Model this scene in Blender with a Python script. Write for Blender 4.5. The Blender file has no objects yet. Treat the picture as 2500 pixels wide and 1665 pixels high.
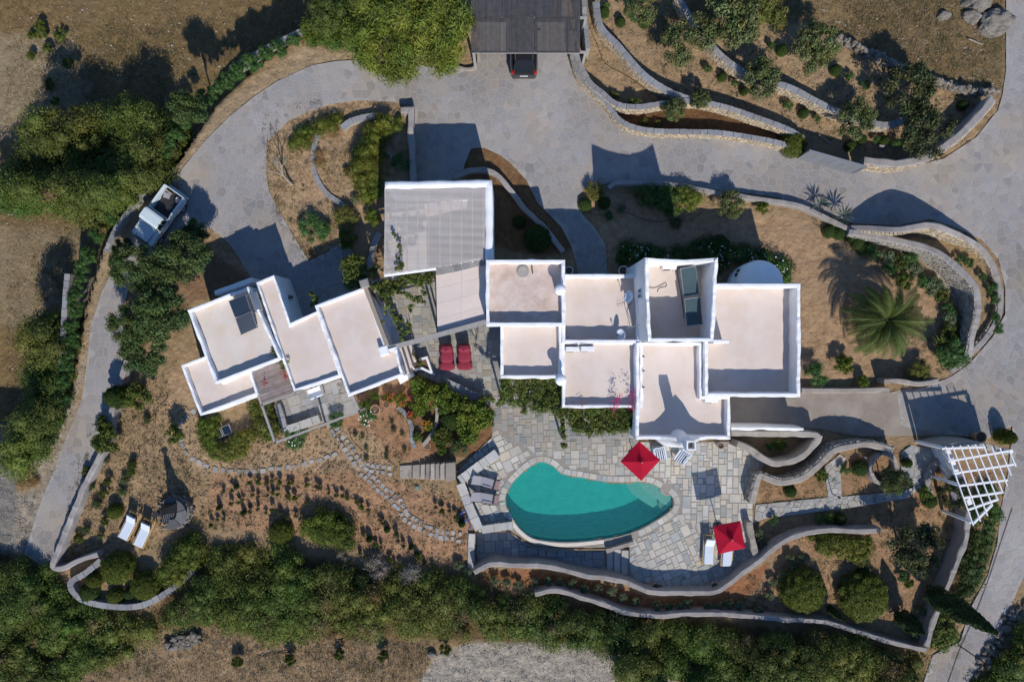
import bpy, bmesh, math, random
import numpy as np
from mathutils import Vector, Matrix, noise as mnoise

SC = bpy.context.scene
COL = SC.collection
R = random.Random(7)
NR = np.random.default_rng(7)

# ------------------------------------------------------------------ camera, sky, sun, exposure
H = 46.0            # drone height above the ground
K = 0.027           # metres per photo pixel on the ground
CX, CY = 1250.0, 832.5
SUN = Vector((0.31, -1.18, 1.0)).normalized()      # towards the sun

cam_d = bpy.data.cameras.new('camera')
cam = bpy.data.objects.new('camera', cam_d)
COL.objects.link(cam)
cam.location = (0, 0, H)
cam.rotation_euler = (0, 0, 0)
cam_d.sensor_width = 36.0
cam_d.lens = 36.0 * H / (2500 * K)
cam_d.clip_end = 2000
SC.camera = cam

world = bpy.data.worlds.new('World')
SC.world = world
world.use_nodes = True
wn = world.node_tree
sky = wn.nodes.new('ShaderNodeTexSky')
sky.sky_type = 'NISHITA'
sky.sun_disc = False
sky.sun_elevation = math.asin(SUN.z)
sky.sun_rotation = math.atan2(SUN.x, SUN.y)
sky.air_density = 1.0
sky.dust_density = 0.1
sky.ozone_density = 9.0
wn.links.new(sky.outputs['Color'], wn.nodes['Background'].inputs['Color'])
wn.nodes['Background'].inputs['Strength'].default_value = 0.135

sun_d = bpy.data.lights.new('sun', 'SUN')
sun = bpy.data.objects.new('sun', sun_d)
COL.objects.link(sun)
sun_d.energy = 4.4
sun_d.angle = math.radians(0.5)
sun_d.color = (1.0, 0.945, 0.865)
sun.rotation_euler = SUN.to_track_quat('Z', 'Y').to_euler()
sun.location = SUN * 60

SC.view_settings.view_transform = 'Standard'
SC.view_settings.look = 'None'
SC.view_settings.gamma = 1.0
SC.view_settings.use_curve_mapping = False
SC.view_settings.exposure = 0.10
SC.cycles.use_denoising = True
SC.cycles.max_bounces = 8
SC.cycles.transparent_max_bounces = 12

# ------------------------------------------------------------------ coordinates
ROWY = [0, 420, 830, 1245]
def D(pts):                     # coordinates read on the 2354 px wide view
    return [(x * 1.062, y * 1.062) for x, y in pts]
def Z(c, r, pts):               # coordinates read on the enlarged tiles
    return [(c * 625 + x / 3.733, ROWY[r] + y / 3.733) for x, y in pts]
def G(px, py, h=0.0):           # photo point at height h -> place on the ground plan
    s = K * (H - h) / H
    return ((px - CX) * s, (CY - py) * s)
def GP(pts, h=0.0):
    return [G(x, y, h) for x, y in pts]

def hashn(i, j, s=0):
    n = (i.astype(np.int64) * 374761393 + j.astype(np.int64) * 668265263 + s * 974634541) & 0x7fffffff
    n = ((n ^ (n >> 13)) * 1274126177) & 0x7fffffff
    return ((n ^ (n >> 16)) & 0xffff) / 65535.0
def vnoise(x, y, s=0):
    x = np.asarray(x, float); y = np.asarray(y, float)
    i = np.floor(x); j = np.floor(y)
    u = x - i; v = y - j
    u = u * u * (3 - 2 * u); v = v * v * (3 - 2 * v)
    a = hashn(i, j, s); b = hashn(i + 1, j, s); c = hashn(i, j + 1, s); d = hashn(i + 1, j + 1, s)
    return (a * (1 - u) + b * u) * (1 - v) + (c * (1 - u) + d * u) * v
def fbm(x, y, s=0, o=3):
    t = 0; a = 0.5; n = 0
    for k in range(o):
        t = t + a * vnoise(x * 2 ** k, y * 2 ** k, s + k); n += a; a *= .5
    return t / n
def inpoly(x, y, poly):
    x = np.asarray(x, float); y = np.asarray(y, float)
    c = np.zeros(x.shape, bool)
    n = len(poly)
    for k in range(n):
        x1, y1 = poly[k]; x2, y2 = poly[(k + 1) % n]
        if y1 == y2: continue
        m = ((y1 > y) != (y2 > y)) & (x < (x2 - x1) * (y - y1) / (y2 - y1) + x1)
        c ^= m
    return c
def pin(x, y, poly):
    c = False
    n = len(poly); j = n - 1
    for i in range(n):
        xi, yi = poly[i]; xj, yj = poly[j]
        if (yi > y) != (yj > y) and x < (xj - xi) * (y - yi) / (yj - yi) + xi: c = not c
        j = i
    return c
def smooth(pts, n=5, closed=False):
    out = []; m = len(pts)
    g = (lambda i: pts[i % m]) if closed else (lambda i: pts[max(0, min(m - 1, i))])
    for i in range(m if closed else m - 1):
        p0, p1, p2, p3 = g(i - 1), g(i), g(i + 1), g(i + 2)
        for k in range(n):
            t = k / n
            out.append(tuple(0.5 * (2 * b + (c - a) * t + (2 * a - 5 * b + 4 * c - d) * t * t + (3 * b - a - 3 * c + d) * t ** 3)
                             for a, b, c, d in zip(p0, p1, p2, p3)))
    if not closed: out.append(tuple(pts[-1]))
    return out
def resample(pts, step, closed=False):
    P = list(pts) + ([pts[0]] if closed else [])
    out = []
    for a, b in zip(P[:-1], P[1:]):
        L = math.dist(a, b); n = max(1, round(L / step))
        for k in range(n):
            t = k / n
            out.append(tuple(u + (v - u) * t for u, v in zip(a, b)))
    if not closed: out.append(tuple(P[-1]))
    return out
def arcstep(pts, step):
    out = [tuple(pts[0])]; acc = 0.
    for a, b in zip(pts[:-1], pts[1:]):
        L = math.dist(a, b); d = step - acc
        while d <= L:
            t = d / L; out.append(tuple(u + (v - u) * t for u, v in zip(a, b))); d += step
        acc = L - (d - step)
    return out
def area(p):
    return 0.5 * sum(a[0] * b[1] - b[0] * a[1] for a, b in zip(p, p[1:] + p[:1]))

# ------------------------------------------------------------------ materials
MATS = {}
def mat(name, col, col2=None, scale=3.0, col3=None, scale3=.35, rough=.85, bump=.0, bscale=20, spec=.25, metal=0, alpha=None, trans=0, coat=0):
    if name in MATS: return MATS[name]
    m = bpy.data.materials.new(name); m.use_nodes = True
    nt = m.node_tree; N = nt.nodes; L = nt.links
    b = N['Principled BSDF']
    b.inputs['Roughness'].default_value = rough
    b.inputs['Specular IOR Level'].default_value = spec
    b.inputs['Metallic'].default_value = metal
    if coat: b.inputs['Coat Weight'].default_value = coat
    geo = N.new('ShaderNodeNewGeometry')
    def nz(sc, det=4):
        t = N.new('ShaderNodeTexNoise'); t.inputs['Scale'].default_value = sc; t.inputs['Detail'].default_value = det
        t.inputs['Roughness'].default_value = .62
        L.new(geo.outputs['Position'], t.inputs['Vector']); return t
    def mx(bt, fac, a, c):
        n = N.new('ShaderNodeMix'); n.data_type = 'RGBA'; n.blend_type = bt
        if isinstance(fac, (int, float)): n.inputs[0].default_value = fac
        else: L.new(fac, n.inputs[0])
        for s, v in ((6, a), (7, c)):
            if isinstance(v, tuple): n.inputs[s].default_value = (*v, 1)
            else: L.new(v, n.inputs[s])
        return n.outputs[2]
    cur = tuple(col)
    if col2:
        r = N.new('ShaderNodeMapRange'); r.inputs[1].default_value = .33; r.inputs[2].default_value = .67
        L.new(nz(scale).outputs['Fac'], r.inputs[0])
        cur = mx('MIX', r.outputs[0], tuple(col), tuple(col2))
    if col3:
        r = N.new('ShaderNodeMapRange'); r.inputs[1].default_value = .48; r.inputs[2].default_value = .68
        L.new(nz(scale3, 5).outputs['Fac'], r.inputs[0])
        cur = mx('MIX', r.outputs[0], cur, tuple(col3))
    at = N.new('ShaderNodeAttribute'); at.attribute_name = 'tint'
    cur = mx('MULTIPLY', 1.0, cur, at.outputs['Color'])
    L.new(cur, b.inputs['Base Color'])
    if bump:
        bp = N.new('ShaderNodeBump'); bp.inputs['Strength'].default_value = min(1, bump); bp.inputs['Distance'].default_value = .05 * max(1, bump)
        L.new(nz(bscale, 6).outputs['Fac'], bp.inputs['Height']); L.new(bp.outputs[0], b.inputs['Normal'])
    if trans:
        t = N.new('ShaderNodeBsdfTranslucent'); L.new(cur, t.inputs['Color'])
        ms = N.new('ShaderNodeMixShader'); ms.inputs[0].default_value = trans
        L.new(b.outputs[0], ms.inputs[1]); L.new(t.outputs[0], ms.inputs[2])
        L.new(ms.outputs[0], N['Material Output'].inputs['Surface'])
    MATS[name] = m
    return m

M_GROUND = mat('ground', (1.17, 1.06, .89), (.70, .62, .52), 2.6, (.90, .84, .74), .22, rough=.95, bump=2.2, bscale=4, spec=.1)
M_STONE = mat('driveway_stone', (.25, .238, .232), (.31, .295, .282), 8, (.335, .285, .225), .2, rough=.8, bump=.35, bscale=26)
M_MORTAR = mat('mortar', (.35, .325, .295), (.30, .28, .255), 2.5, rough=.9, bump=.5, bscale=14)
M_SLATE = mat('slate', (.215, .215, .225), (.285, .28, .28), 3, rough=.75, bump=.3, bscale=22)
M_JOINT = mat('dark_joint', (.235, .21, .18), (.29, .26, .225), 3, rough=.95)
M_FLAG = mat('terrace_stone', (.41, .39, .36), (.48, .455, .415), 2.5, (.36, .365, .365), .6, rough=.7, bump=.3, bscale=20)
M_WHITE = mat('whitewash', (.80, .80, .80), (.74, .74, .75), 1.5, (.70, .68, .65), .5, rough=.8, bump=.25, bscale=7)
M_WPAINT = mat('white_paint', (.78, .78, .78), (.70, .70, .70), 3, rough=.6)
M_ROOF = mat('roof_screed', (.625, .535, .478), (.56, .475, .42), .8, (.58, .475, .395), .8, rough=.9, bump=.15, bscale=12)
M_ROOFB = mat('roof_screed_worn', (.52, .41, .345), (.60, .50, .445), 2.6, (.46, .345, .28), 1.1, rough=.9, bump=.2, bscale=12)
M_ROOFY = mat('roof_screed_pale', (.63, .555, .49), (.57, .50, .44), .7, (.58, .48, .38), .9, rough=.9, bump=.15, bscale=12)
M_PLAST = mat('plaster_beige', (.31, .275, .235), (.245, .215, .18), 1.8, (.345, .31, .27), .5, rough=.9, bump=.35, bscale=12)
M_PLASTG = mat('plaster_grey', (.29, .262, .243), (.225, .205, .19), 1.8, (.325, .298, .28), .5, rough=.9, bump=.35, bscale=12)
M_RUB = mat('rubble_stone', (.50, .42, .30), (.38, .31, .22), 5, rough=.9, bump=.8, bscale=9)
M_RUBG = mat('rubble_grey', (.36, .33, .29), (.28, .255, .22), 5, rough=.9, bump=.8, bscale=9)
M_BOULD = mat('boulder', (.22, .195, .165), (.14, .125, .105), 2, rough=.95, bump=1.0, bscale=6)
M_WOOD = mat('weathered_wood', (.26, .205, .155), (.34, .28, .22), 6, rough=.85, bump=.3, bscale=18)
M_WOODG = mat('grey_wood', (.27, .25, .23), (.34, .32, .30), 6, rough=.85, bump=.3, bscale=18)
M_TEAK = mat('teak', (.42, .28, .12), (.50, .34, .16), 6, rough=.6)
M_REED = mat('reed', (.055, .053, .056), (.085, .08, .08), 4, rough=.9)
M_REEDP = mat('reed_pale', (.22, .175, .165), (.30, .25, .235), 4, rough=.9)
M_RED = mat('red_canvas', (.35, .003, .022), (.31, .003, .02), 2, rough=.75, spec=.15)
M_BURG = mat('burgundy_fabric', (.24, .03, .052), (.20, .024, .043), 3, rough=.85, bump=.2, bscale=10)
M_CUSH = mat('white_cushion', (.58, .63, .70), (.53, .58, .65), 3, rough=.9, bump=.15, bscale=14)
M_GREYF = mat('grey_fabric', (.29, .285, .31), (.26, .255, .28), 5, rough=.9)
M_DARK = mat('dark_metal', (.03, .03, .032), rough=.5)
M_STEEL = mat('steel', (.42, .43, .44), rough=.35, metal=.8)
M_GLASS = mat('dark_glass', (.012, .015, .018), rough=.08, spec=.6)
M_SOLAR = mat('solar_glass', (.045, .075, .085), (.055, .09, .10), 2, rough=.25, spec=.45)
M_SOLARD = mat('solar_glass_dark', (.012, .022, .038), rough=.2, spec=.5)
M_TERRA = mat('terracotta', (.42, .25, .17), (.34, .20, .14), 5, rough=.85, bump=.2)
M_SOIL = mat('soil', (.11, .065, .04), (.16, .095, .06), 6, rough=.95, bump=.9, bscale=12)
M_TRUCK = mat('pale_blue_paint', (.52, .60, .63), (.49, .57, .60), 2, rough=.25, spec=.5, coat=.4)
M_SUV = mat('black_paint', (.018, .018, .02), rough=.2, spec=.5, coat=.5)
M_TYRE = mat('tyre', (.015, .015, .015), rough=.9)
M_BARK = mat('bark', (.12, .09, .065), (.19, .15, .11), 8, rough=.95, bump=.6, bscale=20)
M_TWIG = mat('pale_twig', (.34, .29, .24), (.26, .22, .18), 8, rough=.95)
M_HOSE = mat('black_hose', (.02, .016, .014), rough=.7)
M_BLUEH = mat('blue_hose', (.01, .10, .42), rough=.45)
M_LAMP = mat('red_lamp', (.30, .012, .012), rough=.25)
M_AWN = mat('pink_beige_panel', (.64, .55, .50), (.60, .515, .465), 1.2, rough=.85)
M_GATE = mat('grey_gate', (.17, .18, .195), (.19, .20, .215), 2, rough=.55)
M_LEAF = mat('leaf', (1.0, 1.0, 1.0), (.78, .80, .80), .9, rough=.6, spec=.25, trans=.22)
M_PETAL = mat('petal', (1, 1, 1), rough=.8, trans=.2)
M_GRASS = mat('dry_grass', (1, 1, 1), (.75, .75, .75), .5, rough=.95, spec=.05, trans=.25)
M_PLAST_POOL = mat('pool_plaster', (.29, .47, .45), (.22, .385, .37), 1.8, rough=.8)  # mottled second tone paints the dappled ripple light into the pool floor
M_POOLSTONE = mat('pool_step_stone', (.44, .43, .375), (.33, .33, .29), 9, rough=.8)
M_COPING = mat('pool_coping', (.62, .56, .48), (.55, .50, .43), 3, rough=.8, bump=.2)

def water_mat():
    m = bpy.data.materials.new('pool_water'); m.use_nodes = True
    N = m.node_tree.nodes; L = m.node_tree.links
    for n in list(N): N.remove(n)
    out = N.new('ShaderNodeOutputMaterial')
    tr = N.new('ShaderNodeBsdfTransparent'); tr.inputs[0].default_value = (.72, .93, .90, 1)
    gl = N.new('ShaderNodeBsdfGlossy'); gl.inputs['Roughness'].default_value = .03
    lw = N.new('ShaderNodeLayerWeight'); lw.inputs[0].default_value = .5
    fr = N.new('ShaderNodeMath'); fr.operation = 'POWER'; fr.inputs[1].default_value = 5
    fa = N.new('ShaderNodeMath'); fa.operation = 'ADD'; fa.inputs[1].default_value = .03; L.new(lw.outputs['Facing'], fr.inputs[0]); L.new(fr.outputs[0], fa.inputs[0])
    geo = N.new('ShaderNodeNewGeometry')
    nz = N.new('ShaderNodeTexNoise'); nz.inputs['Scale'].default_value = 3.5; nz.inputs['Detail'].default_value = 3
    L.new(geo.outputs['Position'], nz.inputs['Vector'])
    bp = N.new('ShaderNodeBump'); bp.inputs['Strength'].default_value = .25; bp.inputs['Distance'].default_value = .03
    L.new(nz.outputs['Fac'], bp.inputs['Height'])
    L.new(bp.outputs[0], gl.inputs['Normal'])
    ms = N.new('ShaderNodeMixShader')
    L.new(fa.outputs[0], ms.inputs[0]); L.new(tr.outputs[0], ms.inputs[1]); L.new(gl.outputs[0], ms.inputs[2])
    df = N.new('ShaderNodeBsdfDiffuse'); df.inputs[0].default_value = (.055, .36, .34, 1)
    nb = N.new('ShaderNodeTexNoise'); nb.inputs['Scale'].default_value = 2.6; nb.inputs['Detail'].default_value = 4; nb.inputs['Distortion'].default_value = .8
    mp = N.new('ShaderNodeMapping'); mp.inputs['Scale'].default_value = (1, 1.8, 1); L.new(geo.outputs['Position'], mp.inputs['Vector']); L.new(mp.outputs[0], nb.inputs['Vector'])
    b2 = N.new('ShaderNodeBump'); b2.inputs['Strength'].default_value = .5; b2.inputs['Distance'].default_value = .16; L.new(nb.outputs['Fac'], b2.inputs['Height']); L.new(b2.outputs[0], df.inputs['Normal'])
    m2 = N.new('ShaderNodeMixShader'); m2.inputs[0].default_value = .22; L.new(ms.outputs[0], m2.inputs[1]); L.new(df.outputs[0], m2.inputs[2])
    L.new(m2.outputs[0], out.inputs['Surface'])
    va = N.new('ShaderNodeVolumeAbsorption'); va.inputs['Color'].default_value = (.15, .93, .895, 1); va.inputs['Density'].default_value = .8
    L.new(va.outputs[0], out.inputs['Volume'])
    return m
M_WATER = water_mat()

# ------------------------------------------------------------------ mesh builder
class MB:
    def __init__(s): s.v = []; s.f = []; s.t = []; s.m = []; s.tint = (1, 1, 1); s.mi = 0
    def face(s, idx): s.f.append(tuple(idx)); s.t.append(s.tint); s.m.append(s.mi)
    def poly(s, pts):
        b = len(s.v); s.v += [tuple(p) for p in pts]; s.face(range(b, b + len(pts))); return b
    def prism(s, poly, z0, z1, bev=0, top=True, bottom=False):
        if area(list(poly)) < 0: poly = list(poly)[::-1]
        n = len(poly); b = len(s.v)
        cx = sum(p[0] for p in poly) / n; cy = sum(p[1] for p in poly) / n
        s.v += [(x, y, z0) for x, y in poly]
        s.v += [(x, y, z1 - bev) for x, y in poly]
        for i in range(n): s.face((b + i, b + (i + 1) % n, b + n + (i + 1) % n, b + n + i))
        k = b + n
        if bev:
            out = []
            for x, y in poly:
                d = math.hypot(x - cx, y - cy) or 1
                f = max(.3, 1 - bev * 1.2 / d)
                out.append((cx + (x - cx) * f, cy + (y - cy) * f, z1))
            s.v += out
            for i in range(n): s.face((k + i, k + (i + 1) % n, k + n + (i + 1) % n, k + n + i))
            k += n
        if top: s.face(range(k, k + n))
        if bottom: s.face(range(b + n - 1, b - 1, -1))
    def box(s, c, d, rz=0, bev=0, rx=0, ry=0):
        M = Matrix.Translation(c) @ Matrix.Rotation(rz, 4, 'Z') @ Matrix.Rotation(ry, 4, 'Y') @ Matrix.Rotation(rx, 4, 'X')
        x, y, z = d[0] / 2, d[1] / 2, d[2] / 2
        if not bev:
            V = [(-x, -y, -z), (x, -y, -z), (x, y, -z), (-x, y, -z), (-x, -y, z), (x, -y, z), (x, y, z), (-x, y, z)]
            F = [(0, 3, 2, 1), (4, 5, 6, 7), (0, 1, 5, 4), (1, 2, 6, 5), (2, 3, 7, 6), (3, 0, 4, 7)]
        else:
            e = bev
            V = [(-x, -y, -z), (x, -y, -z), (x, y, -z), (-x, y, -z), (-x, -y, z - e), (x, -y, z - e), (x, y, z - e), (-x, y, z - e),
                 (-x + e, -y + e, z), (x - e, -y + e, z), (x - e, y - e, z), (-x + e, y - e, z)]
            F = [(0, 3, 2, 1), (8, 9, 10, 11), (0, 1, 5, 4), (1, 2, 6, 5), (2, 3, 7, 6), (3, 0, 4, 7), (4, 5, 9, 8), (5, 6, 10, 9), (6, 7, 11, 10), (7, 4, 8, 11)]
        b = len(s.v); s.v += [tuple(M @ Vector(p)) for p in V]
        for f in F: s.face([b + i for i in f])
    def tube(s, pts, r, n=6, r2=None, caps=True):
        P = [Vector(p) for p in pts]; m = len(P); rings = []
        for i, p in enumerate(P):
            t = (P[min(i + 1, m - 1)] - P[max(i - 1, 0)])
            if t.length < 1e-6: t = Vector((0, 0, 1))
            t.normalize()
            a = t.cross(Vector((0, 0, 1)))
            if a.length < .05: a = t.cross(Vector((1, 0, 0)))
            a.normalize(); c = t.cross(a)
            rr = r if r2 is None else r + (r2 - r) * i / max(1, m - 1)
            b = len(s.v); rings.append(b)
            for k in range(n):
                an = 2 * math.pi * k / n
                s.v.append(tuple(p + (a * math.cos(an) + c * math.sin(an)) * rr))
        for b0, b1 in zip(rings[:-1], rings[1:]):
            for k in range(n): s.face((b0 + k, b0 + (k + 1) % n, b1 + (k + 1) % n, b1 + k))
        if caps:
            s.face([rings[0] + k for k in range(n)][::-1]); s.face([rings[-1] + k for k in range(n)])
    def lathe(s, prof, c=(0, 0, 0), n=20, M=None):
        rings = []
        for r, z in prof:
            b = len(s.v); rings.append(b)
            for k in range(n):
                an = 2 * math.pi * k / n
                p = Vector((r * math.cos(an), r * math.sin(an), z))
                if M: p = M @ p
                s.v.append((p.x + c[0], p.y + c[1], p.z + c[2]))
        for b0, b1 in zip(rings[:-1], rings[1:]):
            for k in range(n): s.face((b0 + k, b0 + (k + 1) % n, b1 + (k + 1) % n, b1 + k))
        return rings
    def disc(s, b, n, flip=False): s.face([b + k for k in range(n)][::-1 if flip else 1])
    def strip(s, path, w, z0, z1, closed=False, r=.06, step=.3, wob=.015, seed=0, inset=False):
        """a wall along a path: w wide, from z0 to z1 (z1 may be a list per path point), with a soft uneven top"""
        zz = z1 if isinstance(z1, (list, tuple)) else [z1] * len(path)
        P = [(p[0], p[1], z) for p, z in zip(path, zz)]
        if closed and inset:
            if area([p[:2] for p in P]) < 0: P = P[::-1]
        P = resample(P, step, closed)
        n = len(P); prof = [(-.5, 0), (-.5, .6), (-.5, 1.), (-.36, 1.), (.36, 1.), (.5, 1.), (.5, .6), (.5, 0)]
        rr = min(r, w * .3)
        base = len(s.v); q = len(prof)
        for i in range(n):
            p = P[i]
            if closed: a, c = P[i - 1], P[(i + 1) % n]
            else: a, c = P[max(0, i - 1)], P[min(n - 1, i + 1)]
            d1 = Vector((p[0] - a[0], p[1] - a[1])); d2 = Vector((c[0] - p[0], c[1] - p[1]))
            if d1.length < 1e-7: d1 = d2.copy()
            if d2.length < 1e-7: d2 = d1.copy()
            d1.normalize(); d2.normalize()
            t = d1 + d2
            if t.length < 1e-4: t = d1
            t.normalize()
            nx, ny = -t.y, t.x
            mit = 1 / max(.45, t.dot(d1))
            for k, (o, hh) in enumerate(prof):
                off = o * w
                j = wob * 2 * (mnoise.noise((p[0] * 1.3, p[1] * 1.3, k * .37 + seed)))
                jz = wob * 2 * (mnoise.noise((p[0] * 1.7, p[1] * 1.7, 9 + seed)) + .6 * mnoise.noise((p[0] * 4.5, p[1] * 4.5, 3 + seed)))
                if inset: off += w / 2
                if k in (1, 2, 5, 6): off += j * (1 if k > 3 else 1)
                z = z0 + (p[2] - z0) * hh if hh < 1 else p[2]
                if k in (2, 5): z = p[2] - rr
                if hh == 1: z += jz
                s.v.append((p[0] + nx * off * mit, p[1] + ny * off * mit, z))
        for i in range(n if closed else n - 1):
            b0 = base + i * q; b1 = base + ((i + 1) % n) * q
            for k in range(q - 1): s.face((b0 + k, b0 + k + 1, b1 + k + 1, b1 + k))
        if not closed:
            s.face([base + k for k in range(q)][::-1]); s.face([base + (n - 1) * q + k for k in range(q)])
    def build(s, name, m, parent=None, smooth_=False, local=False, kind=None, loc=None, label=None):
        me = bpy.data.meshes.new(name)
        off = Vector((0, 0, 0))
        if loc is not None: off = Vector(loc)
        elif parent is not None and not local: off = WORLD_LOC.get(parent.name, Vector((0, 0, 0)))
        V = [(x - off.x, y - off.y, z - off.z) for x, y, z in s.v]
        me.from_pydata(V, [], s.f)
        ms = m if isinstance(m, (list, tuple)) else [m]
        for x in ms: me.materials.append(x)
        if len(ms) > 1: me.polygons.foreach_set('material_index', s.m)
        at = me.color_attributes.new('tint', 'FLOAT_COLOR', 'CORNER')
        cnt = [len(f) for f in s.f]
        arr = np.ones((sum(cnt), 4), np.float32)
        arr[:, :3] = np.repeat(np.array(s.t, np.float32).reshape(-1, 3), cnt, axis=0)
        at.data.foreach_set('color', arr.ravel())
        if smooth_: me.polygons.foreach_set('use_smooth', [True] * len(s.f))
        o = bpy.data.objects.new(name, me); COL.objects.link(o)
        if parent is not None:
            o.parent = parent
            if loc is not None: o.location = off - WORLD_LOC.get(parent.name, Vector((0, 0, 0)))
        elif loc is not None: o.location = off
        if parent is None or loc is not None: WORLD_LOC[o.name] = off.copy()
        if parent is not None and loc is None and not local: WORLD_LOC[o.name] = off.copy()
        if kind: o['kind'] = kind
        if label: o['label'] = label
        return o
WORLD_LOC = {}

def gray(a, b=None, rnd=R):
    v = rnd.uniform(a, b) if b is not None else a
    return (v, v, v)
def shade(lo, hi, warm=.05, rnd=R):
    v = rnd.uniform(lo, hi); w = rnd.uniform(-warm, warm)
    return (v * (1 + w), v, v * (1 - w))

def tag(o, label, cat=None, group=None, kind=None):
    o['label'] = label
    if cat: o['category'] = cat
    if group: o['group'] = group
    if kind: o['kind'] = kind
    return o
def thing(name, label, cat, loc=(0, 0, 0), rz=0, group=None):
    o = bpy.data.objects.new(name, None); COL.objects.link(o)
    o.empty_display_size = .3
    o.location = loc; o.rotation_euler = (0, 0, rz)
    WORLD_LOC[o.name] = Vector(loc)
    return tag(o, label, cat, group)
def children_of(o, allobs=None): return [c for c in bpy.data.objects if c.parent == o]
def tree_of(o):
    return [(c, tree_of(c)) for c in children_of(o)]
def copy_tree(o, kids, loc=None, rz=None, scale=None, label=None, group=None):
    c = o.copy(); COL.objects.link(c)
    if loc is not None: c.location = loc
    if rz is not None: c.rotation_euler = (0, 0, rz)
    if scale is not None: c.scale = scale
    if label: c['label'] = label
    if group: c['group'] = group
    def rec(par, ks):
        for k, sub in ks:
            d = k.copy(); COL.objects.link(d); d.parent = par; rec(d, sub)
    rec(c, kids)
    return c

def fill_mesh(outer, holes, z):
    """flat sheet with holes -> (verts, faces)"""
    bm = bmesh.new(); edges = []
    for loop in [outer] + holes:
        vs = [bm.verts.new((x, y, z)) for x, y in loop]
        for i in range(len(vs)): edges.append(bm.edges.new((vs[i], vs[(i + 1) % len(vs)])))
    bmesh.ops.triangle_fill(bm, edges=edges, use_beauty=True, use_dissolve=False)
    bm.verts.index_update()
    V = [tuple(v.co) for v in bm.verts]; F = []
    for f in bm.faces:
        idx = [v.index for v in f.verts]
        if f.normal.z < 0: idx = idx[::-1]
        F.append(idx)
    bm.free()
    return V, F
def sheet(name, outer, z, m, holes=(), kind='structure', parent=None, tint=(1, 1, 1), label=None):
    mb = MB(); mb.tint = tint
    V, F = fill_mesh(outer, list(holes), z)
    mb.v = V
    for f in F: mb.face(f)
    o = mb.build(name, m, parent)
    if parent is None and kind: o['kind'] = kind
    if label: o['label'] = label
    return o
# ================================================================== plan outlines (photo points)
DRIVE = [(59,1352),(91,1250),(107,1205),(134,1146),(150,1095),(171,1044),(198,980),(209,910),(217,846),(222,795),(250,710),(281,648),(330,560),(400,470),(439,420),(500,345),(560,285),(625,233),(679,198),(759,161),(820,150),(885,146),(960,150),(1060,165),(1134,171),(1169,150),(1175,-80),(1384,-80),(1384,129),(1400,182),(1464,252),(1502,305),(1571,332),(1759,335),(1875,356),(1953,375),(2121,404),(2223,407),(2304,388),(2384,335),(2437,268),(2448,228),(2456,171),(2456,-80),(2620,-80),(2620,1300),(2500,1406),(2464,1486),(2411,1593),(2365,1665),(2320,1760),(2215,1760),(2255,1665),(2277,1599),(2344,1566),(2371,1481),(2411,1406),(2435,1325),(2443,1245),(2462,1150),(2472,1039),(2411,1071),(2330,1062),(2200,1040),(2190,960),(2260,945),(2325,918),(2370,884),(2424,822),(2454,768),(2454,701),(2438,634),(2397,586),(2330,554),(2271,535),(2191,551),(2089,546),(2025,527),(1955,498),(1875,478),(1759,465),(1636,447),(1512,441),(1480,449),(1427,460),(1411,482),(1421,522),(1454,559),(1478,597),(1483,680),(1416,680),(1395,602),(1370,554),(1312,495),(1285,440),(1249,402),(1222,380),(1177,359),(1150,364),(1134,402),(1120,480),(1016,480),(1013,262),(960,249),(874,246),(812,254),(754,273),(703,297),(652,348),(649,420),(657,468),(690,530),(719,581),(754,637),(796,618),(831,591),(870,620),(880,700),(740,775),(700,690),(616,682),(562,597),(514,557),(450,570),(380,600),(320,680),(300,760),(303,870),(295,900),(268,1001),(241,1100),(204,1170),(171,1248),(118,1390)]
POOL = smooth([(1234,1221),(1246,1187),(1270,1160),(1295,1139),(1322,1128),(1350,1138),(1372,1157),(1424,1167),(1491,1178),(1571,1177),(1606,1189),(1640,1212),(1641,1240),(1598,1272),(1542,1300),(1472,1316),(1384,1323),(1309,1316),(1274,1296),(1249,1265)], 4, True)
TERR = [(905,695),(1070,672),(1190,640),(1225,800),(1225,930),(1380,930),(1380,1000),(1560,1000),(1560,1078),(1790,1078),(1842,1100),(1870,1122),(1852,1165),(1845,1192),(1836,1235),(1842,1300),(1855,1355),(1812,1396),(1772,1425),(1740,1440),(1679,1441),(1612,1440),(1571,1433),(1537,1420),(1537,1335),(1484,1336),(1384,1336),(1303,1329),(1262,1305),(1240,1290),(1170,1300),(1121,1178),(1115,1150),(1200,1068),(1206,1000),(1179,980),(1080,940),(1000,905),(960,860)]
SUNK = [(1160,1300),(1240,1295),(1262,1310),(1303,1333),(1384,1340),(1484,1340),(1537,1339),(1537,1425),(1486,1413),(1437,1408),(1400,1400),(1330,1384),(1250,1383),(1214,1378),(1157,1400)]
PATIO = [(676,979),(717,957),(830,925),(866,968),(877,1004),(780,1034),(695,1060)]

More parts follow.
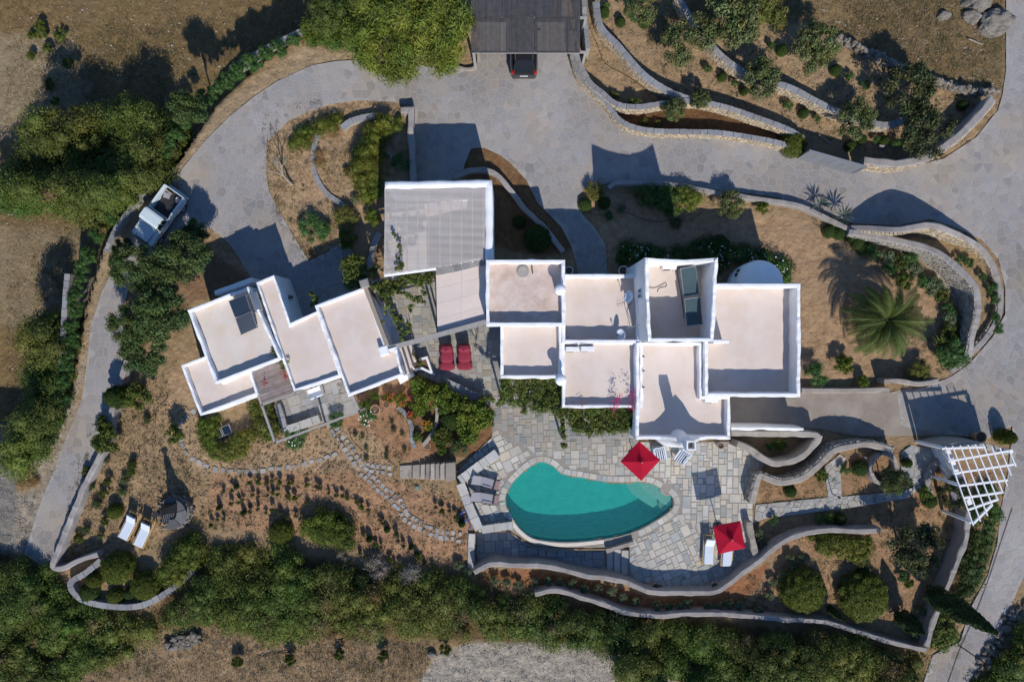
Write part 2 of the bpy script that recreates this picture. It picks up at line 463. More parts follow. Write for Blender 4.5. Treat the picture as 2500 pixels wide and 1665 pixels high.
# ================================================================== ground sheet
FIELD_UL = D([(-200,-200),(720,-200),(700,60),(600,120),(480,230),(380,380),(280,480),(210,560),(170,700),(130,900),(60,1000),(-200,1000)])
FIELD_UR = D([(1365,-200),(2310,-200),(2310,210),(2100,190),(1950,110),(1880,60),(1780,40),(1500,120)])
SCRUB = D([(-200,1290),(60,1270),(110,1310),(190,1390),(330,1410),(440,1330),(470,1245),(560,1250),(680,1270),(800,1300),(930,1340),(1080,1330),(1240,1370),(1400,1400),(1600,1420),(1720,1440),(1900,1460),(2110,1500),(2130,1540),(2090,1700),(1440,1700),(1430,1568),(1300,1480),(1060,1478),(960,1470),(800,1470),(620,1470),(480,1440),(370,1450),(330,1500),(200,1568),(-200,1700)])
ZONES = [
 (FIELD_UL, (.185,.14,.078), .8),
 (D([(-200,40),(90,30),(150,170),(120,300),(-200,300)]), (.25,.215,.155), .8),
 (D([(-200,500),(130,510),(150,600),(130,720),(-200,760)]), (.23,.19,.13), .8),
 (FIELD_UR, (.215,.165,.095), .6),
 (D([(1880,-200),(2310,-200),(2310,210),(2100,190),(1950,100)]), (.185,.142,.085), .6),
 (D([(1350,60),(1640,60),(2080,200),(2250,240),(2230,330),(2000,350),(1800,290),(1560,240),(1380,170)]), (.31,.235,.16), .5),
 (D([(800,92),(690,110),(590,180),(500,250),(430,330),(390,400),(300,500),(225,590),(190,700),(175,850),(140,990),(60,1230),(95,1165),(160,1000),(205,790),(240,640),(300,560),(370,450),(430,370),(510,290),(600,215),(690,165),(800,143)]), (.33,.265,.19), .15),
 (D([(-200,985),(36,985),(48,1080),(40,1140),(90,1130),(62,1270),(-200,1300)]), (.225,.22,.215), .25),
 (D([(40,1100),(120,1010),(160,900),(178,850),(205,790),(160,1000),(95,1165),(62,1270),(30,1230)]), (.30,.27,.235), .3),
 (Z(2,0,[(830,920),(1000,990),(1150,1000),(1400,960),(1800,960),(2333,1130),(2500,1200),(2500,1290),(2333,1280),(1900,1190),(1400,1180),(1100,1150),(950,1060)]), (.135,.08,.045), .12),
 (D([(1340,470),(1400,440),(1950,520),(2100,600),(2230,750),(2200,860),(1840,880),(1840,640),(1420,640)]), (.33,.24,.165), .3),
 (D([(1980,540),(2150,530),(2300,620),(2300,740),(2230,790),(2230,650),(2150,590)]), (.30,.23,.145), .2),
 (D([(590,240),(860,230),(940,300),(940,420),(880,560),(760,600),(680,600),(600,430)]), (.36,.27,.185), .5),
 (D([(640,540),(760,590),(700,600)]), (.22,.14,.09), .3),
 (D([(470,570),(580,640),(430,700),(300,830),(260,700)]), (.22,.15,.105), .3),
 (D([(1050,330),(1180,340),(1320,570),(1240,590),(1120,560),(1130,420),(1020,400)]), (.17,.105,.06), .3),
 (D([(480,1080),(650,1080),(800,1080),(1070,1150),(1080,1330),(700,1240),(470,1200)]), (.34,.22,.145), .6),
 (D([(760,870),(940,880),(1010,960),(1000,1060),(820,1050),(740,990)]), (.32,.20,.13), .4),
 (D([(930,830),(1130,930),(1130,1040),(1000,1060),(930,940)]), (.20,.115,.07), .4),
 (D([(380,880),(420,830),(450,960),(640,980),(860,990),(900,1070),(600,1090),(460,1090),(380,1000)]), (.36,.27,.185), .5),
 (D([(130,1200),(200,1000),(260,930),(380,900),(440,1100),(440,1200),(300,1270),(140,1290)]), (.31,.235,.155), .6),
 (Z(2,3,[(-340,560),(0,530),(300,540),(900,700),(1300,790),(1800,790),(2333,480),(2400,900),(1600,920),(1100,880),(700,780),(300,690),(-300,700)]), (.27,.14,.08), .2),
 (D([(1740,1190),(2020,1160),(2200,1180),(2180,1360),(2130,1440),(1700,1400),(1780,1290)]), (.32,.22,.145), .4),
 (D([(1740,1080),(2060,1030),(2290,1080),(2230,1180),(1740,1190)]), (.28,.19,.12), .3),
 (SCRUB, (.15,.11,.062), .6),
 (D([(230,1490),(350,1470),(500,1450),(700,1478),(1000,1480),(975,1568),(940,1700),(0,1700),(0,1560)]), (.28,.21,.14), .5),
 (D([(1010,1500),(1080,1478),(1300,1478),(1420,1505),(1560,1568),(1560,1750),(930,1750),(960,1568)]), (.34,.325,.305), .25),
]
def axis(lo, hi, step, far):
    a = list(np.arange(lo, hi + 1e-6, step)); b = []
    d = step
    x = lo
    pre = []
    while x > -far: d *= 1.7; x -= d; pre.append(x)
    x = hi; d = step
    post = []
    while x < far: d *= 1.7; x += d; post.append(x)
    return np.array(pre[::-1] + a + post)
GX = axis(-36, 36, .2, 700); GY = axis(-25, 25, .2, 700)
XX, YY = np.meshgrid(GX, GY)
nx_, ny_ = XX.shape[1], XX.shape[0]
clumpn = fbm(XX * .9, YY * .9, 3, 4) - .5
ZZ = -.055 + .045 * (2 * clumpn) + .055 * (fbm(XX * 2.6, YY * 2.6, 11, 2) - .5) * 2
inner = (np.abs(XX) < 36) & (np.abs(YY) < 25)
ZZ = np.clip(np.where(inner, ZZ, -.06), -.12, -.008)
DEP = np.zeros(XX.shape)
for k in range(9):
    an = k * .7; o = (0, .5, .5, .5, .5, 1.0, 1.0, 1.0, 1.0)[k]
    DEP += inpoly(XX + o * math.cos(an), YY + o * math.sin(an), GP(FIELD_UL))
ZZ = ZZ - 3.0 * (DEP / 9) * np.clip((-7 - XX) / 2.0, 0, 1)     # the field below the driveway lies three metres lower
def gz(x, y):
    i = np.clip(np.searchsorted(GX, x) - 1, 0, len(GX) - 2); j = np.clip(np.searchsorted(GY, y) - 1, 0, len(GY) - 2)
    return ZZ[j, i]
wx = XX + .5 * (fbm(XX * .8, YY * .8, 21) - .5) * 2
wy = YY + .5 * (fbm(XX * .8, YY * .8, 31) - .5) * 2
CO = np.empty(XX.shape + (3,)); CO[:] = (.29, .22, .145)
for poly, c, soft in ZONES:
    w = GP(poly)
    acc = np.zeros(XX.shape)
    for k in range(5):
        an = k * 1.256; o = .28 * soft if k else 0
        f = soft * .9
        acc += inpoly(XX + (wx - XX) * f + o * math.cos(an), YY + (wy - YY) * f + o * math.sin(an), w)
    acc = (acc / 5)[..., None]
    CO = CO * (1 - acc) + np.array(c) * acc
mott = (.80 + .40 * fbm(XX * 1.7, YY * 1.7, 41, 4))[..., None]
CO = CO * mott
def build_ground():
    V = np.stack([XX, YY, ZZ], -1).reshape(-1, 3)
    ii = np.arange(nx_ * ny_).reshape(ny_, nx_)
    Fq = np.stack([ii[:-1, :-1], ii[:-1, 1:], ii[1:, 1:], ii[1:, :-1]], -1).reshape(-1, 4)
    cxy = V[Fq].mean(1)
    dead = inpoly(cxy[:, 0], cxy[:, 1], GP(POOL)) | inpoly(cxy[:, 0], cxy[:, 1], GP(SUNK))
    Fq = Fq[~dead]
    me = bpy.data.meshes.new('ground')
    me.vertices.add(len(V)); me.vertices.foreach_set('co', V.ravel().astype(np.float32))
    me.loops.add(Fq.size); me.loops.foreach_set('vertex_index', Fq.ravel().astype(np.int32))
    me.polygons.add(len(Fq)); me.polygons.foreach_set('loop_start', np.arange(0, Fq.size, 4, dtype=np.int32))
    me.update(calc_edges=True)
    me.polygons.foreach_set('use_smooth', np.ones(len(Fq), bool))
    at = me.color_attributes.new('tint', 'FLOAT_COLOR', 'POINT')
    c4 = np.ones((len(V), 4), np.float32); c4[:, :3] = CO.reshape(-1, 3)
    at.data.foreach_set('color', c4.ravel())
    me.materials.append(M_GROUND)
    o = bpy.data.objects.new('ground', me); COL.objects.link(o)
    o['kind'] = 'structure'; o['label'] = 'dry tan and reddish earth of the hillside around the villa'
    return o
build_ground()

# ================================================================== crazy paving
def cells(poly_px, step, gap, seed, jit=.5):
    rnd = random.Random(seed)
    xs = [p[0] for p in poly_px]; ys = [p[1] for p in poly_px]
    x0, x1, y0, y1 = max(-40, min(xs)), min(2540, max(xs)), max(-40, min(ys)), min(1705, max(ys))
    nx, ny = int((x1 - x0) / step) + 2, int((y1 - y0) / step) + 2
    S = {}
    for i in range(-2, nx + 2):
        for j in range(-2, ny + 2):
            S[i, j] = (x0 + (i + .5 * (j % 2) + rnd.uniform(-jit, jit)) * step, y0 + (j + rnd.uniform(-jit, jit)) * step)
    X = np.array([S[i, j][0] for i in range(nx) for j in range(ny)]); Y = np.array([S[i, j][1] for i in range(nx) for j in range(ny)])
    ins = inpoly(X, Y, poly_px).reshape(nx, ny)
    out = []
    for i in range(nx):
        for j in range(ny):
            if not ins[i, j]: continue
            sx, sy = S[i, j]; B = step * 2
            P = [(sx - B, sy - B), (sx + B, sy - B), (sx + B, sy + B), (sx - B, sy + B)]
            for a in range(-2, 3):
                for b in range(-2, 3):
                    if (a or b) and (i + a, j + b) in S:
                        qx, qy = S[i + a, j + b]
                        dx, dy = qx - sx, qy - sy; L = math.hypot(dx, dy)
                        if L < 1e-6: continue
                        dx /= L; dy /= L; lim = L / 2 - gap / 2
                        Q = []
                        for k in range(len(P)):
                            p, q = P[k], P[(k + 1) % len(P)]
                            dp = (p[0] - sx) * dx + (p[1] - sy) * dy - lim; dq = (q[0] - sx) * dx + (q[1] - sy) * dy - lim
                            if dp <= 0: Q.append(p)
                            if dp * dq < 0:
                                t = dp / (dp - dq); Q.append((p[0] + (q[0] - p[0]) * t, p[1] + (q[1] - p[1]) * t))
                        P = Q
                        if len(P) < 3: break
                if len(P) < 3: break
            if len(P) < 3: continue
            Q = []
            for p in P:
                if not pin(p[0], p[1], poly_px):
                    lo, hi = 0., 1.
                    for _ in range(6):
                        md = (lo + hi) / 2
                        if pin(sx + (p[0] - sx) * md, sy + (p[1] - sy) * md, poly_px): lo = md
                        else: hi = md
                    p = (sx + (p[0] - sx) * lo, sy + (p[1] - sy) * lo)
                if not Q or math.dist(Q[-1], p) > 1.0: Q.append(p)
            if len(Q) >= 3 and abs(area(Q)) > 25: out.append(Q)
    return out
def lay_stones(parent, polys, m, tints, z0=-.02, z1=.03, name='stone', rest='stone_fill', limit=290, rnd=R, zvar=.008, bev=.008):
    def vis(p):
        x = sum(a[0] for a in p) / len(p); y = sum(a[1] for a in p) / len(p)
        return 0 <= x <= 2500 and 0 <= y <= 1665
    polys = sorted(polys, key=lambda p: -(abs(area(p)) if vis(p) else 0))
    restmb = MB()
    for k, p in enumerate(polys):
        w = GP(p)
        if area(w) < 0: w = w[::-1]
        t = tints(p); zt = z1 + rnd.uniform(-zvar, zvar)
        if k < limit:
            mb = MB(); mb.tint = t
            mb.prism(w, z0, zt, bev=bev)
            c = (sum(a[0] for a in w) / len(w), sum(a[1] for a in w) / len(w), z0)
            mb.build(name, m, parent, loc=c)
        else:
            restmb.tint = t; restmb.prism(w, z0, zt, bev=bev)
    if restmb.f: restmb.build(rest, m, parent, kind='stuff')

drive = sheet('driveway', GP(DRIVE), 0.010, M_MORTAR)
drive['label'] = 'grey crazy paved driveway curving round the villa'
WORLD_LOC[drive.name] = Vector((0, 0, 0))
def drive_tint(p):
    x = sum(a[0] for a in p) / len(p); y = sum(a[1] for a in p) / len(p)
    b = .72 + .55 * fbm(x * .006, y * .006, 5) - .05
    v = b * R.uniform(.93, 1.08); w = R.uniform(-.03, .03)
    if R.random() < .1: v *= .86
    return (v * (1 + w + .02), v, v * (1 - w))
lay_stones(drive, cells(DRIVE, 18, 1.5, 3), M_STONE, drive_tint, z1=.017, zvar=.003, bev=.003, name='paving_stone', rest='paving_fill')

ramp = sheet('ramp', GP([(1783,972),(1955,958),(2172,958),(2225,946),(2330,1062),(2183,1064),(2100,1066),(1998,1046),(1875,1042),(1783,1042)]), .008, mat('ramp_concrete', (.27,.225,.185), (.22,.185,.155), 1.4, (.31,.27,.23), .5, rough=.9, bump=.4, bscale=14))
ramp['label'] = 'brown concrete ramp running down beside the white house'
PATHS = [[(1845,1232),(2022,1214),(2012,1140),(2050,1108),(2066,1118),(2052,1150),(2055,1212),(2130,1206),(2210,1196),(2265,1150),(2285,1160),(2215,1216),(2070,1240),(1875,1264),(1842,1275)],
         [(2200,1104),(2225,1086),(2300,1100),(2280,1150),(2225,1192),(2200,1190)]]
for P_, lab in zip(PATHS, ['pale flagstone garden path leading from terrace towards lattice pergola', 'small pale paved pad beside the lattice pergola']):
    pth = sheet('path', GP(P_), .004, M_MORTAR); pth['label'] = lab
    WORLD_LOC[pth.name] = Vector((0, 0, 0))
    lay_stones(pth, cells(P_, 15, 1.4, 8), M_FLAG, lambda p: shade(.62, .92), z1=.026, name='paving_stone', rest='paving_fill')

# ================================================================== pool terrace
terr = sheet('terrace', GP(TERR), .012, M_JOINT, holes=[GP(POOL)])
terr['label'] = 'rectangular flagstone terrace around the pool and courtyard'
WORLD_LOC[terr.name] = Vector((0, 0, 0))
def ashlar(poly, holes, u, ang, org, gap, seed):
    rnd = random.Random(seed)
    ca, sa = math.cos(ang), math.sin(ang)
    def tl(x, y): dx, dy = x - org[0], y - org[1]; return ((dx * ca + dy * sa) / u, (-dx * sa + dy * ca) / u)
    def tg(a, b): return (org[0] + (a * ca - b * sa) * u, org[1] + (a * sa + b * ca) * u)
    L = [tl(*p) for p in poly]
    i0, i1 = int(min(p[0] for p in L)) - 2, int(max(p[0] for p in L)) + 3
    j0, j1 = int(min(p[1] for p in L)) - 2, int(max(p[1] for p in L)) + 3
    occ = set(); out = []
    sizes = [(3, 2), (2, 3), (3, 3), (2, 2), (4, 2), (2, 4), (4, 3), (3, 4), (2, 2), (1, 2), (2, 1), (1, 1)]
    wts = [5, 5, 3, 5, 3, 3, 2, 1.5, 3, 1, 1, .3]
    def ok(x, y): return pin(x, y, poly) and not any(pin(x, y, h) for h in holes)
    for j in range(j0, j1):
        for i in range(i0, i1):
            if (i, j) in occ: continue
            cand = rnd.choices(sizes, wts, k=8) + [(1, 1)]
            for a, b in cand:
                if all((i + x, j + y) not in occ for x in range(a) for y in range(b)):
                    break
            for x in range(a):
                for y in range(b): occ.add((i + x, j + y))
            cx, cy = tg(i + a / 2, j + b / 2)
            if not ok(cx, cy): continue
            g = gap / u / 2
            q = []
            for x, y in ((i + g, j + g), (i + a - g, j + g), (i + a - g, j + b - g), (i + g, j + b - g)):
                x += rnd.uniform(-.06, .06); y += rnd.uniform(-.06, .06)
                p = tg(x, y)
                if not ok(*p):
                    lo, hi = 0., 1.
                    for _ in range(6):
                        md = (lo + hi) / 2
                        if ok(cx + (p[0] - cx) * md, cy + (p[1] - cy) * md): lo = md
                        else: hi = md
                    p = (cx + (p[0] - cx) * lo, cy + (p[1] - cy) * lo)
                q.append(p)
            if abs(area(q)) > max(18, .26 * a * b * u * u): out.append(q)
    return out
def offset_px(poly, d):
    n = len(poly); s_ = 1 if area(poly) > 0 else -1; out = []
    for i in range(n):
        a, c = poly[i - 1], poly[(i + 1) % n]; t = Vector((c[0] - a[0], c[1] - a[1])).normalized(); out.append((poly[i][0] + t.y * d * s_, poly[i][1] - t.x * d * s_))
    return out
POOL_O = offset_px(POOL, 17)
A1 = [(905,695),(1070,672),(1190,640),(1225,800),(1225,930),(1380,930),(1380,1000),(1560,1000),(1560,1182),(1335,1182),(1302,1102),(1240,1070),(1206,1040),(1206,1000),(1179,980),(1080,940),(1000,905),(960,860)]
A2 = [(1560,1078),(1790,1078),(1842,1100),(1870,1122),(1852,1165),(1845,1192),(1836,1235),(1842,1285),(1694,1290),(1650,1262),(1600,1240),(1560,1200)]
A3 = [(1690,1288),(1842,1284),(1855,1355),(1812,1396),(1772,1425),(1740,1440),(1679,1441),(1612,1440),(1571,1433),(1537,1420),(1537,1335),(1484,1330),(1540,1304),(1600,1276),(1652,1258)]
A4 = [(1206,1042),(1240,1072),(1301,1103),(1334,1182),(1322,1200),(1260,1300),(1240,1290),(1170,1300),(1121,1178),(1115,1150),(1200,1068)]
ST = []
for poly, ang, seed in ((A1, -.03, 1), (A2, 0.02, 2), (A3, -.42, 3), (A4, -.45, 4)):
    col = {1: (.60, .80), 2: (.80, 1.12), 3: (.78, 1.08), 4: (.88, 1.2)}[seed]
    for q in ashlar(poly, [POOL_O], 7.2, ang, poly[0], 1.7, seed): ST.append((q, col if seed > 1 or sum(p[1] for p in q) / 4 < 1085 else (.74, .98)))
ra, rb = resample(POOL, 2.5, True), None
rb = offset_px(ra, 16); rin = offset_px(ra, 1.5); i = 0
rr_ = random.Random(3)
while i < len(ra) - 3:
    k = min(rr_.randint(5, 8), len(ra) - 1 - i); seg = list(range(i, i + k + 1)); i += k
    if ra[seg[k // 2]][1] > 1262 and ra[seg[k // 2]][0] < 1560: continue
    if min(math.dist(ra[seg[k // 2]], p_) for p_ in ((1632, 1190), (1632, 1190))) < 19: continue
    q = [rin[j] for j in seg[:1] + [seg[len(seg) // 2]] + seg[-1:]] + [rb[j] for j in (seg[-1:] + [seg[len(seg) // 2]] + seg[:1])]
    cx_, cy_ = sum(p[0] for p in q) / 6, sum(p[1] for p in q) / 6
    q = [(cx_ + (x - cx_) * .93, cy_ + (y - cy_) * .93) for x, y in q]
    if pin(cx_, cy_, TERR): ST.append((q, (.86, 1.1)))
CT = {id(q): c for q, c in ST}
def terr_tint(p):
    lo, hi = CT[id(p)]
    v = R.uniform(lo, hi); u = R.random()
    if u < .16: return (v * .74, v * .80, v * .82)
    if u < .26: return (v * 1.02, v * .93, v * .80)
    return (v * R.uniform(.98, 1.05), v, v * R.uniform(.9, .99))
lay_stones(terr, [q for q, c in ST], M_FLAG, terr_tint, z1=.032, name='flagstone', rest='flagstone_fill')

# sunken strip below the pool wall
strip_floor = sheet('lower_terrace', GP(SUNK), -.56, M_JOINT); strip_floor['label'] = 'lower flagstone strip between pool wall and curved terrace wall'
WORLD_LOC[strip_floor.name] = Vector((0, 0, 0))
def skirt(poly, z0, z1):
    mb = MB(); w = GP(poly); n = len(w)
    mb.v = [(x, y, z0) for x, y in w] + [(x, y, z1) for x, y in w]
    for i in range(n): mb.face((i, (i + 1) % n, n + (i + 1) % n, n + i))
    return mb
skirt(SUNK, -.57, .0).build('retaining_face', M_RUBG, strip_floor)
SQ = ashlar([p for p in SUNK], [], 9.5, -.05, (1160, 1300), 1.5, 9)
mbx = []
lay_stones(strip_floor, [q for q in SQ if not (1482 < sum(a[0] for a in q) / 4)], M_FLAG, lambda p: shade(.72, 1.02), z0=-.57, z1=-.525, name='flagstone', rest='flagstone_fill', limit=200)
stairs = thing('stone_steps', 'flagstone steps rising from the lower strip to pool terrace', 'steps', (*G(1500, 1380), -.56))
for k, (xa, xb) in enumerate([(1484, 1500), (1501.5, 1517), (1518.5, 1536)]):
    ztop = -.56 + .14 * (k + 1)
    mb = MB(); mb.tint = gray(.9, 1.05)
    p = GP([(xa, 1345), (xb, 1345), (xb, 1410 + k * 5), (xa, 1408 + k * 4)]); mb.prism(p, -.56, ztop, bev=.01)
    mb.build('step', M_FLAG, stairs)

# pool basin
basin = thing('swimming_pool', 'kidney shaped swimming pool of teal water with stone steps', 'pool', (*G(1420, 1240), -1.7))
V, F = fill_mesh(GP(POOL), [], -1.25)
mb = skirt(POOL, -1.25, -.02); b = len(mb.v); mb.v += V
for f in F: mb.face([b + i for i in f])
mb.build('basin', M_PLAST_POOL, basin)
wt = MB(); w = GP(POOL); wt.prism(w, -1.35, -.13, top=False)
wt.f = []; wt.t = []; wt.m = []; wt.v = []
n = len(w)
V, F = fill_mesh(w, [], -.13); wt.v = V
for f in F: wt.face(f)
V2, F2 = fill_mesh(w, [], -1.35); b = len(wt.v); wt.v += V2
for f in F2: wt.face([b + i for i in f][::-1])
b = len(wt.v); wt.v += [(x * 1.0005, y * 1.0005, -1.35) for x, y in w] + [(x * 1.0005, y * 1.0005, -.13) for x, y in w]
sgn = 1 if area(w) > 0 else -1
for i in range(n):
    f = (b + i, b + (i + 1) % n, b + n + (i + 1) % n, b + n + i)
    wt.face(f if sgn > 0 else f[::-1])
wo = wt.build('water', M_WATER, basin)
# submerged steps at the east end
for k, (pl, zt, m_) in enumerate([([(1552,1168),(1574,1196),(1598,1214),(1618,1230),(1640,1240),(1660,1238),(1660,1160)], -.30, M_POOLSTONE), ([(1518,1168),(1544,1207),(1575,1230),(1602,1246),(1660,1250),(1660,1160)], -.55, M_POOLSTONE),
                             ([(1590,1240),(1622,1256),(1650,1275),(1660,1275),(1660,1235)], -.75, M_PLAST_POOL), ([(1572,1238),(1606,1262),(1625,1290),(1660,1290),(1660,1235)], -1.0, M_PLAST_POOL)]):
    q = []
    for x, y in resample(pl, 4, True):
        if not pin(x, y, POOL):
            lo, hi = 0., 1.; cx, cy = 1606, 1226
            for _ in range(7):
                md = (lo + hi) / 2
                if pin(cx + (x - cx) * md, cy + (y - cy) * md, POOL): lo = md
                else: hi = md
            x, y = cx + (x - cx) * lo, cy + (y - cy) * lo
        q.append((x, y))
    mb = MB(); mb.tint = gray(.95, 1.1); mb.prism(GP(q), -1.26 + k * .004, zt + .0005 * k); mb.build('pool_step', m_, basin)
# round pedestals at the pool end
for px, py, z_ in ((1630, 1192, -.04), (1628, 1232, -.34)):
    mb = MB(); c = G(px, py); b = mb.lathe([(.50, -1.2), (.50, z_ - .02), (.47, z_)], (c[0], c[1], 0), 28); mb.disc(b[-1], 28); mb.build('round_step', M_PLAST, basin, smooth_=False)
# coping on the south rim and the overflow ledge
rimp = smooth([(1236,1246),(1249,1272),(1272,1300),(1308,1321),(1384,1329),(1474,1321)], 5)
mb = MB(); mb.strip(GP(rimp), .27, -.56, .035, r=.03, step=.25, wob=.004); mb.build('coping', M_COPING, basin, smooth_=False)
rim2 = smooth([(1246,1292),(1270,1313),(1305,1333),(1384,1341),(1478,1336)], 5)
mb = MB(); mb.strip(GP(rim2, -.2), .30, -.56, -.22, r=.02, step=.25, wob=.006); mb.build('overflow_ledge', M_PLAST, basin)
# ================================================================== garden walls
def gwall(name, label, pts, w_px, h, m, cap=None, face=0, group=None, sm=5, cat='wall', wob=.034, facem=None, z0=-.12):
    hs = h if isinstance(h, (list, tuple)) else [h] * len(pts)
    P = smooth([(x, y, hh) for (x, y), hh in zip(pts, hs)], sm) if sm else [(x, y, hh) for (x, y), hh in zip(pts, hs)]
    W = [(*G(x, y, hh), hh) for x, y, hh in P]
    w = w_px * K
    root = thing(name, label, cat, (W[0][0], W[0][1], 0), group=group)
    ct = .06 if cap else 0
    mb = MB(); mb.strip([p[:2] for p in W], w, z0, [p[2] - ct for p in W], r=.05 if not cap else .01, step=.22, wob=wob, seed=len(pts))
    mb.build('wall_body', m, root, smooth_=False)
    if cap:
        Q = arcstep(W, .12) + [W[-1]]; i = 0; rnd = random.Random(len(pts) * 7 + int(w_px))
        cnt = 0
        while i < len(Q) - 1:
            L = rnd.randint(4, 8); seg = Q[i:min(len(Q), i + L + 1)]
            if len(Q) - (i + L) < 3: seg = Q[i:]; L = len(Q)
            i += L
            if len(seg) < 2: break
            a, b = [], []
            for k, p in enumerate(seg):
                q0, q1 = seg[max(0, k - 1)], seg[min(len(seg) - 1, k + 1)]
                t = Vector((q1[0] - q0[0], q1[1] - q0[1]));
                if t.length < 1e-6: t = Vector((1, 0))
                t.normalize()
                e = .012 if k == 0 else (-.012 if k == len(seg) - 1 else 0)
                hw = w / 2 + .03 + rnd.uniform(-.015, .015)
                a.append((p[0] - t.y * hw + t.x * e, p[1] + t.x * hw + t.y * e)); b.append((p[0] + t.y * hw + t.x * e, p[1] - t.x * hw + t.y * e))
            zt = seg[len(seg) // 2][2]
            mb = MB(); mb.tint = shade(.78, 1.1, .03, rnd); mb.prism(a + b[::-1], zt - .065, zt + rnd.uniform(-.004, .008), bev=.008)
            mb.build('capstone', cap, root, loc=(seg[0][0], seg[0][1], zt - .065))
    if face:
        mb = MB(); rnd = random.Random(len(pts) + 31)
        Q = arcstep(W, .21)
        for k in range(len(Q) - 1):
            p, q = Q[k], Q[k + 1]
            t = Vector((q[0] - p[0], q[1] - p[1]))
            if t.length < .05: continue
            L = t.length; t.normalize(); nx, ny = -t.y * face, t.x * face
            z = 0; rz = math.atan2(t.y, t.x); row = 0
            while z < p[2] - .1:
                hh = rnd.uniform(.09, .17); hh = min(hh, p[2] - .06 - z)
                if hh < .03: break
                o = rnd.uniform(-.05, .05); v = rnd.uniform(.62, 1.25); wv = rnd.uniform(-.08, .1)
                mb.tint = (v * (1 + wv), v, v * (1 - wv))
                mb.box((p[0] + t.x * (L / 2 + o) + nx * (w / 2 + rnd.uniform(.0, .03)), p[1] + t.y * (L / 2 + o) + ny * (w / 2 + rnd.uniform(0, .03)), z + hh / 2), (L * rnd.uniform(.7, 1.05), .10, hh * .9), rz + rnd.uniform(-.06, .06))
                z += hh
        mb.build('face_stones', facem or M_RUB, root, kind='stuff')
    return root

gwall('retaining_wall', 'slate capped cream stone wall along the driveway bend', [(1397,70),(1398,129),(1420,190),(1480,250),(1517,297),(1580,318),(1680,322),(1760,325),(1875,343),(1955,364)], 10, .8, M_RUB, M_SLATE, face=-1)
gwall('retaining_wall', 'second terrace wall with cream stone face and slate cap above the driveway', [(1405,128),(1437,197),(1472,228),(1507,255),(1558,261),(1625,252),(1692,246),(1772,262),(1875,297),(1929,318),(1962,338)], 10, .95, M_RUB, M_SLATE, face=-1)
gwall('retaining_wall', 'short terrace wall with broad slate slabs near reed carport', [(1456,4),(1466,64),(1512,115),(1571,182),(1630,222),(1684,243)], 13, .9, M_RUB, M_SLATE, face=-1)
gwall('retaining_wall', 'long diagonal slate topped wall among the olive trees', [(1655,-10),(1689,48),(1732,102),(1764,139),(1823,180),(1880,200),(1929,214),(1982,241),(2041,271),(2116,297),(2170,305),(2215,290)], 12, .95, M_RUB, M_SLATE, face=-1)
gwall('boundary_wall', 'pale rendered wall curving along the upper road corner', [(2111,391),(2150,396),(2196,399),(2263,383),(2330,341),(2388,286),(2425,241)], 19, 1.25, M_PLASTG, face=-1)
gwall('garden_wall', 'low pinkish rendered wall edging the driveway north of house', [(1486,458),(1512,446),(1585,449),(1652,452),(1759,472),(1875,489),(1955,503),(2025,535),(2076,561)], 12, .5, M_PLASTG)
gwall('garden_wall', 'swooping rendered wall with a tall hump beside the road bend', [(2078,556),(2130,557),(2191,561),(2240,553),(2271,550),(2330,568),(2390,602),(2425,647),(2441,705),(2440,765),(2412,818),(2365,870),(2325,908)], 15, [.6,1.3,2.0,2.25,2.1,1.5,.75,.45,.35,.35,.35,.35,.3], M_PLASTG, face=-1)
gwall('retaining_wall', 'tall curved wall with rubble face behind the palm', [(2073,566),(2159,580),(2277,610),(2344,657),(2384,706),(2390,755),(2375,822),(2366,882)], 15, [.7,1.1,1.6,1.8,1.8,1.7,1.4,1.0], M_PLASTG, face=-1, facem=M_RUBG)
gwall('garden_wall', 'straight low pale wall bordering the ramp on its north side', [(1958,953),(2060,954),(2172,951)], 13, .5, M_PLAST, sm=0)
gwall('garden_wall', 'wavy rendered wall north of the ramp entrance', [(2159,931),(2200,930),(2237,937),(2270,934),(2292,929)], 12, 1.0, M_PLAST)
gwall('planter_wall', 'pointed rendered planter wall jutting from the white house', [(1786,1058),(1875,1060),(1992,1062),(1982,1092),(1950,1119),(1900,1132),(1866,1121),(1839,1100),(1800,1084)], 15, 1.3, M_PLAST, sm=4)
gwall('ramp_wall', 'whitewashed parapet along the south edge of the ramp', [(1786,1046),(1875,1046),(1962,1048)], 7, [2.3,2.2,1.8], M_WHITE, sm=0)
gwall('garden_wall', 'winding beige wall between the ramp and the path', [(2182,1099),(2129,1086),(2084,1089),(2036,1101),(2004,1133),(1963,1165),(1915,1178),(1880,1170),(1856,1162),(1846,1190),(1836,1229)], 15, [.9,1.2,1.4,1.5,1.5,1.4,1.2,1.1,1.0,.95,.95], M_PLAST, face=-1, facem=M_RUBG)
gwall('terrace_wall', 'wavy beige wall enclosing the south side of pool terrace', [(1157,1398),(1187,1381),(1214,1376),(1250,1380),(1330,1382),(1400,1398),(1437,1407),(1486,1412),(1531,1422),(1571,1440),(1612,1447),(1679,1447),(1740,1447),(1772,1432),(1812,1400),(1853,1371),(1902,1330),(1955,1305),(2022,1294),(2089,1297),(2150,1294)], 13, .95, M_PLASTG, z0=-.6)
gwall('garden_wall', 'lower curving beige wall above the dark scrub', [(1306,1451),(1357,1441),(1411,1456),(1478,1477),(1531,1496),(1612,1504),(1679,1499),(1786,1501),(1902,1512),(2009,1518),(2089,1541),(2170,1566),(2223,1579),(2263,1587)], 12, .85, M_PLASTG)
gwall('boundary_wall', 'straight beige wall running down to the roadside cypress', [(2365,1250),(2363,1285),(2357,1325),(2330,1392),(2304,1459),(2277,1526),(2263,1578)], 13, 1.1, M_PLASTG)
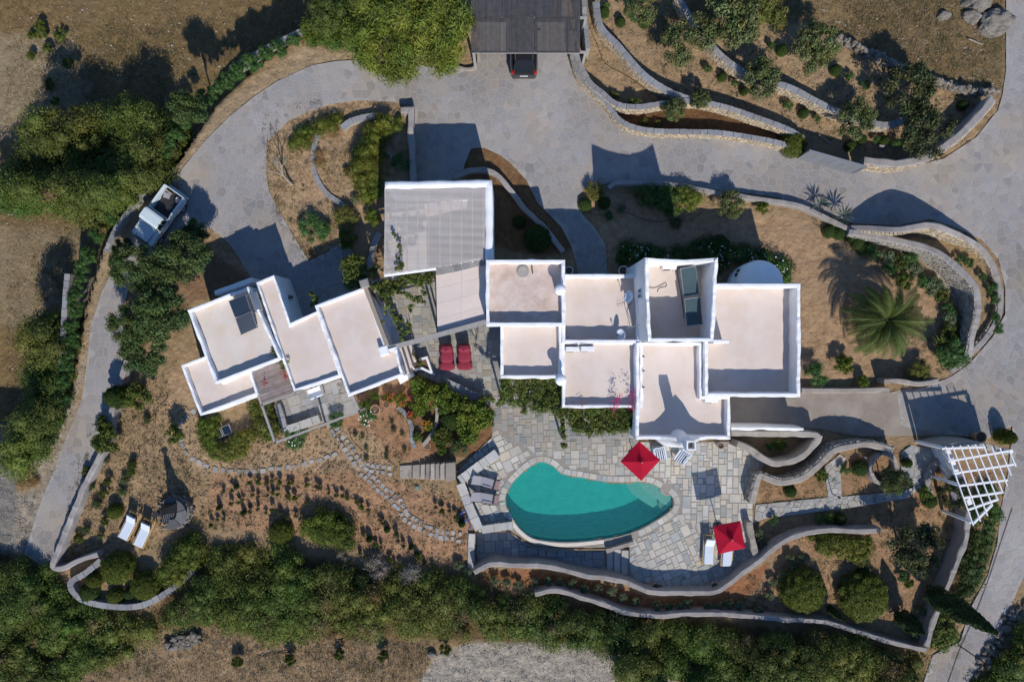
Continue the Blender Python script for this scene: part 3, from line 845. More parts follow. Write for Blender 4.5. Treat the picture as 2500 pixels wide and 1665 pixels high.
gwall('boundary_wall', 'rendered wall following the narrow left lane', [(308,880),(299,907),(272,1003),(246,1104),(210,1174),(178,1250),(146,1330),(127,1383),(155,1386),(185,1371),(238,1353)], 13, .78, M_PLASTG, sm=4)
gwall('planter_wall', 'curved stone edged wall cupping rounded bushes at bottom left', [(246,1368),(209,1398),(172,1422),(180,1448),(209,1468),(268,1480),(335,1480),(388,1458),(434,1426),(471,1392)], 12, .5, M_RUBG, M_SLATE)
gwall('bench_wall', 'tile topped angled bench wall west of the pool', [(1214,1106),(1168,1139),(1122,1173)], 20, .5, M_PLAST, M_FLAG, sm=0)
gwall('bench_wall', 'long grey tiled bench beside the blue hose', [(1124,1180),(1146,1238),(1170,1292)], 19, .5, M_PLAST, M_FLAG, sm=0)
gwall('bench_wall', 'short tiled bench at the southwest pool corner', [(1176,1293),(1210,1288),(1252,1282)], 17, .5, M_PLAST, M_FLAG, sm=0)
gwall('terrace_edge', 'pale slab edging at the west end of the lower strip', [(1152,1302),(1150,1345),(1150,1392)], 14, .12, M_PLAST, M_FLAG, sm=0, z0=-.6)
gwall('bench_wall', 'slate topped stone bench below the burgundy loungers', [(1082,934),(1128,955),(1176,976)], 23, .55, M_RUBG, M_SLATE, sm=0)
gwall('wall_stub', 'pale slab wall at the head of the pool steps', [(1480,1345),(1515,1335),(1548,1325)], 11, .35, M_PLAST, sm=0, z0=-.6)
gwall('garden_wall', 'straight beige wall with hooked end beside the slatted pergola', [(978,268),(1002,268),(1003,330),(1006,400),(1008,446)], 14, .75, M_PLASTG, sm=0)
gwall('planter_wall', 'narrow pale planter wall curling north of the roofs', [(1108,432),(1140,418),(1175,414),(1212,425),(1250,468),(1285,514),(1325,551),(1349,581),(1376,614)], 12, .5, M_PLASTG)
gwall('garden_kerb', 'short curved pale kerb west of the slatted pergola', [(904,656),(905,625),(911,600),(926,568)], 14, .3, M_PLASTG)
gwall('garden_kerb', 'inner curved kerb among the leafy shrubs', [(1062,985),(1067,1007),(1063,1040),(1052,1062),(1032,1087)], 9, .35, M_PLAST)
gwall('garden_kerb', 'outer curved kerb beside the largest leafy shrub', [(1097,968),(1115,992),(1122,1018),(1121,1055)], 9, .35, M_PLAST)
gwall('garden_kerb', 'cobbled kerb edging the red soil flower bed', [(970,994),(990,1010),(1004,1040),(1005,1070),(1012,1094)], 8, .1, M_RUBG, M_SLATE)
gwall('garden_kerb', 'curved slate edging through the driveway island', [(820,270),(800,300),(775,330),(765,365),(765,405),(775,440),(800,475),(835,500),(850,530)], 10, .1, M_RUBG, M_SLATE)
gwall('garden_kerb', 'slate capped low wall on the island beside tall hedge', [(835,313),(855,297),(885,288),(915,283)], 13, .4, M_RUBG, M_SLATE)
gwall('boundary_wall', 'grey capped wall behind oleanders along the upper left verge', [(562,166),(612,138),(640,122),(690,96),(735,75)], 8, .5, M_RUBG, M_SLATE, z0=-2.2)
gwall('boundary_wall', 'overgrown grey wall behind oleanders left of the lane', [(164,668),(158,740),(150,880),(140,980),(128,1050)], 11, .7, M_RUBG, M_SLATE, z0=-2.2)
gwall('planter_wall', 'whitewashed ring around the tree by the path', [(2150,1108),(2132,1125),(2128,1150),(2140,1175),(2165,1183),(2188,1165),(2190,1138),(2178,1112),(2152,1106)], 10, .5, M_PLAST)
gwall('garden_kerb', 'curved pale kerb under the white lattice pergola', [(2298,1122),(2275,1148),(2268,1180),(2278,1215)], 14, .4, M_PLASTG)
gwall('bench_wall', 'rendered block bench beside the eastern parasol', [(1830,1275),(1833,1300),(1842,1340),(1850,1365)], 15, .7, M_PLAST, sm=0)
gwall('planter_wall', 'beige corner wall of the bed east of terrace', [(1842,1158),(1845,1166),(1846,1188),(1840,1228)], 9, .5, M_PLAST, sm=0)
gwall('overgrown_wall', 'hidden slate wall left of the pale blue pickup', [(395,420),(350,470),(310,520),(282,560),(258,615)], 10, .6, M_RUBG, M_SLATE, z0=-2.2)

gwall('gate_wall', 'tall shaded stone wall under the lattice pergola', [(2296,1094),(2330,1086),(2370,1083),(2420,1090),(2462,1106)], 12, 2.3, M_RUBG)
# drystone rubble wall of separate stones
dw = thing('drystone_wall', 'tumbled drystone wall crossing below the dry field', 'wall', (*G(2230, 180), 0))
def rock_mb(c, r, rnd, sq=.7, n=7):
    mb = MB(); v = rnd.uniform(.75, 1.25); w = rnd.uniform(-.06, .08); mb.tint = (v * (1 + w), v, v * (1 - w))
    base = rnd.uniform(0, 6.28); prof = [(.55, -.4), (1.0, -.15), (.95, .25), (.55, .5)]
    el = rnd.uniform(.55, 1.0); rz = rnd.uniform(0, 3.14); ca, sa = math.cos(rz), math.sin(rz); rings = []
    jit = [rnd.uniform(.75, 1.15) for _ in range(n)]
    for rr, zz in prof:
        b = len(mb.v); rings.append(b)
        for k in range(n):
            an = base + 6.283 * k / n; q = rr * r * jit[k] * rnd.uniform(.9, 1.1)
            x, y = q * math.cos(an), q * el * math.sin(an)
            mb.v.append((c[0] + x * ca - y * sa, c[1] + x * sa + y * ca, c[2] + zz * r * 2 * sq * rnd.uniform(.85, 1.15)))
    for b0, b1 in zip(rings[:-1], rings[1:]):
        for k in range(n): mb.face((b0 + k, b0 + (k + 1) % n, b1 + (k + 1) % n, b1 + k))
    mb.face([rings[-1] + k for k in range(n)])
    return mb
rw = random.Random(5)
P = smooth([(2040,98),(2089,121),(2116,135),(2170,160),(2205,176),(2250,195),(2304,212),(2357,224),(2424,230)], 6)
for p in arcstep(P, 7):
    for lay in range(3):
        for s in range(2 if lay < 2 else 1):
            c = G(p[0] + rw.uniform(-4, 4), p[1] + (rw.uniform(-9, 9) if lay < 2 else rw.uniform(-4, 4)))
            r = rw.uniform(.13, .24)
            rock_mb((c[0], c[1], .1 + .2 * lay), r, rw).build('stone', M_BOULD, dw, loc=(c[0], c[1], .1 + .2 * lay))
# boulders at the top right
for (px, py, r, lab) in [(2385,4,1.0,'large cracked grey boulder at the top roadside'),(2432,56,1.2,'big rounded boulder touching the upper road'),(2372,40,.6,'small angular boulder wedged beside bigger boulders'),(2303,40,.42,'pale lone rock lying in the dry field')]:
    c = G(px, py); mb = MB(); bm = bmesh.new(); bmesh.ops.create_icosphere(bm, subdivisions=4, radius=1); sd = rw.uniform(0, 50)
    for v in bm.verts:
        p = v.co; d = 1 + .45 * mnoise.noise((p.x * .9 + sd, p.y * .9, p.z * .9)) + .22 * mnoise.noise((p.x * 2.2 + sd, p.y * 2.2, p.z * 2.2)) - .18 * abs(mnoise.noise((p.x * 3.1, p.y * 3.1 + sd, p.z * 3.1))) + .06 * mnoise.noise((p.x * 8, p.y * 8, p.z * 8 + sd)); v.co = p * d
    bm.verts.index_update(); mb.v = [(c[0] + v.co.x * r, c[1] + v.co.y * r * .8, v.co.z * r * .6) for v in bm.verts]
    for f in bm.faces: mb.face([v.index for v in f.verts])
    bm.free(); o = mb.build('boulder', M_BOULD, None, loc=(c[0], c[1], 0)); tag(o, lab, 'boulder')
rp = thing('rock_pile', 'heap of grey broken rocks at edge of bottom left scrub', 'rock pile', (*G(455, 1565), 0))
for k in range(70):
    a = rw.random(); x = 415 + 75 * a + rw.uniform(-8, 8); y = 1572 - 16 * a + rw.uniform(-18, 14)
    c = G(x, y); r = rw.uniform(.1, .24); rock_mb((c[0], c[1], r * .4 + rw.uniform(0, .12)), r, rw).build('rock', M_BOULD, rp, loc=(c[0], c[1], 0))
rp = thing('rock_pile', 'broken rocks tumbled along the lower right road edge', 'rock pile', (*G(2440, 1560), 0))
for k in range(90):
    a = rw.random(); x = 2485 - 110 * a + rw.uniform(-10, 22); y = 1480 + 160 * a + rw.uniform(-10, 14)
    c = G(x, y); r = rw.uniform(.08, .26); rock_mb((c[0], c[1], r * .3), r, rw).build('rock', M_BOULD, rp, loc=(c[0], c[1], 0))

# stepping stone path and stone stairs
def stepping(name, label, pts, w_px, step_px, seed, rows=1, m=M_FLAG, lo=.5, hi=.8):
    root = thing(name, label, 'path', (*G(*pts[0]), 0)); rnd = random.Random(seed)
    P = arcstep(smooth(pts, 6), step_px)
    for k in range(len(P) - 1):
        p, q = P[k], P[k + 1]; t = Vector((q[0] - p[0], q[1] - p[1]))
        if t.length < 1e-3: continue
        t.normalize()
        for r in range(rows):
            off = (r - (rows - 1) / 2) * w_px / rows + rnd.uniform(-2, 2); sh = rnd.uniform(-2.5, 2.5)
            cx, cy = p[0] - t.y * off + t.x * sh, p[1] + t.x * off + t.y * sh
            hw = w_px / rows * rnd.uniform(.32, .47); hl = step_px * rnd.uniform(.30, .46)
            nn = 7; pl = []
            for a in range(nn):
                an = 6.283 * a / nn + rnd.uniform(-.2, .2); rr = rnd.uniform(.82, 1.15)
                ex, ey = math.copysign(abs(math.cos(an)) ** .6, math.cos(an)) * hl * rr, math.copysign(abs(math.sin(an)) ** .6, math.sin(an)) * hw * rr
                pl.append((cx + t.x * ex - t.y * ey, cy + t.y * ex + t.x * ey))
            w = GP(pl); mb = MB(); mb.tint = shade(lo, hi, .04, rnd); mb.prism(w, -.06, .0 + rnd.uniform(-.012, .012), bev=.012)
            mb.build('stepping_stone', m, root, loc=(*G(cx, cy), -.06))
stepping('stepping_path', 'curving line of single grey stepping stones through raked soil', Z(0,2,[(1760,640),(1700,700),(1650,750),(1640,860),(1660,950),(1690,1010),(1750,1090),(1830,1130),(1990,1180),(2200,1190),(2340,1200)]) + Z(1,2,[(100,1180),(250,1165),(450,1125),(640,1070),(780,1000)]), 15, 20, 1)
stepping('stepping_path', 'wide flagstone path descending from patio to pool corner', Z(1,2,[(680,770),(760,880),(830,970),(900,1080),(970,1190),(1060,1280),(1160,1370),(1250,1450),(1330,1540)]) + Z(1,3,[(1360,60),(1480,140),(1650,210),(1800,240),(1910,260)]), 29, 14, 2, rows=2)
stepping('stepping_path', 'short flat stone path leading to the rough stone stairs', Z(1,2,[(1010,1160),(1120,1180),(1220,1195),(1310,1200)]), 26, 14, 3, rows=2)
ss = thing('stone_stairs', 'rough stone garden stairs climbing towards the pool terrace', 'stairs', (*G(1050, 1150), 0))
ex = [976, 1008, 1028, 1041, 1053, 1065, 1077, 1090, 1116]
for k in range(8):
    mb = MB(); mb.tint = shade(.85, 1.15, .05)
    z = .10 + .085 * k
    pl = [(ex[k], 1136 - k * 1.5 + R.uniform(-2, 2)), (ex[k + 1] - 2.5, 1134 - k * 1.5), (ex[k + 1] - 2.5 + R.uniform(-1, 1), 1166), (ex[k], 1169 + R.uniform(-2, 2))]
    mb.prism(GP(pl), -.08, z, bev=.025); mb.build('step', M_PLAST if k % 2 else M_RUBG, ss)
# courtyard planter
pl = thing('planter', 'whitewashed kite shaped planter of bare soil by the courtyard', 'planter', (*G(1030, 890), 0))
pp = [(1000,886),(1010,878),(1043,869),(1060,917),(1030,902),(1012,906),(1002,900)]
mb = MB(); mb.strip(GP(pp, .6), .16, 0, .6, closed=True, inset=True, r=.03, step=.2, wob=.01); mb.build('rim', M_WHITE, pl)
mb = MB(); V, F = fill_mesh(GP(pp, .6), [], .42); mb.v = V; [mb.face(f) for f in F]; mb.build('soil', M_SOIL, pl)
# ================================================================== houses
def inset_poly(w, d):
    if area(w) < 0: w = w[::-1]
    n = len(w); out = []
    for i in range(n):
        p, a, c = Vector(w[i]), Vector(w[i - 1]), Vector(w[(i + 1) % n])
        d1 = (p - a).normalized(); d2 = (c - p).normalized(); t = (d1 + d2)
        t = t.normalized() if t.length > 1e-4 else d1
        m = d / max(.35, t.dot(d1)); out.append((p.x - t.y * m, p.y + t.x * m))
    return out
def block(root, corners, h, hf, roofm, w=.3, tops=None, z0=-.1, seed=0, wob=.03, wallname='wall'):
    hs = tops or [h] * len(corners)
    W = [G(x, y, hh) for (x, y), hh in zip(corners, hs)]
    mb = MB()
    if area(W) < 0: W = W[::-1]; hs = hs[::-1]
    w *= .68
    mb.strip(W, w, z0, hs, closed=True, inset=True, r=.05, step=.2, wob=wob, seed=seed)
    mb.build(wallname, M_WHITE, root)
    mb = MB(); V, F = fill_mesh(inset_poly(W, w * .5), [], hf); mb.v = V
    for f in F: mb.face(f)
    mb.build('roof', roofm, root)
    return W
def opening(root, a, b, z0, z1, kind='window', glass=True, bars=1):
    """window or door standing in a wall face from plan point a to b"""
    a = Vector(a); b = Vector(b); t = (b - a); L = t.length; t.normalize(); rz = math.atan2(t.y, t.x); c = (a + b) / 2
    mb = MB(); mb.box((c.x, c.y, (z0 + z1) / 2), (L, .1, z1 - z0), rz)
    f = mb.build(kind, M_WOODG if kind == 'door' else M_WPAINT, root)
    mb = MB()
    if kind == 'window':
        for k in range(bars + 1):
            o = (k - bars / 2) * L / (bars + 1); mb = MB()
            mb.box((c.x + t.x * o, c.y + t.y * o, (z0 + z1) / 2), (L / (bars + 1) - .08, .13, z1 - z0 - .12), rz); mb.build('pane', M_GLASS, f)
    else:
        mb.box((c.x + t.x * L * .36, c.y + t.y * L * .36, z0 + 1.0), (.14, .2, .03), rz); mb.build('handle', M_STEEL, f)

hr = thing('house', 'large white cubic house of stepped flat roofs beside pool', 'house', (*G(1560, 820), 0))
block(hr, [(1186,634),(1380,634),(1380,796),(1186,796)], 4.6, 4.0, M_ROOFB, .32, seed=1)
block(hr, [(1372,669),(1566,669),(1566,838),(1372,838)], 4.0, 3.25, M_ROOF, .32, seed=2)
block(hr, [(1575,628),(1620,632),(1665,634),(1710,632),(1754,628),(1748,730),(1743,834),(1660,834),(1581,834),(1577,730)], 6.9, 4.5, M_ROOF, .3,
      tops=[7.1,6.7,6.55,6.7,7.1,6.85,6.7,6.6,6.7,6.85], seed=3, wob=.035)
block(hr, [(1720,692),(1955,692),(1955,969),(1720,969)], 4.5, 3.3, M_ROOF, .34, seed=4)
block(hr, [(1221,789),(1373,789),(1373,924),(1221,924)], 3.9, 3.4, M_ROOF, .3, seed=5)
block(hr, [(1372,834),(1570,834),(1570,996),(1372,996)], 3.7, 3.3, M_ROOF, .28, seed=6)
mb = MB(); mb.strip([G(1742, 834, 4.7), G(1780, 834, 4.7)], .24, 3.2, 4.7, r=.05, step=.2); mb.build('parapet', M_WHITE, hr)
yb = 1072 - 832.5
def yy(h): return 832.5 + yb * (1 - 4.1 / 46) / (1 - h / 46)
def xx(x, h): return 1250 + (x - 1250) * (1 - 4.1 / 46) / (1 - h / 46)
gab = [(1770, 4.1), (1722, 4.15), (1704, 4.5), (1693, 5.2), (1680, 5.6), (1664, 5.2), (1640, 4.7), (1612, 4.2), (1570, 4.1)]
block(hr, [(1553,836),(1715,836),(1715,966),(1783,966),(1783,1072)] + [(xx(x, h), yy(h)) for x, h in gab] + [(1553,1072)], 4.1, 3.5, M_ROOF, .3,
      tops=[4.1] * 5 + [h for x, h in gab] + [4.1], seed=7)
# fireplace breast and chimney stack on the south gable
c = G(1686, 1092, 6.4)
mb = MB(); b = mb.lathe([(.95, 0), (.75, 2.2), (.52, 3.8), (.36, 5.0), (.30, 5.9)], (c[0], c[1] + .12, 0), 18); mb.disc(b[-1], 18)
mb.build('chimney', M_WHITE, hr, smooth_=True)
mb = MB(); mb.strip([(c[0] - .27, c[1] - .15), (c[0] + .27, c[1] - .15), (c[0] + .27, c[1] + .39), (c[0] - .27, c[1] + .39)], .09, 5.85, 6.55, closed=True, inset=True, r=.02, step=.3, wob=.01)
mb.build('chimney_pot', M_WHITE, hr)
for px, py, h, hb in ((1370, 928, 4.85, 3.3), (1368, 707, 5.2, 3.9)):
    c = G(px, py, h); mb = MB(); b = mb.lathe([(.24, hb - .4), (.22, h - .28), (.33, h - .22), (.34, h - .1), (.22, h), (.02, h + .04)], (*c, 0), 20); mb.disc(b[-1], 20)
    mb.build('round_chimney', M_WHITE, hr, smooth_=True)
# domed apse on the north side
c = G(1862, 690, 2.6); mb = MB(); b = mb.lathe([(1.45, 0), (1.45, 2.1)] + [(1.45 * math.cos(a), 2.1 + .75 * math.sin(a)) for a in (.3, .6, .9, 1.2, 1.45)], (*c, 0), 32); mb.disc(b[-1], 32)
mb.build('dome', M_WHITE, hr, smooth_=True)
for an in (2.75, 2.55):
    p = (c[0] + 1.46 * math.cos(an), c[1] + 1.46 * math.sin(an)); mb = MB(); mb.box((p[0], p[1], 1.7), (.12, .2, .35), an); mb.build('slit_window', M_GLASS, hr)
for (x, y, h) in ((1571,870,3.75),(1571,905,3.75),(1571,945,3.75),(1712,862,3.9),(1712,886,3.9),(1712,912,3.9),(1712,945,3.9),(1563,720,3.7),(1563,760,3.7),(1374,750,4.2),(1942,760,3.7),(1942,860,3.7)):
    p = G(x, y, h); mb = MB(); mb.box((p[0], p[1], h), (.12, .09, .09)); mb.build('drain_mouth', M_DARK, hr)
for pts_, lab in ((Z(2,1,[(1230,1050),(1300,1055),(1360,1030),(1400,1010),(1405,1040),(1340,1060),(1325,1095)]), 'thin wire lying on the tower roof'), (Z(2,1,[(1100,1140),(1080,1200),(1050,1260),(1075,1330),(1100,1410)]), 'thin cable between aerial and dish on the roof')):
    hh = 4.53 if 'tower' in lab else 3.28; mb = MB(); W_ = [(*G(x, y, hh), hh) for x, y in smooth(pts_, 5)]; mb.tube(W_, .014, 4); o_ = mb.build('roof_cable', M_HOSE, loc=W_[0]); tag(o_, lab, 'cable')
# doors and windows of the main house
def Xw(px, h): return G(px, 832.5, h)[0]
def Yw(py, h): return G(1250, py, h)[1]
y = Yw(669, 4.0); opening(hr, (Xw(1425, 4), y), (Xw(1470, 4), y), 0, 2.1, 'door')
y = Yw(634, 4.6); opening(hr, (Xw(1230, 4.6), y), (Xw(1262, 4.6), y), 1.0, 2.1)
y = Yw(996, 3.7); opening(hr, (Xw(1400, 3.7), y), (Xw(1440, 3.7), y), 0, 2.1, 'door'); opening(hr, (Xw(1480, 3.7), y), (Xw(1530, 3.7), y), .9, 2.1)
y = Yw(924, 3.9); opening(hr, (Xw(1270, 3.9), y), (Xw(1320, 3.9), y), 0, 2.1, 'door')
x = Xw(1221, 3.9); opening(hr, (x, Yw(840, 3.9)), (x, Yw(870, 3.9)), .9, 2.0)
y = Yw(969, 4.5); opening(hr, (Xw(1830, 4.5), y), (Xw(1890, 4.5), y), 1.0, 2.2)
x = Xw(1575, 6.9); opening(hr, (x, Yw(700, 6.9)), (x, Yw(725, 6.9)), 5.0, 5.9)

hl = thing('house', 'long low white guest house turned askew west of the courtyard', 'house', (*G(720, 840), 0))
L1 = block(hl, [(457,757),(606,699),(688,876),(525,938)], 3.6, 3.15, M_ROOFY, .26, seed=11)
L2 = block(hl, [(441,892),(520,861),(546,930),(611,902),(631,963),(488,1016)], 2.9, 2.55, M_ROOF, .26, seed=12)
L3 = block(hl, [(624,690),(669,671),(709,788),(776,758),(834,918),(717,957)], 3.2, 2.95, M_ROOF, .24, seed=13)
L4 = block(hl, [(768,746),(893,699),(946,852),(966,846),(985,916),(850,968)], 3.4, 3.0, M_ROOF, .26, seed=14)
# lower white wall seen north of the first roof
mb = MB(); mb.strip([(*G(524, 716, 2.3),), (*G(614, 683, 2.3),)], .3, -.1, 2.3, r=.05); mb.build('wall', M_WHITE, hl)
p = G(708, 725, 1.9); mb = MB(); mb.box((p[0], p[1], 1.75), (.16, .22, .4), -.33); mb.build('slit_window', M_GLASS, hl)
# divider parapets carry dark drain mouths
for (x, y) in ((635, 729), (650, 771), (665, 813), (786, 774), (795, 800), (812, 846), (828, 890)):
    p = G(x, y, 3.2); mb = MB(); mb.box((p[0], p[1], 3.14), (.14, .10, .10), -.3); mb.build('drain_mouth', M_DARK, hl)
a, b_ = L4[0], L4[1]
def mid(a, b, t): return (a[0] + (b[0] - a[0]) * t, a[1] + (b[1] - a[1]) * t)
for W_, i, t0, t1, kind, z0, z1 in ((L4, 0, .3, .5, 'window', .9, 2.0), (L1, 3, .4, .6, 'window', 1, 2.1), (L3, 4, .3, .55, 'door', 0, 2.1), (L4, 5, .3, .5, 'window', .9, 2.1)):
    opening(hl, mid(W_[i], W_[(i + 1) % len(W_)], t0), mid(W_[i], W_[(i + 1) % len(W_)], t1), z0, z1, kind)
# built-in whitewashed counters and steps east of the guest house
cb = thing('built_in_counter', 'whitewashed built-in bench and sink counter beside the guest house', 'counter', (*G(945, 790), 0))
for poly, h in (([(915,741),(934,735),(947,753),(925,764)], 1.35), ([(923,770),(945,757),(984,838),(952,848)], .85), ([(922,772),(933,768),(965,846),(953,850)], .5)):
    mb = MB(); mb.prism(GP(poly, h), 0, h, bev=.03); mb.build('counter_block', M_WHITE, cb)
p = G(963, 805, .9); mb = MB(); mb.box((p[0], p[1], .87), (.42, .55, .05), .35, bev=.02); mb.build('sink', M_CUSH, cb)
es = thing('outside_steps', 'white plastered steps descending from guest house roof terrace', 'steps', (*G(985, 880), 0))
for poly, h in (([(966,846),(978,842),(1000,912),(985,917)], 2.4), ([(978,842),(990,838),(1008,895),(997,900)], 1.7), ([(990,838),(1003,835),(1014,878),(1006,886)], 1.0), ([(970,895),(982,890),(990,914),(978,918)], 3.1), ([(968,918),(1006,905),(1012,918),(977,938)], .5)):
    mb = MB(); mb.prism(GP(poly, h), 0, h, bev=.03); mb.build('step', M_ROOF if h != .5 else M_WPAINT, es)

# ---------------------------------------------------------------- slatted pergola with its white wall
sp = thing('slatted_pergola', 'big white slatted pergola roof on thick white walls', 'pergola', (*G(1070, 560), 0))
hp = 4.0
mb = MB(); mb.strip([G(940, 452, hp), G(1193, 448, hp), G(1194, 634, hp)], .46, -.1, hp, r=.1, step=.3, wob=.03); mb.build('wall', M_WHITE, sp, smooth_=True)
n = 76
for k in range(n):
    y0 = 461 + (669 - 461) * k / (n - 1)
    x0 = 940 - 4 * k / (n - 1); x1 = 1184.5
    if y0 > 634: x1 = 1184 - (y0 - 634) / (655 - 634) * 120
    if y0 > 655: x1 = 1064 - (y0 - 655) / (671 - 655) * 128
    if x1 - x0 < 6: continue
    a, b_ = G(x0, y0, hp), G(x1, y0 - 1.5, hp)
    mb = MB(); mb.tint = gray(.94, 1.05); mb.box(((a[0] + b_[0]) / 2, (a[1] + b_[1]) / 2, hp - .08), (b_[0] - a[0], .031, .03), math.atan2(b_[1] - a[1], b_[0] - a[0]))
    mb.build('slat', mat('warm_slat', (.66, .60, .55), (.60, .55, .51), 1.0), sp)
for k in range(10):
    x = 941 + (1180 - 941) * k / 9
    a, b_ = G(x, 458, hp), G(x - (3 if k < 5 else 1), 668 - k * 3.4, hp)
    mb = MB(); mb.box(((a[0] + b_[0]) / 2, (a[1] + b_[1]) / 2, hp - .19), (.06, abs(b_[1] - a[1]), .16), math.atan2(b_[0] - a[0], a[1] - b_[1]) * 0); mb.build('rafter', MATS['warm_slat'], sp)
a, b_ = G(937, 672, hp), G(1064, 655, hp)
mb = MB(); mb.tube([(*a, hp - .2), (*b_, hp - .2)], .09, 6); mb.build('beam', M_WPAINT, sp)
for px, py in ((938, 668), (940, 560)):
    p = G(px, py, hp); mb = MB(); mb.box((p[0] + .05, p[1], 1.85), (.16, .16, 3.7)); mb.build('post', M_WPAINT, sp)
fl = sheet('pergola_floor', GP([(950,470),(1185,470),(1190,650),(948,680)], .3), .012, mat('pale_tile', (.36,.27,.22), (.20,.22,.28), .7, (.42,.31,.20), .5)); fl['label'] = 'pale tiled floor under the slatted pergola'

# ---------------------------------------------------------------- beige panel roof over the courtyard
aw = thing('patio_roof', 'flat pinkish panel roof spanning between courtyard and house', 'patio roof', (*G(1125, 730), 0))
def bil(q, u, v):
    (ax, ay), (bx, by), (cx, cy), (dx, dy) = q
    return ((ax * (1 - u) + bx * u) * (1 - v) + (dx * (1 - u) + cx * u) * v, (ay * (1 - u) + by * u) * (1 - v) + (dy * (1 - u) + cy * u) * v)
Q4 = [(1064,668),(1190,638),(1184,784),(1068,816)]
for i in range(2):
    for j in range(4):
        u0, u1, v0, v1 = i / 2 + .0015, (i + 1) / 2 - .0015, j / 4 + .0015, (j + 1) / 4 - .0015
        mb = MB(); mb.tint = gray(.97, 1.02); mb.prism(GP([bil(Q4, u0, v0), bil(Q4, u1, v0), bil(Q4, u1, v1), bil(Q4, u0, v1)], 3.0), 2.95, 3.0, bottom=True); mb.build('roof_panel', M_AWN, aw)
for a, b_ in (((1064,668),(1068,816)), ((1190,638),(1184,784))):
    a, b_ = G(*a, 2.9), G(*b_, 2.9); mb = MB(); mb.tube([(*a, 2.89), (*b_, 2.89)], .06, 4); mb.build('beam', M_DARK, aw)
mb = MB(); a, b_ = G(1068, 818, 3), G(1184, 786, 3); mb.tube([(*a, 3.0), (*b_, 3.0)], .05, 6); mb.build('gutter', M_WPAINT, aw)
for px, py in ((1066, 674), (1070, 812)):
    p = G(px, py, 2.9); mb = MB(); mb.box((p[0], p[1], 1.45), (.1, .1, 2.9)); mb.build('post', M_WPAINT, aw)
sw = thing('stone_lintel', 'grey stone slab lintel along the top of courtyard roof', 'lintel', (*G(1120, 655), 0))
pts = [(1064,663),(1085,659),(1106,655),(1127,650),(1148,645),(1169,640),(1188,636)]
for a, b_ in zip(pts[:-1], pts[1:]):
    a, b_ = G(*a, 3.1), G(*b_, 3.1); mb = MB(); mb.tint = gray(.8, 1.1); mb.box(((a[0] + b_[0]) / 2, (a[1] + b_[1]) / 2, 3.06), (math.dist(a, b_) - .02, .5, .12), math.atan2(b_[1] - a[1], b_[0] - a[0]), bev=.01); mb.build('slab', M_SLATE, sw)
a, b_ = G(1064, 663, 3), G(1188, 636, 3)
mb = MB(); mb.box(((a[0] + b_[0]) / 2, (a[1] + b_[1]) / 2, 1.48), (math.dist(a, b_), .36, 2.98), math.atan2(b_[1] - a[1], b_[0] - a[0])); mb.build('wall', M_WHITE, sw)

# ---------------------------------------------------------------- wooden court pergola
cp = thing('court_pergola', 'open timber beams framing the vine covered courtyard', 'pergola', (*G(980, 760), 0))
for a, b_, w, h, m in (((890,697),(946,846),.26,3.45,M_WOOD), ((941,853),(1186,786),.30,3.3,M_WOODG), ((905,690),(1064,656),.18,3.3,M_WOODG), ((912,712),(1060,682),.12,3.2,M_WOOD)):
    a, b_ = G(*a, h), G(*b_, h); L = math.dist(a, b_); mb = MB()
    mb.box(((a[0] + b_[0]) / 2, (a[1] + b_[1]) / 2, h - .1), (L, w, .2), math.atan2(b_[1] - a[1], b_[0] - a[0])); mb.build('beam', m, cp)
for (px, py), h, m, s in (((889,692), 3.6, M_PLASTG, .55), ((936,856), 3.5, M_WHITE, .6), ((1060, 820), 3.2, M_WOODG, .16)):
    p = G(px, py, h); mb = MB(); mb.box((p[0], p[1], h / 2), (s, s, h), .3, bev=.06); mb.build('pillar', m, cp)

# ---------------------------------------------------------------- reed shade and frame on the west patio
ps = sheet('patio', GP(PATIO), .01, M_MORTAR); ps['label'] = 'small flagstone patio in front of the guest house'
WORLD_LOC[ps.name] = Vector((0, 0, 0))
lay_stones(ps, ashlar(PATIO, [], 8, -.33, PATIO[0], 1.5, 12), M_FLAG, lambda p: shade(.58, .9, .06), z1=.035, name='flagstone', rest='flagstone_fill')
rp_ = thing('reed_pergola', 'small reed mat shade and timber frame over the patio', 'pergola', (*G(690, 980), 0))
q = [(616,905),(681,877),(718,957),(641,985)]
N_ = 62; rest = MB()
for k in range(N_):
    v0, v1 = k / N_, (k + .86) / N_
    rest.tint = shade(.6, 1.25, .04); z = 2.62 + R.uniform(-.012, .012)
    rest.prism(GP([bil(q, 0, v0), bil(q, 1 + R.uniform(-.01, .01), v0), bil(q, 1, v1), bil(q, 0, v1)], 2.6), z - .02, z)
rest.build('reed_mat', M_REEDP, rp_, kind='stuff')
for a, b_ in (((629,962),(671,1081)), ((671,1081),(877,1004)), ((877,1004),(858,962)), ((640,988),(719,960))):
    a, b_ = G(*a, 2.5), G(*b_, 2.5); mb = MB(); mb.box(((a[0] + b_[0]) / 2, (a[1] + b_[1]) / 2, 2.43), (math.dist(a, b_) + .1, .14, .14), math.atan2(b_[1] - a[1], b_[0] - a[0])); mb.build('beam', M_WOODG, rp_)
for px, py in ((671,1081),(877,1004),(770,1044)):
    p = G(px, py, 2.4); mb = MB(); mb.box((p[0], p[1], 1.2), (.12, .12, 2.4)); mb.build('post', M_WOODG, rp_)
gwall('bench_wall', 'slate bench wall along the west side of the patio', [(676,985),(686,1015),(697,1052)], 13, .45, M_RUBG, M_SLATE, sm=0)
gwall('bench_wall', 'stone bench wall along the south side of the patio', [(702,1048),(740,1036),(780,1021)], 17, .5, M_RUBG, M_FLAG, sm=0)
tb = thing('patio_table', 'square white table standing on the guest house patio', 'table', (*G(777, 957), .03), -(-.38))
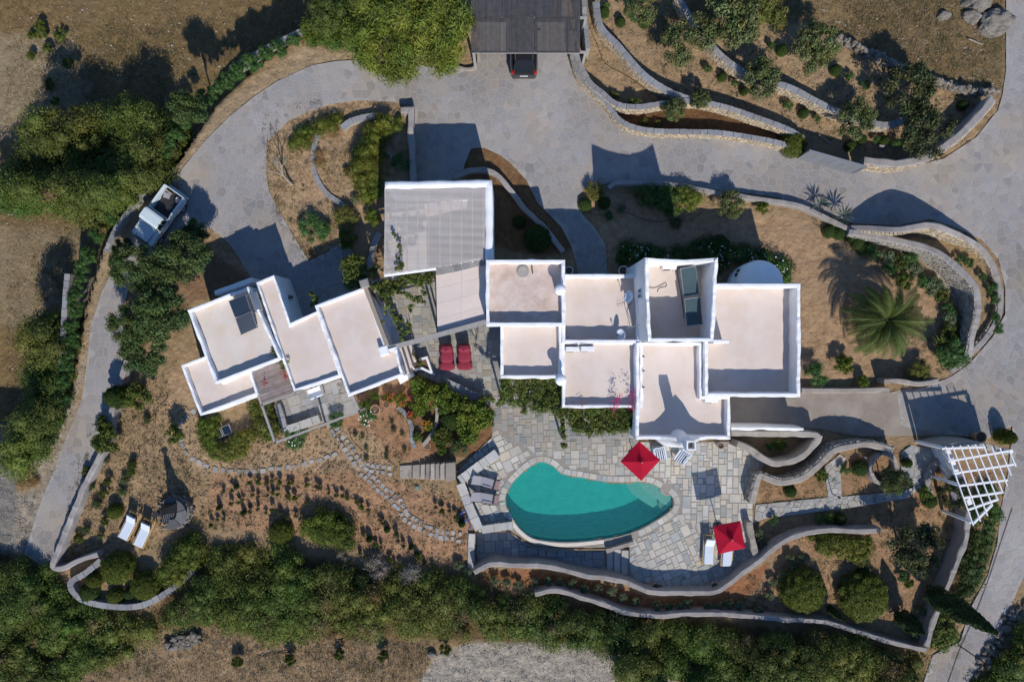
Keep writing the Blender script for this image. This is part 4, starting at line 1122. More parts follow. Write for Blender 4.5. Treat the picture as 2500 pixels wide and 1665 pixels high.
mb = MB(); mb.box((0, 0, .74), (.86, .66, .045), bev=.01); mb.build('table_top', M_WPAINT, tb, local=True)
for sx in (-1, 1):
    for sy in (-1, 1):
        mb = MB(); mb.box((sx * .38, sy * .28, .36), (.06, .06, .72)); mb.build('leg', M_WPAINT, tb, local=True)

# ---------------------------------------------------------------- reed roofed carport
ca = thing('carport', 'dark reed roofed carport at top of the driveway', 'carport', (*G(1285, 30), 0))
hc = 2.9
for j, (ya, yb_) in enumerate(((-90, 44), (45.5, 130))):
    for i, (xa, xb) in enumerate(((1151, 1226), (1227, 1306), (1307, 1417))):
        mb = MB(); a, b_ = G(xa, ya, hc), G(xb, yb_, hc); n = int((b_[0] - a[0]) / .042)
        base = R.uniform(.9, 1.08)
        for k in range(n):
            x = a[0] + (b_[0] - a[0]) * k / n; v = base * R.uniform(.82, 1.2); w_ = R.uniform(-.08, .12)
            mb.tint = (v * (1 + w_), v, v * (1 - w_)); z = hc + R.uniform(-.01, .014)
            e = R.uniform(-.03, .03)
            mb.box((x, (a[1] + b_[1]) / 2 + e / 2, z), (.034, abs(a[1] - b_[1]) + e, .03))
        mb.build('reed_panel', M_REED, ca)
for y0 in (128, 44, -40):
    a, b_ = G(1152, y0, 2.8), G(1432, y0, 2.8); mb = MB(); mb.box(((a[0] + b_[0]) / 2, a[1], 2.78), (b_[0] - a[0], .12, .14)); mb.build('beam', M_WOODG, ca)
for px, py in ((1156, 126), (1430, 126), (1430, 44), (1156, 44)):
    p = G(px, py, 2.7); mb = MB(); mb.box((p[0], p[1], 1.35), (.16, .16, 2.7)); mb.build('post', M_WOODG, ca)
gwall('garden_kerb', 'pale kerb rounding off beneath the bright tree', [(1167,128),(1168,150),(1158,165),(1140,168),(1108,164)], 7, .25, M_PLAST)
gwall('carport_wall', 'grey stone side wall of the reed carport', [(1424,-20),(1430,60),(1436,120)], 9, 1.6, M_RUBG, M_SLATE, sm=0)

# ---------------------------------------------------------------- rooftop equipment
def slab4(mb, pts, th):
    P = [Vector(p) for p in pts]; nrm = (P[1] - P[0]).cross(P[3] - P[0]).normalized()
    if nrm.z < 0: nrm = -nrm
    b = len(mb.v); mb.v += [tuple(p - nrm * th) for p in P] + [tuple(p) for p in P]
    for i in range(4): mb.face((b + i, b + (i + 1) % 4, b + 4 + (i + 1) % 4, b + 4 + i))
    mb.face((b + 4, b + 5, b + 6, b + 7)); mb.face((b + 3, b + 2, b + 1, b))
def solar(label, px4, hs, base, glass, group):
    P = [Vector((*G(x, y, h), h)) for (x, y), h in zip(px4, hs)]
    c = sum(P, Vector()) / 4
    t = thing('solar_panel', label, 'solar panel', (c.x, c.y, base), group=group)
    mb = MB(); slab4(mb, P, .07); mb.build('frame', M_STEEL if glass is M_SOLAR else mat('frame_grey', (.14,.15,.17), rough=.5), t)
    I = [c + (p - c) * .95 + Vector((0, 0, .008)) for p in P]; mb = MB(); slab4(mb, I, .02); mb.build('glass', glass, t)
    for p in P:
        q_ = c + (p - c) * .9; mb = MB(); mb.tube([(q_.x, q_.y, base), (q_.x, q_.y, q_.z - .07)], .02, 5); mb.build('leg', M_STEEL, t)
solar('upper solar heating panel on the white tower roof', Z(2,1,[(1535,880),(1675,855),(1707,1115),(1565,1137)]), [5.5,5.5,5.22,5.22], 4.5, M_SOLAR, 'solar heating panels on the tower')
solar('lower solar heating panel on the white tower roof', Z(2,1,[(1570,1157),(1716,1138),(1738,1390),(1593,1408)]), [5.5,5.5,5.22,5.22], 4.5, M_SOLAR, 'solar heating panels on the tower')
solar('upper dark solar panel on the guest house roof', Z(0,1,[(2083,1178),(2237,1113),(2288,1262),(2140,1328)]), [4.1,4.1,3.75,3.75], 3.15, M_SOLARD, 'dark solar panels on the guest house')
solar('lower dark solar panel on the guest house roof', Z(0,1,[(2143,1334),(2292,1268),(2345,1420),(2197,1487)]), [3.85,3.85,3.4,3.4], 3.15, M_SOLARD, 'dark solar panels on the guest house')
t = thing('water_tank', 'grey solar water tank lying beside dark roof panels', 'water tank', (*G(628, 738, 3.4), 3.15), -1.25)
mb = MB(); M_ = Matrix.Rotation(math.pi / 2, 4, 'Y'); b = mb.lathe([(.02, -.62), (.22, -.6), (.24, -.5), (.24, .5), (.22, .6), (.02, .62)], (0, 0, .45), 16, M_); mb.build('tank', M_STEEL, t, smooth_=True, local=True)
for s in (-.4, .4): mb = MB(); mb.box((s, 0, .12), (.05, .4, .24)); mb.build('cradle', M_DARK, t, local=True)
def ac(label, px, py, h, rz=0):
    t = thing('air_conditioner', label, 'air conditioner', (*G(px, py, h + .4), h), rz, 'air conditioning units on the flat roofs')
    mb = MB(); mb.box((0, 0, .35), (.82, .30, .56), bev=.03); mb.build('casing', M_WPAINT, t, local=True)
    mb = MB(); M_ = Matrix.Rotation(math.pi / 2, 4, 'X'); b = mb.lathe([(.22, 0), (.22, .03), (.2, .035), (.05, .02), (.0, .02)], (-.12, -.15, .35), 18, M_); mb.build('fan_grille', M_DARK, t, local=True)
    for s in (-.3, .3): mb = MB(); mb.box((s, 0, .035), (.06, .36, .07)); mb.build('foot', M_DARK, t, local=True)
ac('white air conditioning unit against north wall of the tower roof', 1633, 652, 4.5)
ac('left air conditioning unit of the pair on middle roof', 1397, 852, 3.3)
ac('right air conditioning unit of the pair on middle roof', 1434, 851, 3.3)
ac('lone air conditioning unit by the step of the southeast roof', 1735, 976, 3.5)
def dish(label, px, py, h, base, az, r=.38):
    c = G(px, py, h); t = thing('satellite_dish', label, 'satellite dish', (c[0], c[1], base), 0, 'satellite dishes on the middle roof')
    M_ = Matrix.Rotation(az, 4, 'Z') @ Matrix.Rotation(math.radians(52), 4, 'Y')
    mb = MB(); prof = [(r * k / 5, .14 * (k / 5) ** 2) for k in range(1, 6)]; prof = [(.01, 0)] + prof + [(r, .12)] + [(r * k / 5, .14 * (k / 5) ** 2 - .02) for k in range(5, 0, -1)]
    mb.lathe(prof, (0, 0, h - base), 24, M_); mb.build('reflector', M_CUSH, t, smooth_=True, local=True)
    f = M_ @ Vector((0, 0, .45)); a = M_ @ Vector((r * .95, 0, .12))
    mb = MB(); mb.tube([(a.x, a.y, a.z + h - base), (f.x, f.y, f.z + h - base)], .015, 5); mb.build('arm', M_STEEL, t, local=True)
    mb = MB(); mb.box((f.x, f.y, f.z + h - base), (.07, .07, .12)); mb.build('receiver', M_DARK, t, local=True)
    mb = MB(); mb.tube([(-.05, 0, 0), (-.05, 0, h - base)], .025, 6); mb.build('mast', M_STEEL, t, local=True)
dish('white satellite dish beside the tower wall', 1538, 725, 3.9, 3.25, math.pi - .1)
dish('white satellite dish near the south parapet of its roof', 1519, 816, 3.8, 3.25, math.pi + .2, .36)
t = thing('roof_vent', 'round grey cover plate on the worn brown roof', 'vent', (*G(1277, 664, 4.1), 4.0))
mb = MB(); b = mb.lathe([(.36, 0), (.37, .1), (.33, .14), (.02, .15)], (0, 0, 0), 22); mb.disc(b[-1], 22); mb.build('cover', M_MORTAR, t, local=True)
mb = MB(); mb.box((.55, .15, .08), (.06, .5, .05), .1); mb.build('pipe', M_DARK, t, local=True)
t = thing('television_aerial', 'thin branching television aerial on the middle roof', 'aerial', (*G(1544, 797, 4), 3.25))
mb = MB(); mb.tube([(0, 0, 0), (0, 0, 1.3)], .02, 5); mb.build('mast', M_STEEL, t, local=True)
mb = MB(); mb.tube([(-.4, -.1, 1.25), (.4, .1, 1.3)], .012, 4)
for k in range(6): mb.tube([(-.4 + .15 * k, -.28, 1.27), (-.4 + .15 * k, .25, 1.27)], .008, 4)
mb.build('elements', M_STEEL, t, local=True)
# black pipe sagging over the tower roof
t = MB(); t.tube([(*G(*p, 4.56), 4.56) for p in smooth(Z(2,1,[(1700,850),(1560,862),(1505,890),(1520,1000),(1555,1200),(1565,1330)]), 5)], .02, 5); o = t.build('roof_pipe', M_HOSE, loc=(*G(1660, 720, 4.5), 4.5)); tag(o, 'black pipe curving past the tower solar panels', 'pipe')
# ================================================================== vehicles
def wheel(parent, x, y, r, wd, out=1):
    o = bpy.data.objects.new('wheel', None); COL.objects.link(o); o.parent = parent; o.location = (x, y, r); o.empty_display_size = .1
    M_ = Matrix.Rotation(math.pi / 2 * -out, 4, 'X')
    mb = MB(); mb.lathe([(r * .62, -wd / 2), (r * .9, -wd / 2), (r, -wd * .3), (r, wd * .3), (r * .9, wd / 2), (r * .62, wd / 2)], (0, 0, 0), 22, M_); mb.build('tyre', M_TYRE, o, smooth_=True, local=True)
    mb = MB(); b = mb.lathe([(r * .62, wd * .42), (r * .55, wd * .3), (r * .25, wd * .36), (r * .12, wd * .44)], (0, 0, 0), 22, M_); mb.disc(b[-1], 22); mb.build('rim', M_STEEL, o, local=True)
    return o
def loft(mb, secs, close=True):
    rings = []
    for s in secs: rings.append(len(mb.v)); mb.v += [tuple(p) for p in s]
    n = len(secs[0])
    for a, b in zip(rings[:-1], rings[1:]):
        for k in range(n): mb.face((a + k, a + (k + 1) % n, b + (k + 1) % n, b + k))
    mb.face([rings[0] + k for k in range(n)][::-1]); mb.face([rings[-1] + k for k in range(n)])
c = G(387, 527, .9)
tk = thing('pickup_truck', 'old pale blue pickup with open bed carrying a spare tyre', 'pickup', (c[0], c[1], .02), math.atan2(-117, -84))
# x forward, length 3.85, width 1.66
def bx_(name, c, d, m, parent=tk, bev=.02, **k): mb = MB(); mb.box(c, d, bev=bev, **k); return mb.build(name, m, parent, local=True)
mb = MB(); loft(mb, [[(-1.9,-.78,.45),(-1.9,.78,.45),(-1.9,.78,.62),(-1.9,-.78,.62)], [(1.8,-.78,.45),(1.8,.78,.45),(1.8,.78,.62),(1.8,-.78,.62)]]); mb.build('chassis', M_DARK, tk, local=True)
bed = bx_('bed_floor', (-1.02, 0, .64), (1.72, 1.3, .05), M_DARK, bev=0)
for s in (-1, 1):
    mb = MB(); mb.box((-1.02, s * .74, .86), (1.78, .13, .50), bev=.02); mb.build('bed_side', M_TRUCK, tk, local=True)
    mb = MB(); mb.box((-1.25, s * .74, .62), (.9, .18, .1), bev=.03); mb.build('wheel_arch', M_TRUCK, tk, local=True)
    mb = MB(); mb.box((.33, s * .755, .80), (1.0, .10, .42), bev=.02); d = mb.build('door', M_TRUCK, tk, local=True)
    mb = MB(); mb.box((.0, s * .82, .92), (.14, .03, .03)); mb.build('handle', M_DARK, d, local=True)
    mb = MB(); loft(mb, [[(.82, s*.52, .55), (.82, s*.80, .55), (.82, s*.80, .98), (.82, s*.52, 1.0)], [(1.85, s*.50, .60), (1.85, s*.80, .60), (1.85, s*.80, .90), (1.85, s*.50, .92)]]); mb.build('fender', M_TRUCK, tk, local=True)
    mb = MB(); mb.box((1.9, s * .63, .74), (.05, .18, .18)); mb.build('headlight', M_CUSH, tk, local=True)
    mb = MB(); mb.box((-1.93, s * .70, .72), (.04, .1, .16)); mb.build('tail_light', M_LAMP, tk, local=True)
    mb = MB(); mb.tube([(.72, s*.80, 1.1), (.76, s*.95, 1.12)], .015, 5); mb.box((.77, s*.98, 1.15), (.04, .16, .12)); mb.build('wing_mirror', M_DARK, tk, local=True)
bx_('tailgate', (-1.9, 0, .86), (.07, 1.5, .46), M_TRUCK)
bx_('bulkhead', (-.15, 0, .92), (.07, 1.5, .55), M_TRUCK)
bx_('rear_bumper', (-1.98, 0, .52), (.10, 1.5, .14), M_TRUCK)
bx_('front_bumper', (1.96, 0, .5), (.1, 1.6, .14), M_DARK)
mb = MB(); loft(mb, [[(.80,-.52,.6),(.80,.52,.6),(.80,.52,1.04),(.80,-.52,1.04)], [(1.84,-.42,.6),(1.84,.42,.6),(1.84,.42,.96),(1.84,-.42,.96)]]); mb.build('bonnet', M_TRUCK, tk, local=True)
bx_('grille', (1.865, 0, .74), (.05, .8, .26), M_DARK, bev=0)
mb = MB(); loft(mb, [[(-.10,-.70,1.0),(-.10,.70,1.0),(-.06,.66,1.50),(-.06,-.66,1.50)], [(.80,-.70,1.0),(.80,.70,1.0),(.60,.66,1.50),(.60,-.66,1.50)]]); mb.build('cab_windows', M_GLASS, tk, local=True)
mb = MB(); loft(mb, [[(-.14,-.60,1.50),(-.14,.60,1.50),(-.12,.58,1.57),(-.12,-.58,1.57)], [(-.10,-.70,1.49),(-.10,.70,1.49),(0,.66,1.61),(0,-.66,1.61)], [(.62,-.70,1.49),(.62,.70,1.49),(.52,.66,1.61),(.52,-.66,1.61)], [(.70,-.66,1.49),(.70,.66,1.49),(.66,.6,1.54),(.66,-.6,1.54)]]); mb.build('cab_roof', M_TRUCK, tk, smooth_=False, local=True)
for s in (-1, 1):
    for x0, x1 in ((-.08, -.03), (.30, .27), (.80, .60)):
        mb = MB(); mb.tube([(x0, s * .715, 1.0), (x1, s * .675, 1.52)], .028, 5); mb.build('pillar', M_TRUCK, tk, local=True)
for x, y in ((1.32, .70), (1.32, -.70), (-1.22, .70), (-1.22, -.70)): wheel(tk, x, y, .36, .2, 1 if y > 0 else -1)
sw_ = bpy.data.objects.new('spare_wheel', None); COL.objects.link(sw_); sw_.parent = tk; sw_.location = (-1.55, .42, .80); sw_.rotation_euler = (.25, 0, .2)
mb = MB(); mb.lathe([(.2, -.08), (.3, -.09), (.33, -.04), (.33, .04), (.3, .09), (.2, .08)], (0, 0, 0), 20); mb.build('tyre', M_TYRE, sw_, smooth_=True, local=True)
mb = MB(); b = mb.lathe([(.2, .06), (.15, .02), (.05, .04)], (0, 0, 0), 16); mb.disc(b[-1], 16); mb.build('rim', M_STEEL, sw_, local=True)
o = bx_('board', (-1.62, -.42, .82), (.1, .55, .04), M_WOOD, bev=0); 
mb = MB(); mb.box((-1.35, -.40, .72), (.34, .4, .1), .3); mb.build('box', M_GREYF, tk, local=True)

c = G(1279, 110, .8)
sv = thing('parked_car', 'black car with red tail lights half under the reed carport', 'car', (c[0], c[1] + .0, .025), math.pi / 2)
# x forward (up in the picture); rear bumper must stand at photo row 188
rear_y = G(1279, 187, .7)[1]; sv.location.y = rear_y + 2.2; WORLD_LOC[sv.name] = sv.location.copy()
def sec(x, w, z0, z1, w2): return [(x, -w, z0), (x, w, z0), (x, w, z0 + (z1 - z0) * .75), (x, w2, z1), (x, -w2, z1), (x, -w, z0 + (z1 - z0) * .75)]
mb = MB(); loft(mb, [sec(-2.18,.66,.42,.85,.6), sec(-2.08,.84,.3,1.0,.78), sec(-1.5,.89,.25,1.05,.82), sec(0,.89,.22,1.02,.8), sec(1.4,.88,.25,.95,.76), sec(2.0,.78,.3,.82,.66), sec(2.18,.6,.4,.7,.5)]); mb.build('body', M_SUV, sv, local=True, smooth_=False)
mb = MB(); loft(mb, [[(-2.02,-.70,1.0),(-2.02,.70,1.0),(-1.68,.56,1.46),(-1.68,-.56,1.46)], [(1.0,-.74,1.0),(1.0,.74,1.0),(.25,.58,1.5),(.25,-.58,1.5)]]); mb.build('cabin_windows', M_GLASS, sv, local=True)
mb = MB(); loft(mb, [[(-1.78,-.5,1.44),(-1.78,.5,1.44),(-1.76,.5,1.47),(-1.76,-.5,1.47)], [(-1.55,-.6,1.46),(-1.55,.6,1.46),(-1.5,.54,1.53),(-1.5,-.54,1.53)], [(.1,-.6,1.49),(.1,.6,1.49),(.1,.54,1.56),(.1,-.54,1.56)], [(.3,-.56,1.46),(.3,.56,1.46),(.28,.5,1.5),(.28,-.5,1.5)]]); mb.build('car_roof', M_SUV, sv, local=True)
for s in (-1, 1):
    mb = MB(); mb.tube([(-1.5, s*.56, 1.56), (.1, s*.56, 1.6)], .02, 5); mb.build('roof_rail', M_STEEL, sv, local=True)
    mb = MB(); mb.box((-2.06, s*.72, .95), (.2, .2, .22), -s*.3, bev=.03); mb.build('tail_light', M_LAMP, sv, local=True)
    mb = MB(); mb.box((1.98, s*.62, .68), (.2, .26, .14), bev=.03); mb.build('headlight', M_CUSH, sv, local=True)
    mb = MB(); mb.box((.7, s*.98, 1.02), (.12, .2, .13), bev=.03); mb.build('wing_mirror', M_SUV, sv, local=True)
    mb = MB(); mb.tube([(-2.02, s*.69, 1.0), (-1.68, s*.57, 1.47)], .035, 5); mb.build('rear_pillar', M_SUV, sv, local=True)
mb = MB(); mb.box((-2.185, 0, .62), (.03, .52, .13), ry=-.3); mb.build('number_plate', M_WPAINT, sv, local=True)
mb = MB(); mb.box((-2.12, 0, .46), (.22, 1.5, .24), bev=.05); mb.build('bumper', M_DARK, sv, local=True)
for x, y in ((1.32, .80), (1.32, -.80), (-1.30, .80), (-1.30, -.80)): wheel(sv, x, y, .33, .2, 1 if y > 0 else -1)

# ================================================================== parasols
def parasol(label, px4, h, pole, group='red square parasols by the pool'):
    W = [G(x, y, h) for x, y in px4]
    cx = sum(p[0] for p in W) / 4; cy = sum(p[1] for p in W) / 4
    t = thing('parasol', label, 'parasol', (cx, cy, .03), group=group)
    apex = Vector((cx, cy, h + .42))
    for k in range(4):
        a, b_ = W[k], W[(k + 1) % 4]; mb = MB(); n = 6
        rows = []
        for i in range(n + 1):
            u = i / n; row = []
            for j in range(n + 1):
                v = j / n
                ex, ey = a[0] + (b_[0] - a[0]) * v, a[1] + (b_[1] - a[1]) * v
                sag = -.05 * math.sin(math.pi * v) * u * u - .035 * math.sin(math.pi * u)
                row.append((apex.x + (ex - apex.x) * u, apex.y + (ey - apex.y) * u, apex.z + (h - apex.z) * u + sag))
            rows.append(row)
        for i in range(n):
            for j in range(n): mb.poly([rows[i][j], rows[i + 1][j], rows[i + 1][j + 1], rows[i][j + 1]])
        mb.build('canopy_panel', M_RED, t)
        for j in range(n): pass
        mb = MB(); va = [(a[0] + (b_[0] - a[0]) * j / n, a[1] + (b_[1] - a[1]) * j / n, h - .05 * math.sin(math.pi * j / n)) for j in range(n + 1)]
        for p, q_ in zip(va[:-1], va[1:]): mb.poly([p, q_, (q_[0], q_[1], q_[2] - .1), (p[0], p[1], p[2] - .1)])
        mb.build('valance', M_RED, t)
        mb = MB(); mb.tube([(apex.x, apex.y, apex.z - .12), (a[0], a[1], h - .09)], .014, 4); mb.build('rib', M_WOOD, t)
    # small vent cap
    mb = MB()
    for k in range(4):
        a = Vector((*W[k], h)); b_ = Vector((*W[(k + 1) % 4], h)); f = .17
        mb.poly([tuple(apex + Vector((0, 0, .12))), (apex.x + (a.x - apex.x) * f, apex.y + (a.y - apex.y) * f, apex.z - .0), (apex.x + (b_.x - apex.x) * f, apex.y + (b_.y - apex.y) * f, apex.z - .0)])
    mb.build('vent_cap', M_RED, t)
    mb = MB(); mb.tube([(cx, cy, .05), (cx, cy, h + .5)], .028, 8); mb.build('pole', M_WOOD, t)
    mb = MB(); b = mb.lathe([(.05, .0), (.34, .0), (.34, .06), (.08, .12), (.05, .4)], (cx, cy, .04), 18); mb.disc(b[-1], 18); mb.build('base', M_DARK, t)
    mb = MB(); b = mb.lathe([(.001, h + .62), (.045, h + .58), (.03, h + .5)], (cx, cy, 0), 10); mb.build('finial', M_WOOD, t)
parasol('red parasol turned diamond wise beside the white house corner', [(1561,1077),(1612,1123),(1566,1174),(1515,1127)], 2.55, 0)
parasol('red parasol shading the two white loungers on terrace', [(1742,1286),(1808,1272),(1820,1338),(1755,1353)], 2.5, 0)

# ================================================================== loungers and chairs
def teak_lounger(label, px, py, ang, group):
    t = thing('sun_lounger', label, 'sun lounger', (*G(px, py, .3), .03), ang, group)
    # x towards the raised head end
    for s in (-1, 1):
        mb = MB(); mb.box((0, s * .36, .30), (1.95, .05, .09)); mb.build('side_rail', M_TEAK, t, local=True)
        for x in (-.85, .8): mb = MB(); mb.box((x, s * .36, .13), (.06, .05, .26)); mb.build('leg', M_TEAK, t, local=True)
        mb = MB(); mb.tube([(.55, s*.30, .30), (.98, s*.30, .62)], .02, 4); mb.build('back_strut', M_TEAK, t, local=True)
    for x in (-.96, .96): mb = MB(); mb.box((x, 0, .30), (.05, .76, .08)); mb.build('end_rail', M_TEAK, t, local=True)
    for k in range(7): mb = MB(); mb.box((-.85 + k * .2, 0, .33), (.09, .68, .02)); mb.build('slat', M_TEAK, t, local=True)
    mb = MB(); mb.box((-.33, 0, .395), (1.22, .60, .09), bev=.03); mb.build('cushion', M_CUSH, t, local=True)
    mb = MB(); mb.box((.50, 0, .60), (.62, .60, .09), ry=-.62, bev=.03); mb.build('back_cushion', M_CUSH, t, local=True)
    mb = MB(); mb.tube([(.98, -.3, .3), (1.0, -.3, .62), (1.0, .3, .62), (.98, .3, .3)], .018, 4); mb.build('back_frame', M_TEAK, t, local=True)
teak_lounger('left wooden lounger with pale cushion near the barbecue', 317, 1282, math.radians(63), 'teak loungers on the dry ground by the barbecue')
teak_lounger('right wooden lounger with pale cushion near the barbecue', 353, 1300, math.radians(65), 'teak loungers on the dry ground by the barbecue')
teak_lounger('wooden lounger with white cushion left of red parasol', 1730, 1340, math.radians(87), 'teak loungers under the terrace parasol')
teak_lounger('wooden lounger mostly hidden under the red parasol', 1775, 1345, math.radians(86), 'teak loungers under the terrace parasol')
def sling_lounger(label, px, py, ang):
    t = thing('sun_lounger', label, 'sun lounger', (*G(px, py, .35), .03), ang, 'grey sling loungers west of the pool')
    mb = MB(); mb.box((.22, 0, .36), (1.15, .60, .03), bev=.01); mb.build('seat', M_GREYF, t, local=True)
    mb = MB(); mb.box((-.66, 0, .56), (.72, .60, .03), ry=.6, bev=.01); mb.build('backrest', M_GREYF, t, local=True)
    mb = MB(); mb.box((.68, 0, .395), (.28, .58, .03), .0, bev=.01); mb.build('folded_towel', M_BURG if False else mat('brown_towel', (.20,.12,.12), (.32,.22,.22), 14), t, local=True)
    mb = MB(); mb.box((.52, .0, .41), (.10, .58, .05), bev=.01); mb.build('dark_pad', M_DARK, t, local=True)
    for s in (-1, 1):
        mb = MB(); mb.tube([(-.95, s*.33, .76), (-.35, s*.33, .34), (.85, s*.33, .34)], .018, 5); mb.build('side_rail', M_DARK, t, local=True)
        mb = MB(); mb.tube([(.95, s*.36, .02), (.45, s*.36, .55), (-.1, s*.36, .55), (-.45, s*.36, .02)], .018, 5); mb.build('leg', M_DARK, t, local=True)
        mb = MB(); mb.box((.15, s*.36, .56), (.5, .06, .02)); mb.build('armrest', M_DARK, t, local=True)
sling_lounger('upper grey sling lounger with folded brown towel', 1188, 1177, -.27)
sling_lounger('lower grey sling lounger with folded brown towel', 1186, 1215, -.17)
def patio_chair(label, px, py, ang):
    t = thing('patio_chair', label, 'chair', (*G(px, py, .45), .03), ang, 'striped cushioned chairs beside the chimney breast')
    # faces +x
    for s in (-1, 1):
        for x in (-.36, .36): mb = MB(); mb.box((x, s * .36, .3), (.06, .06, .6)); mb.build('leg', M_CUSH, t, local=True)
        mb = MB(); mb.box((0, s * .36, .61), (.8, .09, .035), bev=.01); mb.build('armrest', M_CUSH, t, local=True)
    mb = MB(); mb.box((0, 0, .33), (.74, .68, .05)); mb.build('seat_frame', M_CUSH, t, local=True)
    mb = MB(); mb.box((-.40, 0, .66), (.07, .76, .62), ry=-.2); mb.build('backrest', M_CUSH, t, local=True)
    for k in range(9):
        m = M_CUSH if k % 2 == 0 else mat('navy_stripe', (.05,.06,.10))
        mb = MB(); mb.box((.05, -.28 + k * .07, .40), (.68, .07, .10), bev=0); mb.build('seat_stripe', m, t, local=True)
        mb = MB(); mb.box((-.33, -.28 + k * .07, .70), (.09, .07, .52), ry=-.2); mb.build('back_stripe', m, t, local=True)
patio_chair('striped cushioned chair half under the red parasol', 1610, 1107, math.radians(-80))
patio_chair('striped cushioned chair standing apart near the chimney', 1664, 1115, math.radians(-125))
def beanbag(label, px, py):
    t = thing('beanbag_lounger', label, 'beanbag', (*G(px, py, .4), .03), -math.pi / 2, 'burgundy beanbag loungers in the courtyard')
    def puff(name, c, d, rx=0, seed=0):
        mb = MB(); nu, nv = 18, 10
        M_ = Matrix.Translation(c) @ Matrix.Rotation(rx, 4, 'Y')
        for i in range(nv + 1):
            ph = -math.pi / 2 + math.pi * i / nv
            for k in range(nu):
                th = 2 * math.pi * k / nu
                f = lambda v, e: math.copysign(abs(v) ** e, v)
                x = f(math.cos(ph), .55) * f(math.cos(th), .6) * d[0] / 2; y_ = f(math.cos(ph), .55) * f(math.sin(th), .6) * d[1] / 2; z = f(math.sin(ph), .7) * d[2] / 2
                q_ = 1 + .05 * mnoise.noise((x * 5 + seed, y_ * 5, z * 5)); mb.v.append(tuple(M_ @ Vector((x * q_, y_ * q_, z * q_))))
        for i in range(nv):
            for k in range(nu): mb.face((i * nu + k, i * nu + (k + 1) % nu, (i + 1) * nu + (k + 1) % nu, (i + 1) * nu + k))
        mb.build(name, M_BURG, t, smooth_=True, local=True)
    puff('footstool', (.62, 0, .21), (.62, 1.02, .42), 0, 1)
    puff('seat', (-.02, 0, .30), (.92, .90, .55), .06, 2)
    puff('backrest', (-.50, 0, .62), (.55, .84, .80), -.25, 3)
    mb = MB(); mb.tube([(-.46, -.16, 1.0), (-.40, 0, 1.07), (-.46, .16, 1.0)], .02, 5); mb.build('handle', M_BURG, t, local=True)
beanbag('left burgundy beanbag lounger with its footstool', 1091, 870)
beanbag('right burgundy beanbag lounger with its footstool', 1134, 869)

# ================================================================== pots
def pot(label, px, py, r, h, group=None, m=M_TERRA):
    t = thing('flower_pot', label, 'pot', (*G(px, py, h), .0), group=group)
    mb = MB(); mb.lathe([(.02, .0), (r * .68, .0), (r * .95, h * .6), (r, h * .92), (r * 1.07, h * .93), (r * 1.07, h), (r * .9, h), (r * .88, h * .85)], (0, 0, .02), 22); mb.build('pot_body', m, t, smooth_=False, local=True)
    mb = MB(); b = mb.lathe([(r * .88, h * .86), (.01, h * .88)], (0, 0, .02), 22); mb.build('pot_soil', M_SOIL, t, local=True)
    return t
G1 = 'empty pots on the pool terrace'
pot('larger terracotta pot by the curved terrace wall', 1601, 1432, .22, .5, G1)
pot('smaller dark pot tucked beside the larger terrace pot', 1613, 1433, .13, .3, G1, M_SOIL)
pot('terracotta pot at the eastern bend of terrace wall', 1745, 1430, .21, .5, G1)
pot('tall dark pot at the southeast house corner', 1760, 1088, .2, .75, G1, M_PLAST)
pot('pale round pot left of the front door path', 1389, 661, .26, .6, 'pots flanking the front door path', M_WPAINT)
pot('pale round pot right of the front door path', 1522, 661, .30, .6, 'pots flanking the front door path', M_WPAINT)
pot('big terracotta pot leaning over by white flowers', 916, 1000, .30, .6)
pot('small round terracotta pot on red soil', 943, 987, .22, .3)
pot('bare terracotta pot beside the stone stairs', 1043, 1089, .22, .3)
pot('large shaded urn near the lattice pergola', 2395, 1067, .35, .7)

# ================================================================== barbecue
bb = thing('barbecue', 'round stone barbecue with chimney and dark grill opening', 'barbecue', (*G(415, 1258), 0))
c = G(418, 1255, .9)
mb = MB(); prof = [(.0, 0)]
pts = [(c[0] + .86 * math.cos(a), c[1] + .86 * math.sin(a)) for a in np.linspace(-1.7, 2.2, 20)]
mb.strip(pts, .34, -.05, .62, r=.05, step=.2, wob=.02); mb.build('curved_wall', M_BOULD, bb)
for k, (a0, a1, h) in enumerate([(-1.9, -.9, .9), (-.85, .3, .92), (.35, 1.3, .95), (1.35, 2.2, .95)]):
    arc = [(c[0] + .98 * math.cos(a), c[1] + .98 * math.sin(a)) for a in np.linspace(a0, a1, 7)] + [(c[0] + .35 * math.cos(a), c[1] + .35 * math.sin(a)) for a in np.linspace(a1, a0, 4)]
    mb = MB(); mb.tint = gray(.28, .6); mb.prism(arc, h - .07, h, bev=.01); mb.build('counter_slab', M_SLATE, bb)
mb = MB(); mb.box((c[0] - .25, c[1] - .12, .40), (.95, .9, .75), .35); mb.build('fire_box', M_DARK, bb)
for k in range(6):
    mb = MB(); mb.tube([(c[0] - .6 + .12 * k, c[1] - .5, .82), (c[0] - .45 + .12 * k, c[1] + .15, .82)], .012, 4); mb.build('grill_bar', M_STEEL, bb)
mb = MB(); loft(mb, [[(c[0] - .42, c[1] + .1, .9), (c[0] + .42, c[1] + .1, .9), (c[0] + .42, c[1] + .75, .9), (c[0] - .42, c[1] + .75, .9)], [(c[0] - .2, c[1] + .25, 1.9), (c[0] + .2, c[1] + .25, 1.9), (c[0] + .2, c[1] + .65, 1.9), (c[0] - .2, c[1] + .65, 1.9)], [(c[0] - .16, c[1] + .3, 2.5), (c[0] + .16, c[1] + .3, 2.5), (c[0] + .16, c[1] + .62, 2.5), (c[0] - .16, c[1] + .62, 2.5)]]); mb.build('chimney_hood', M_DARK, bb)
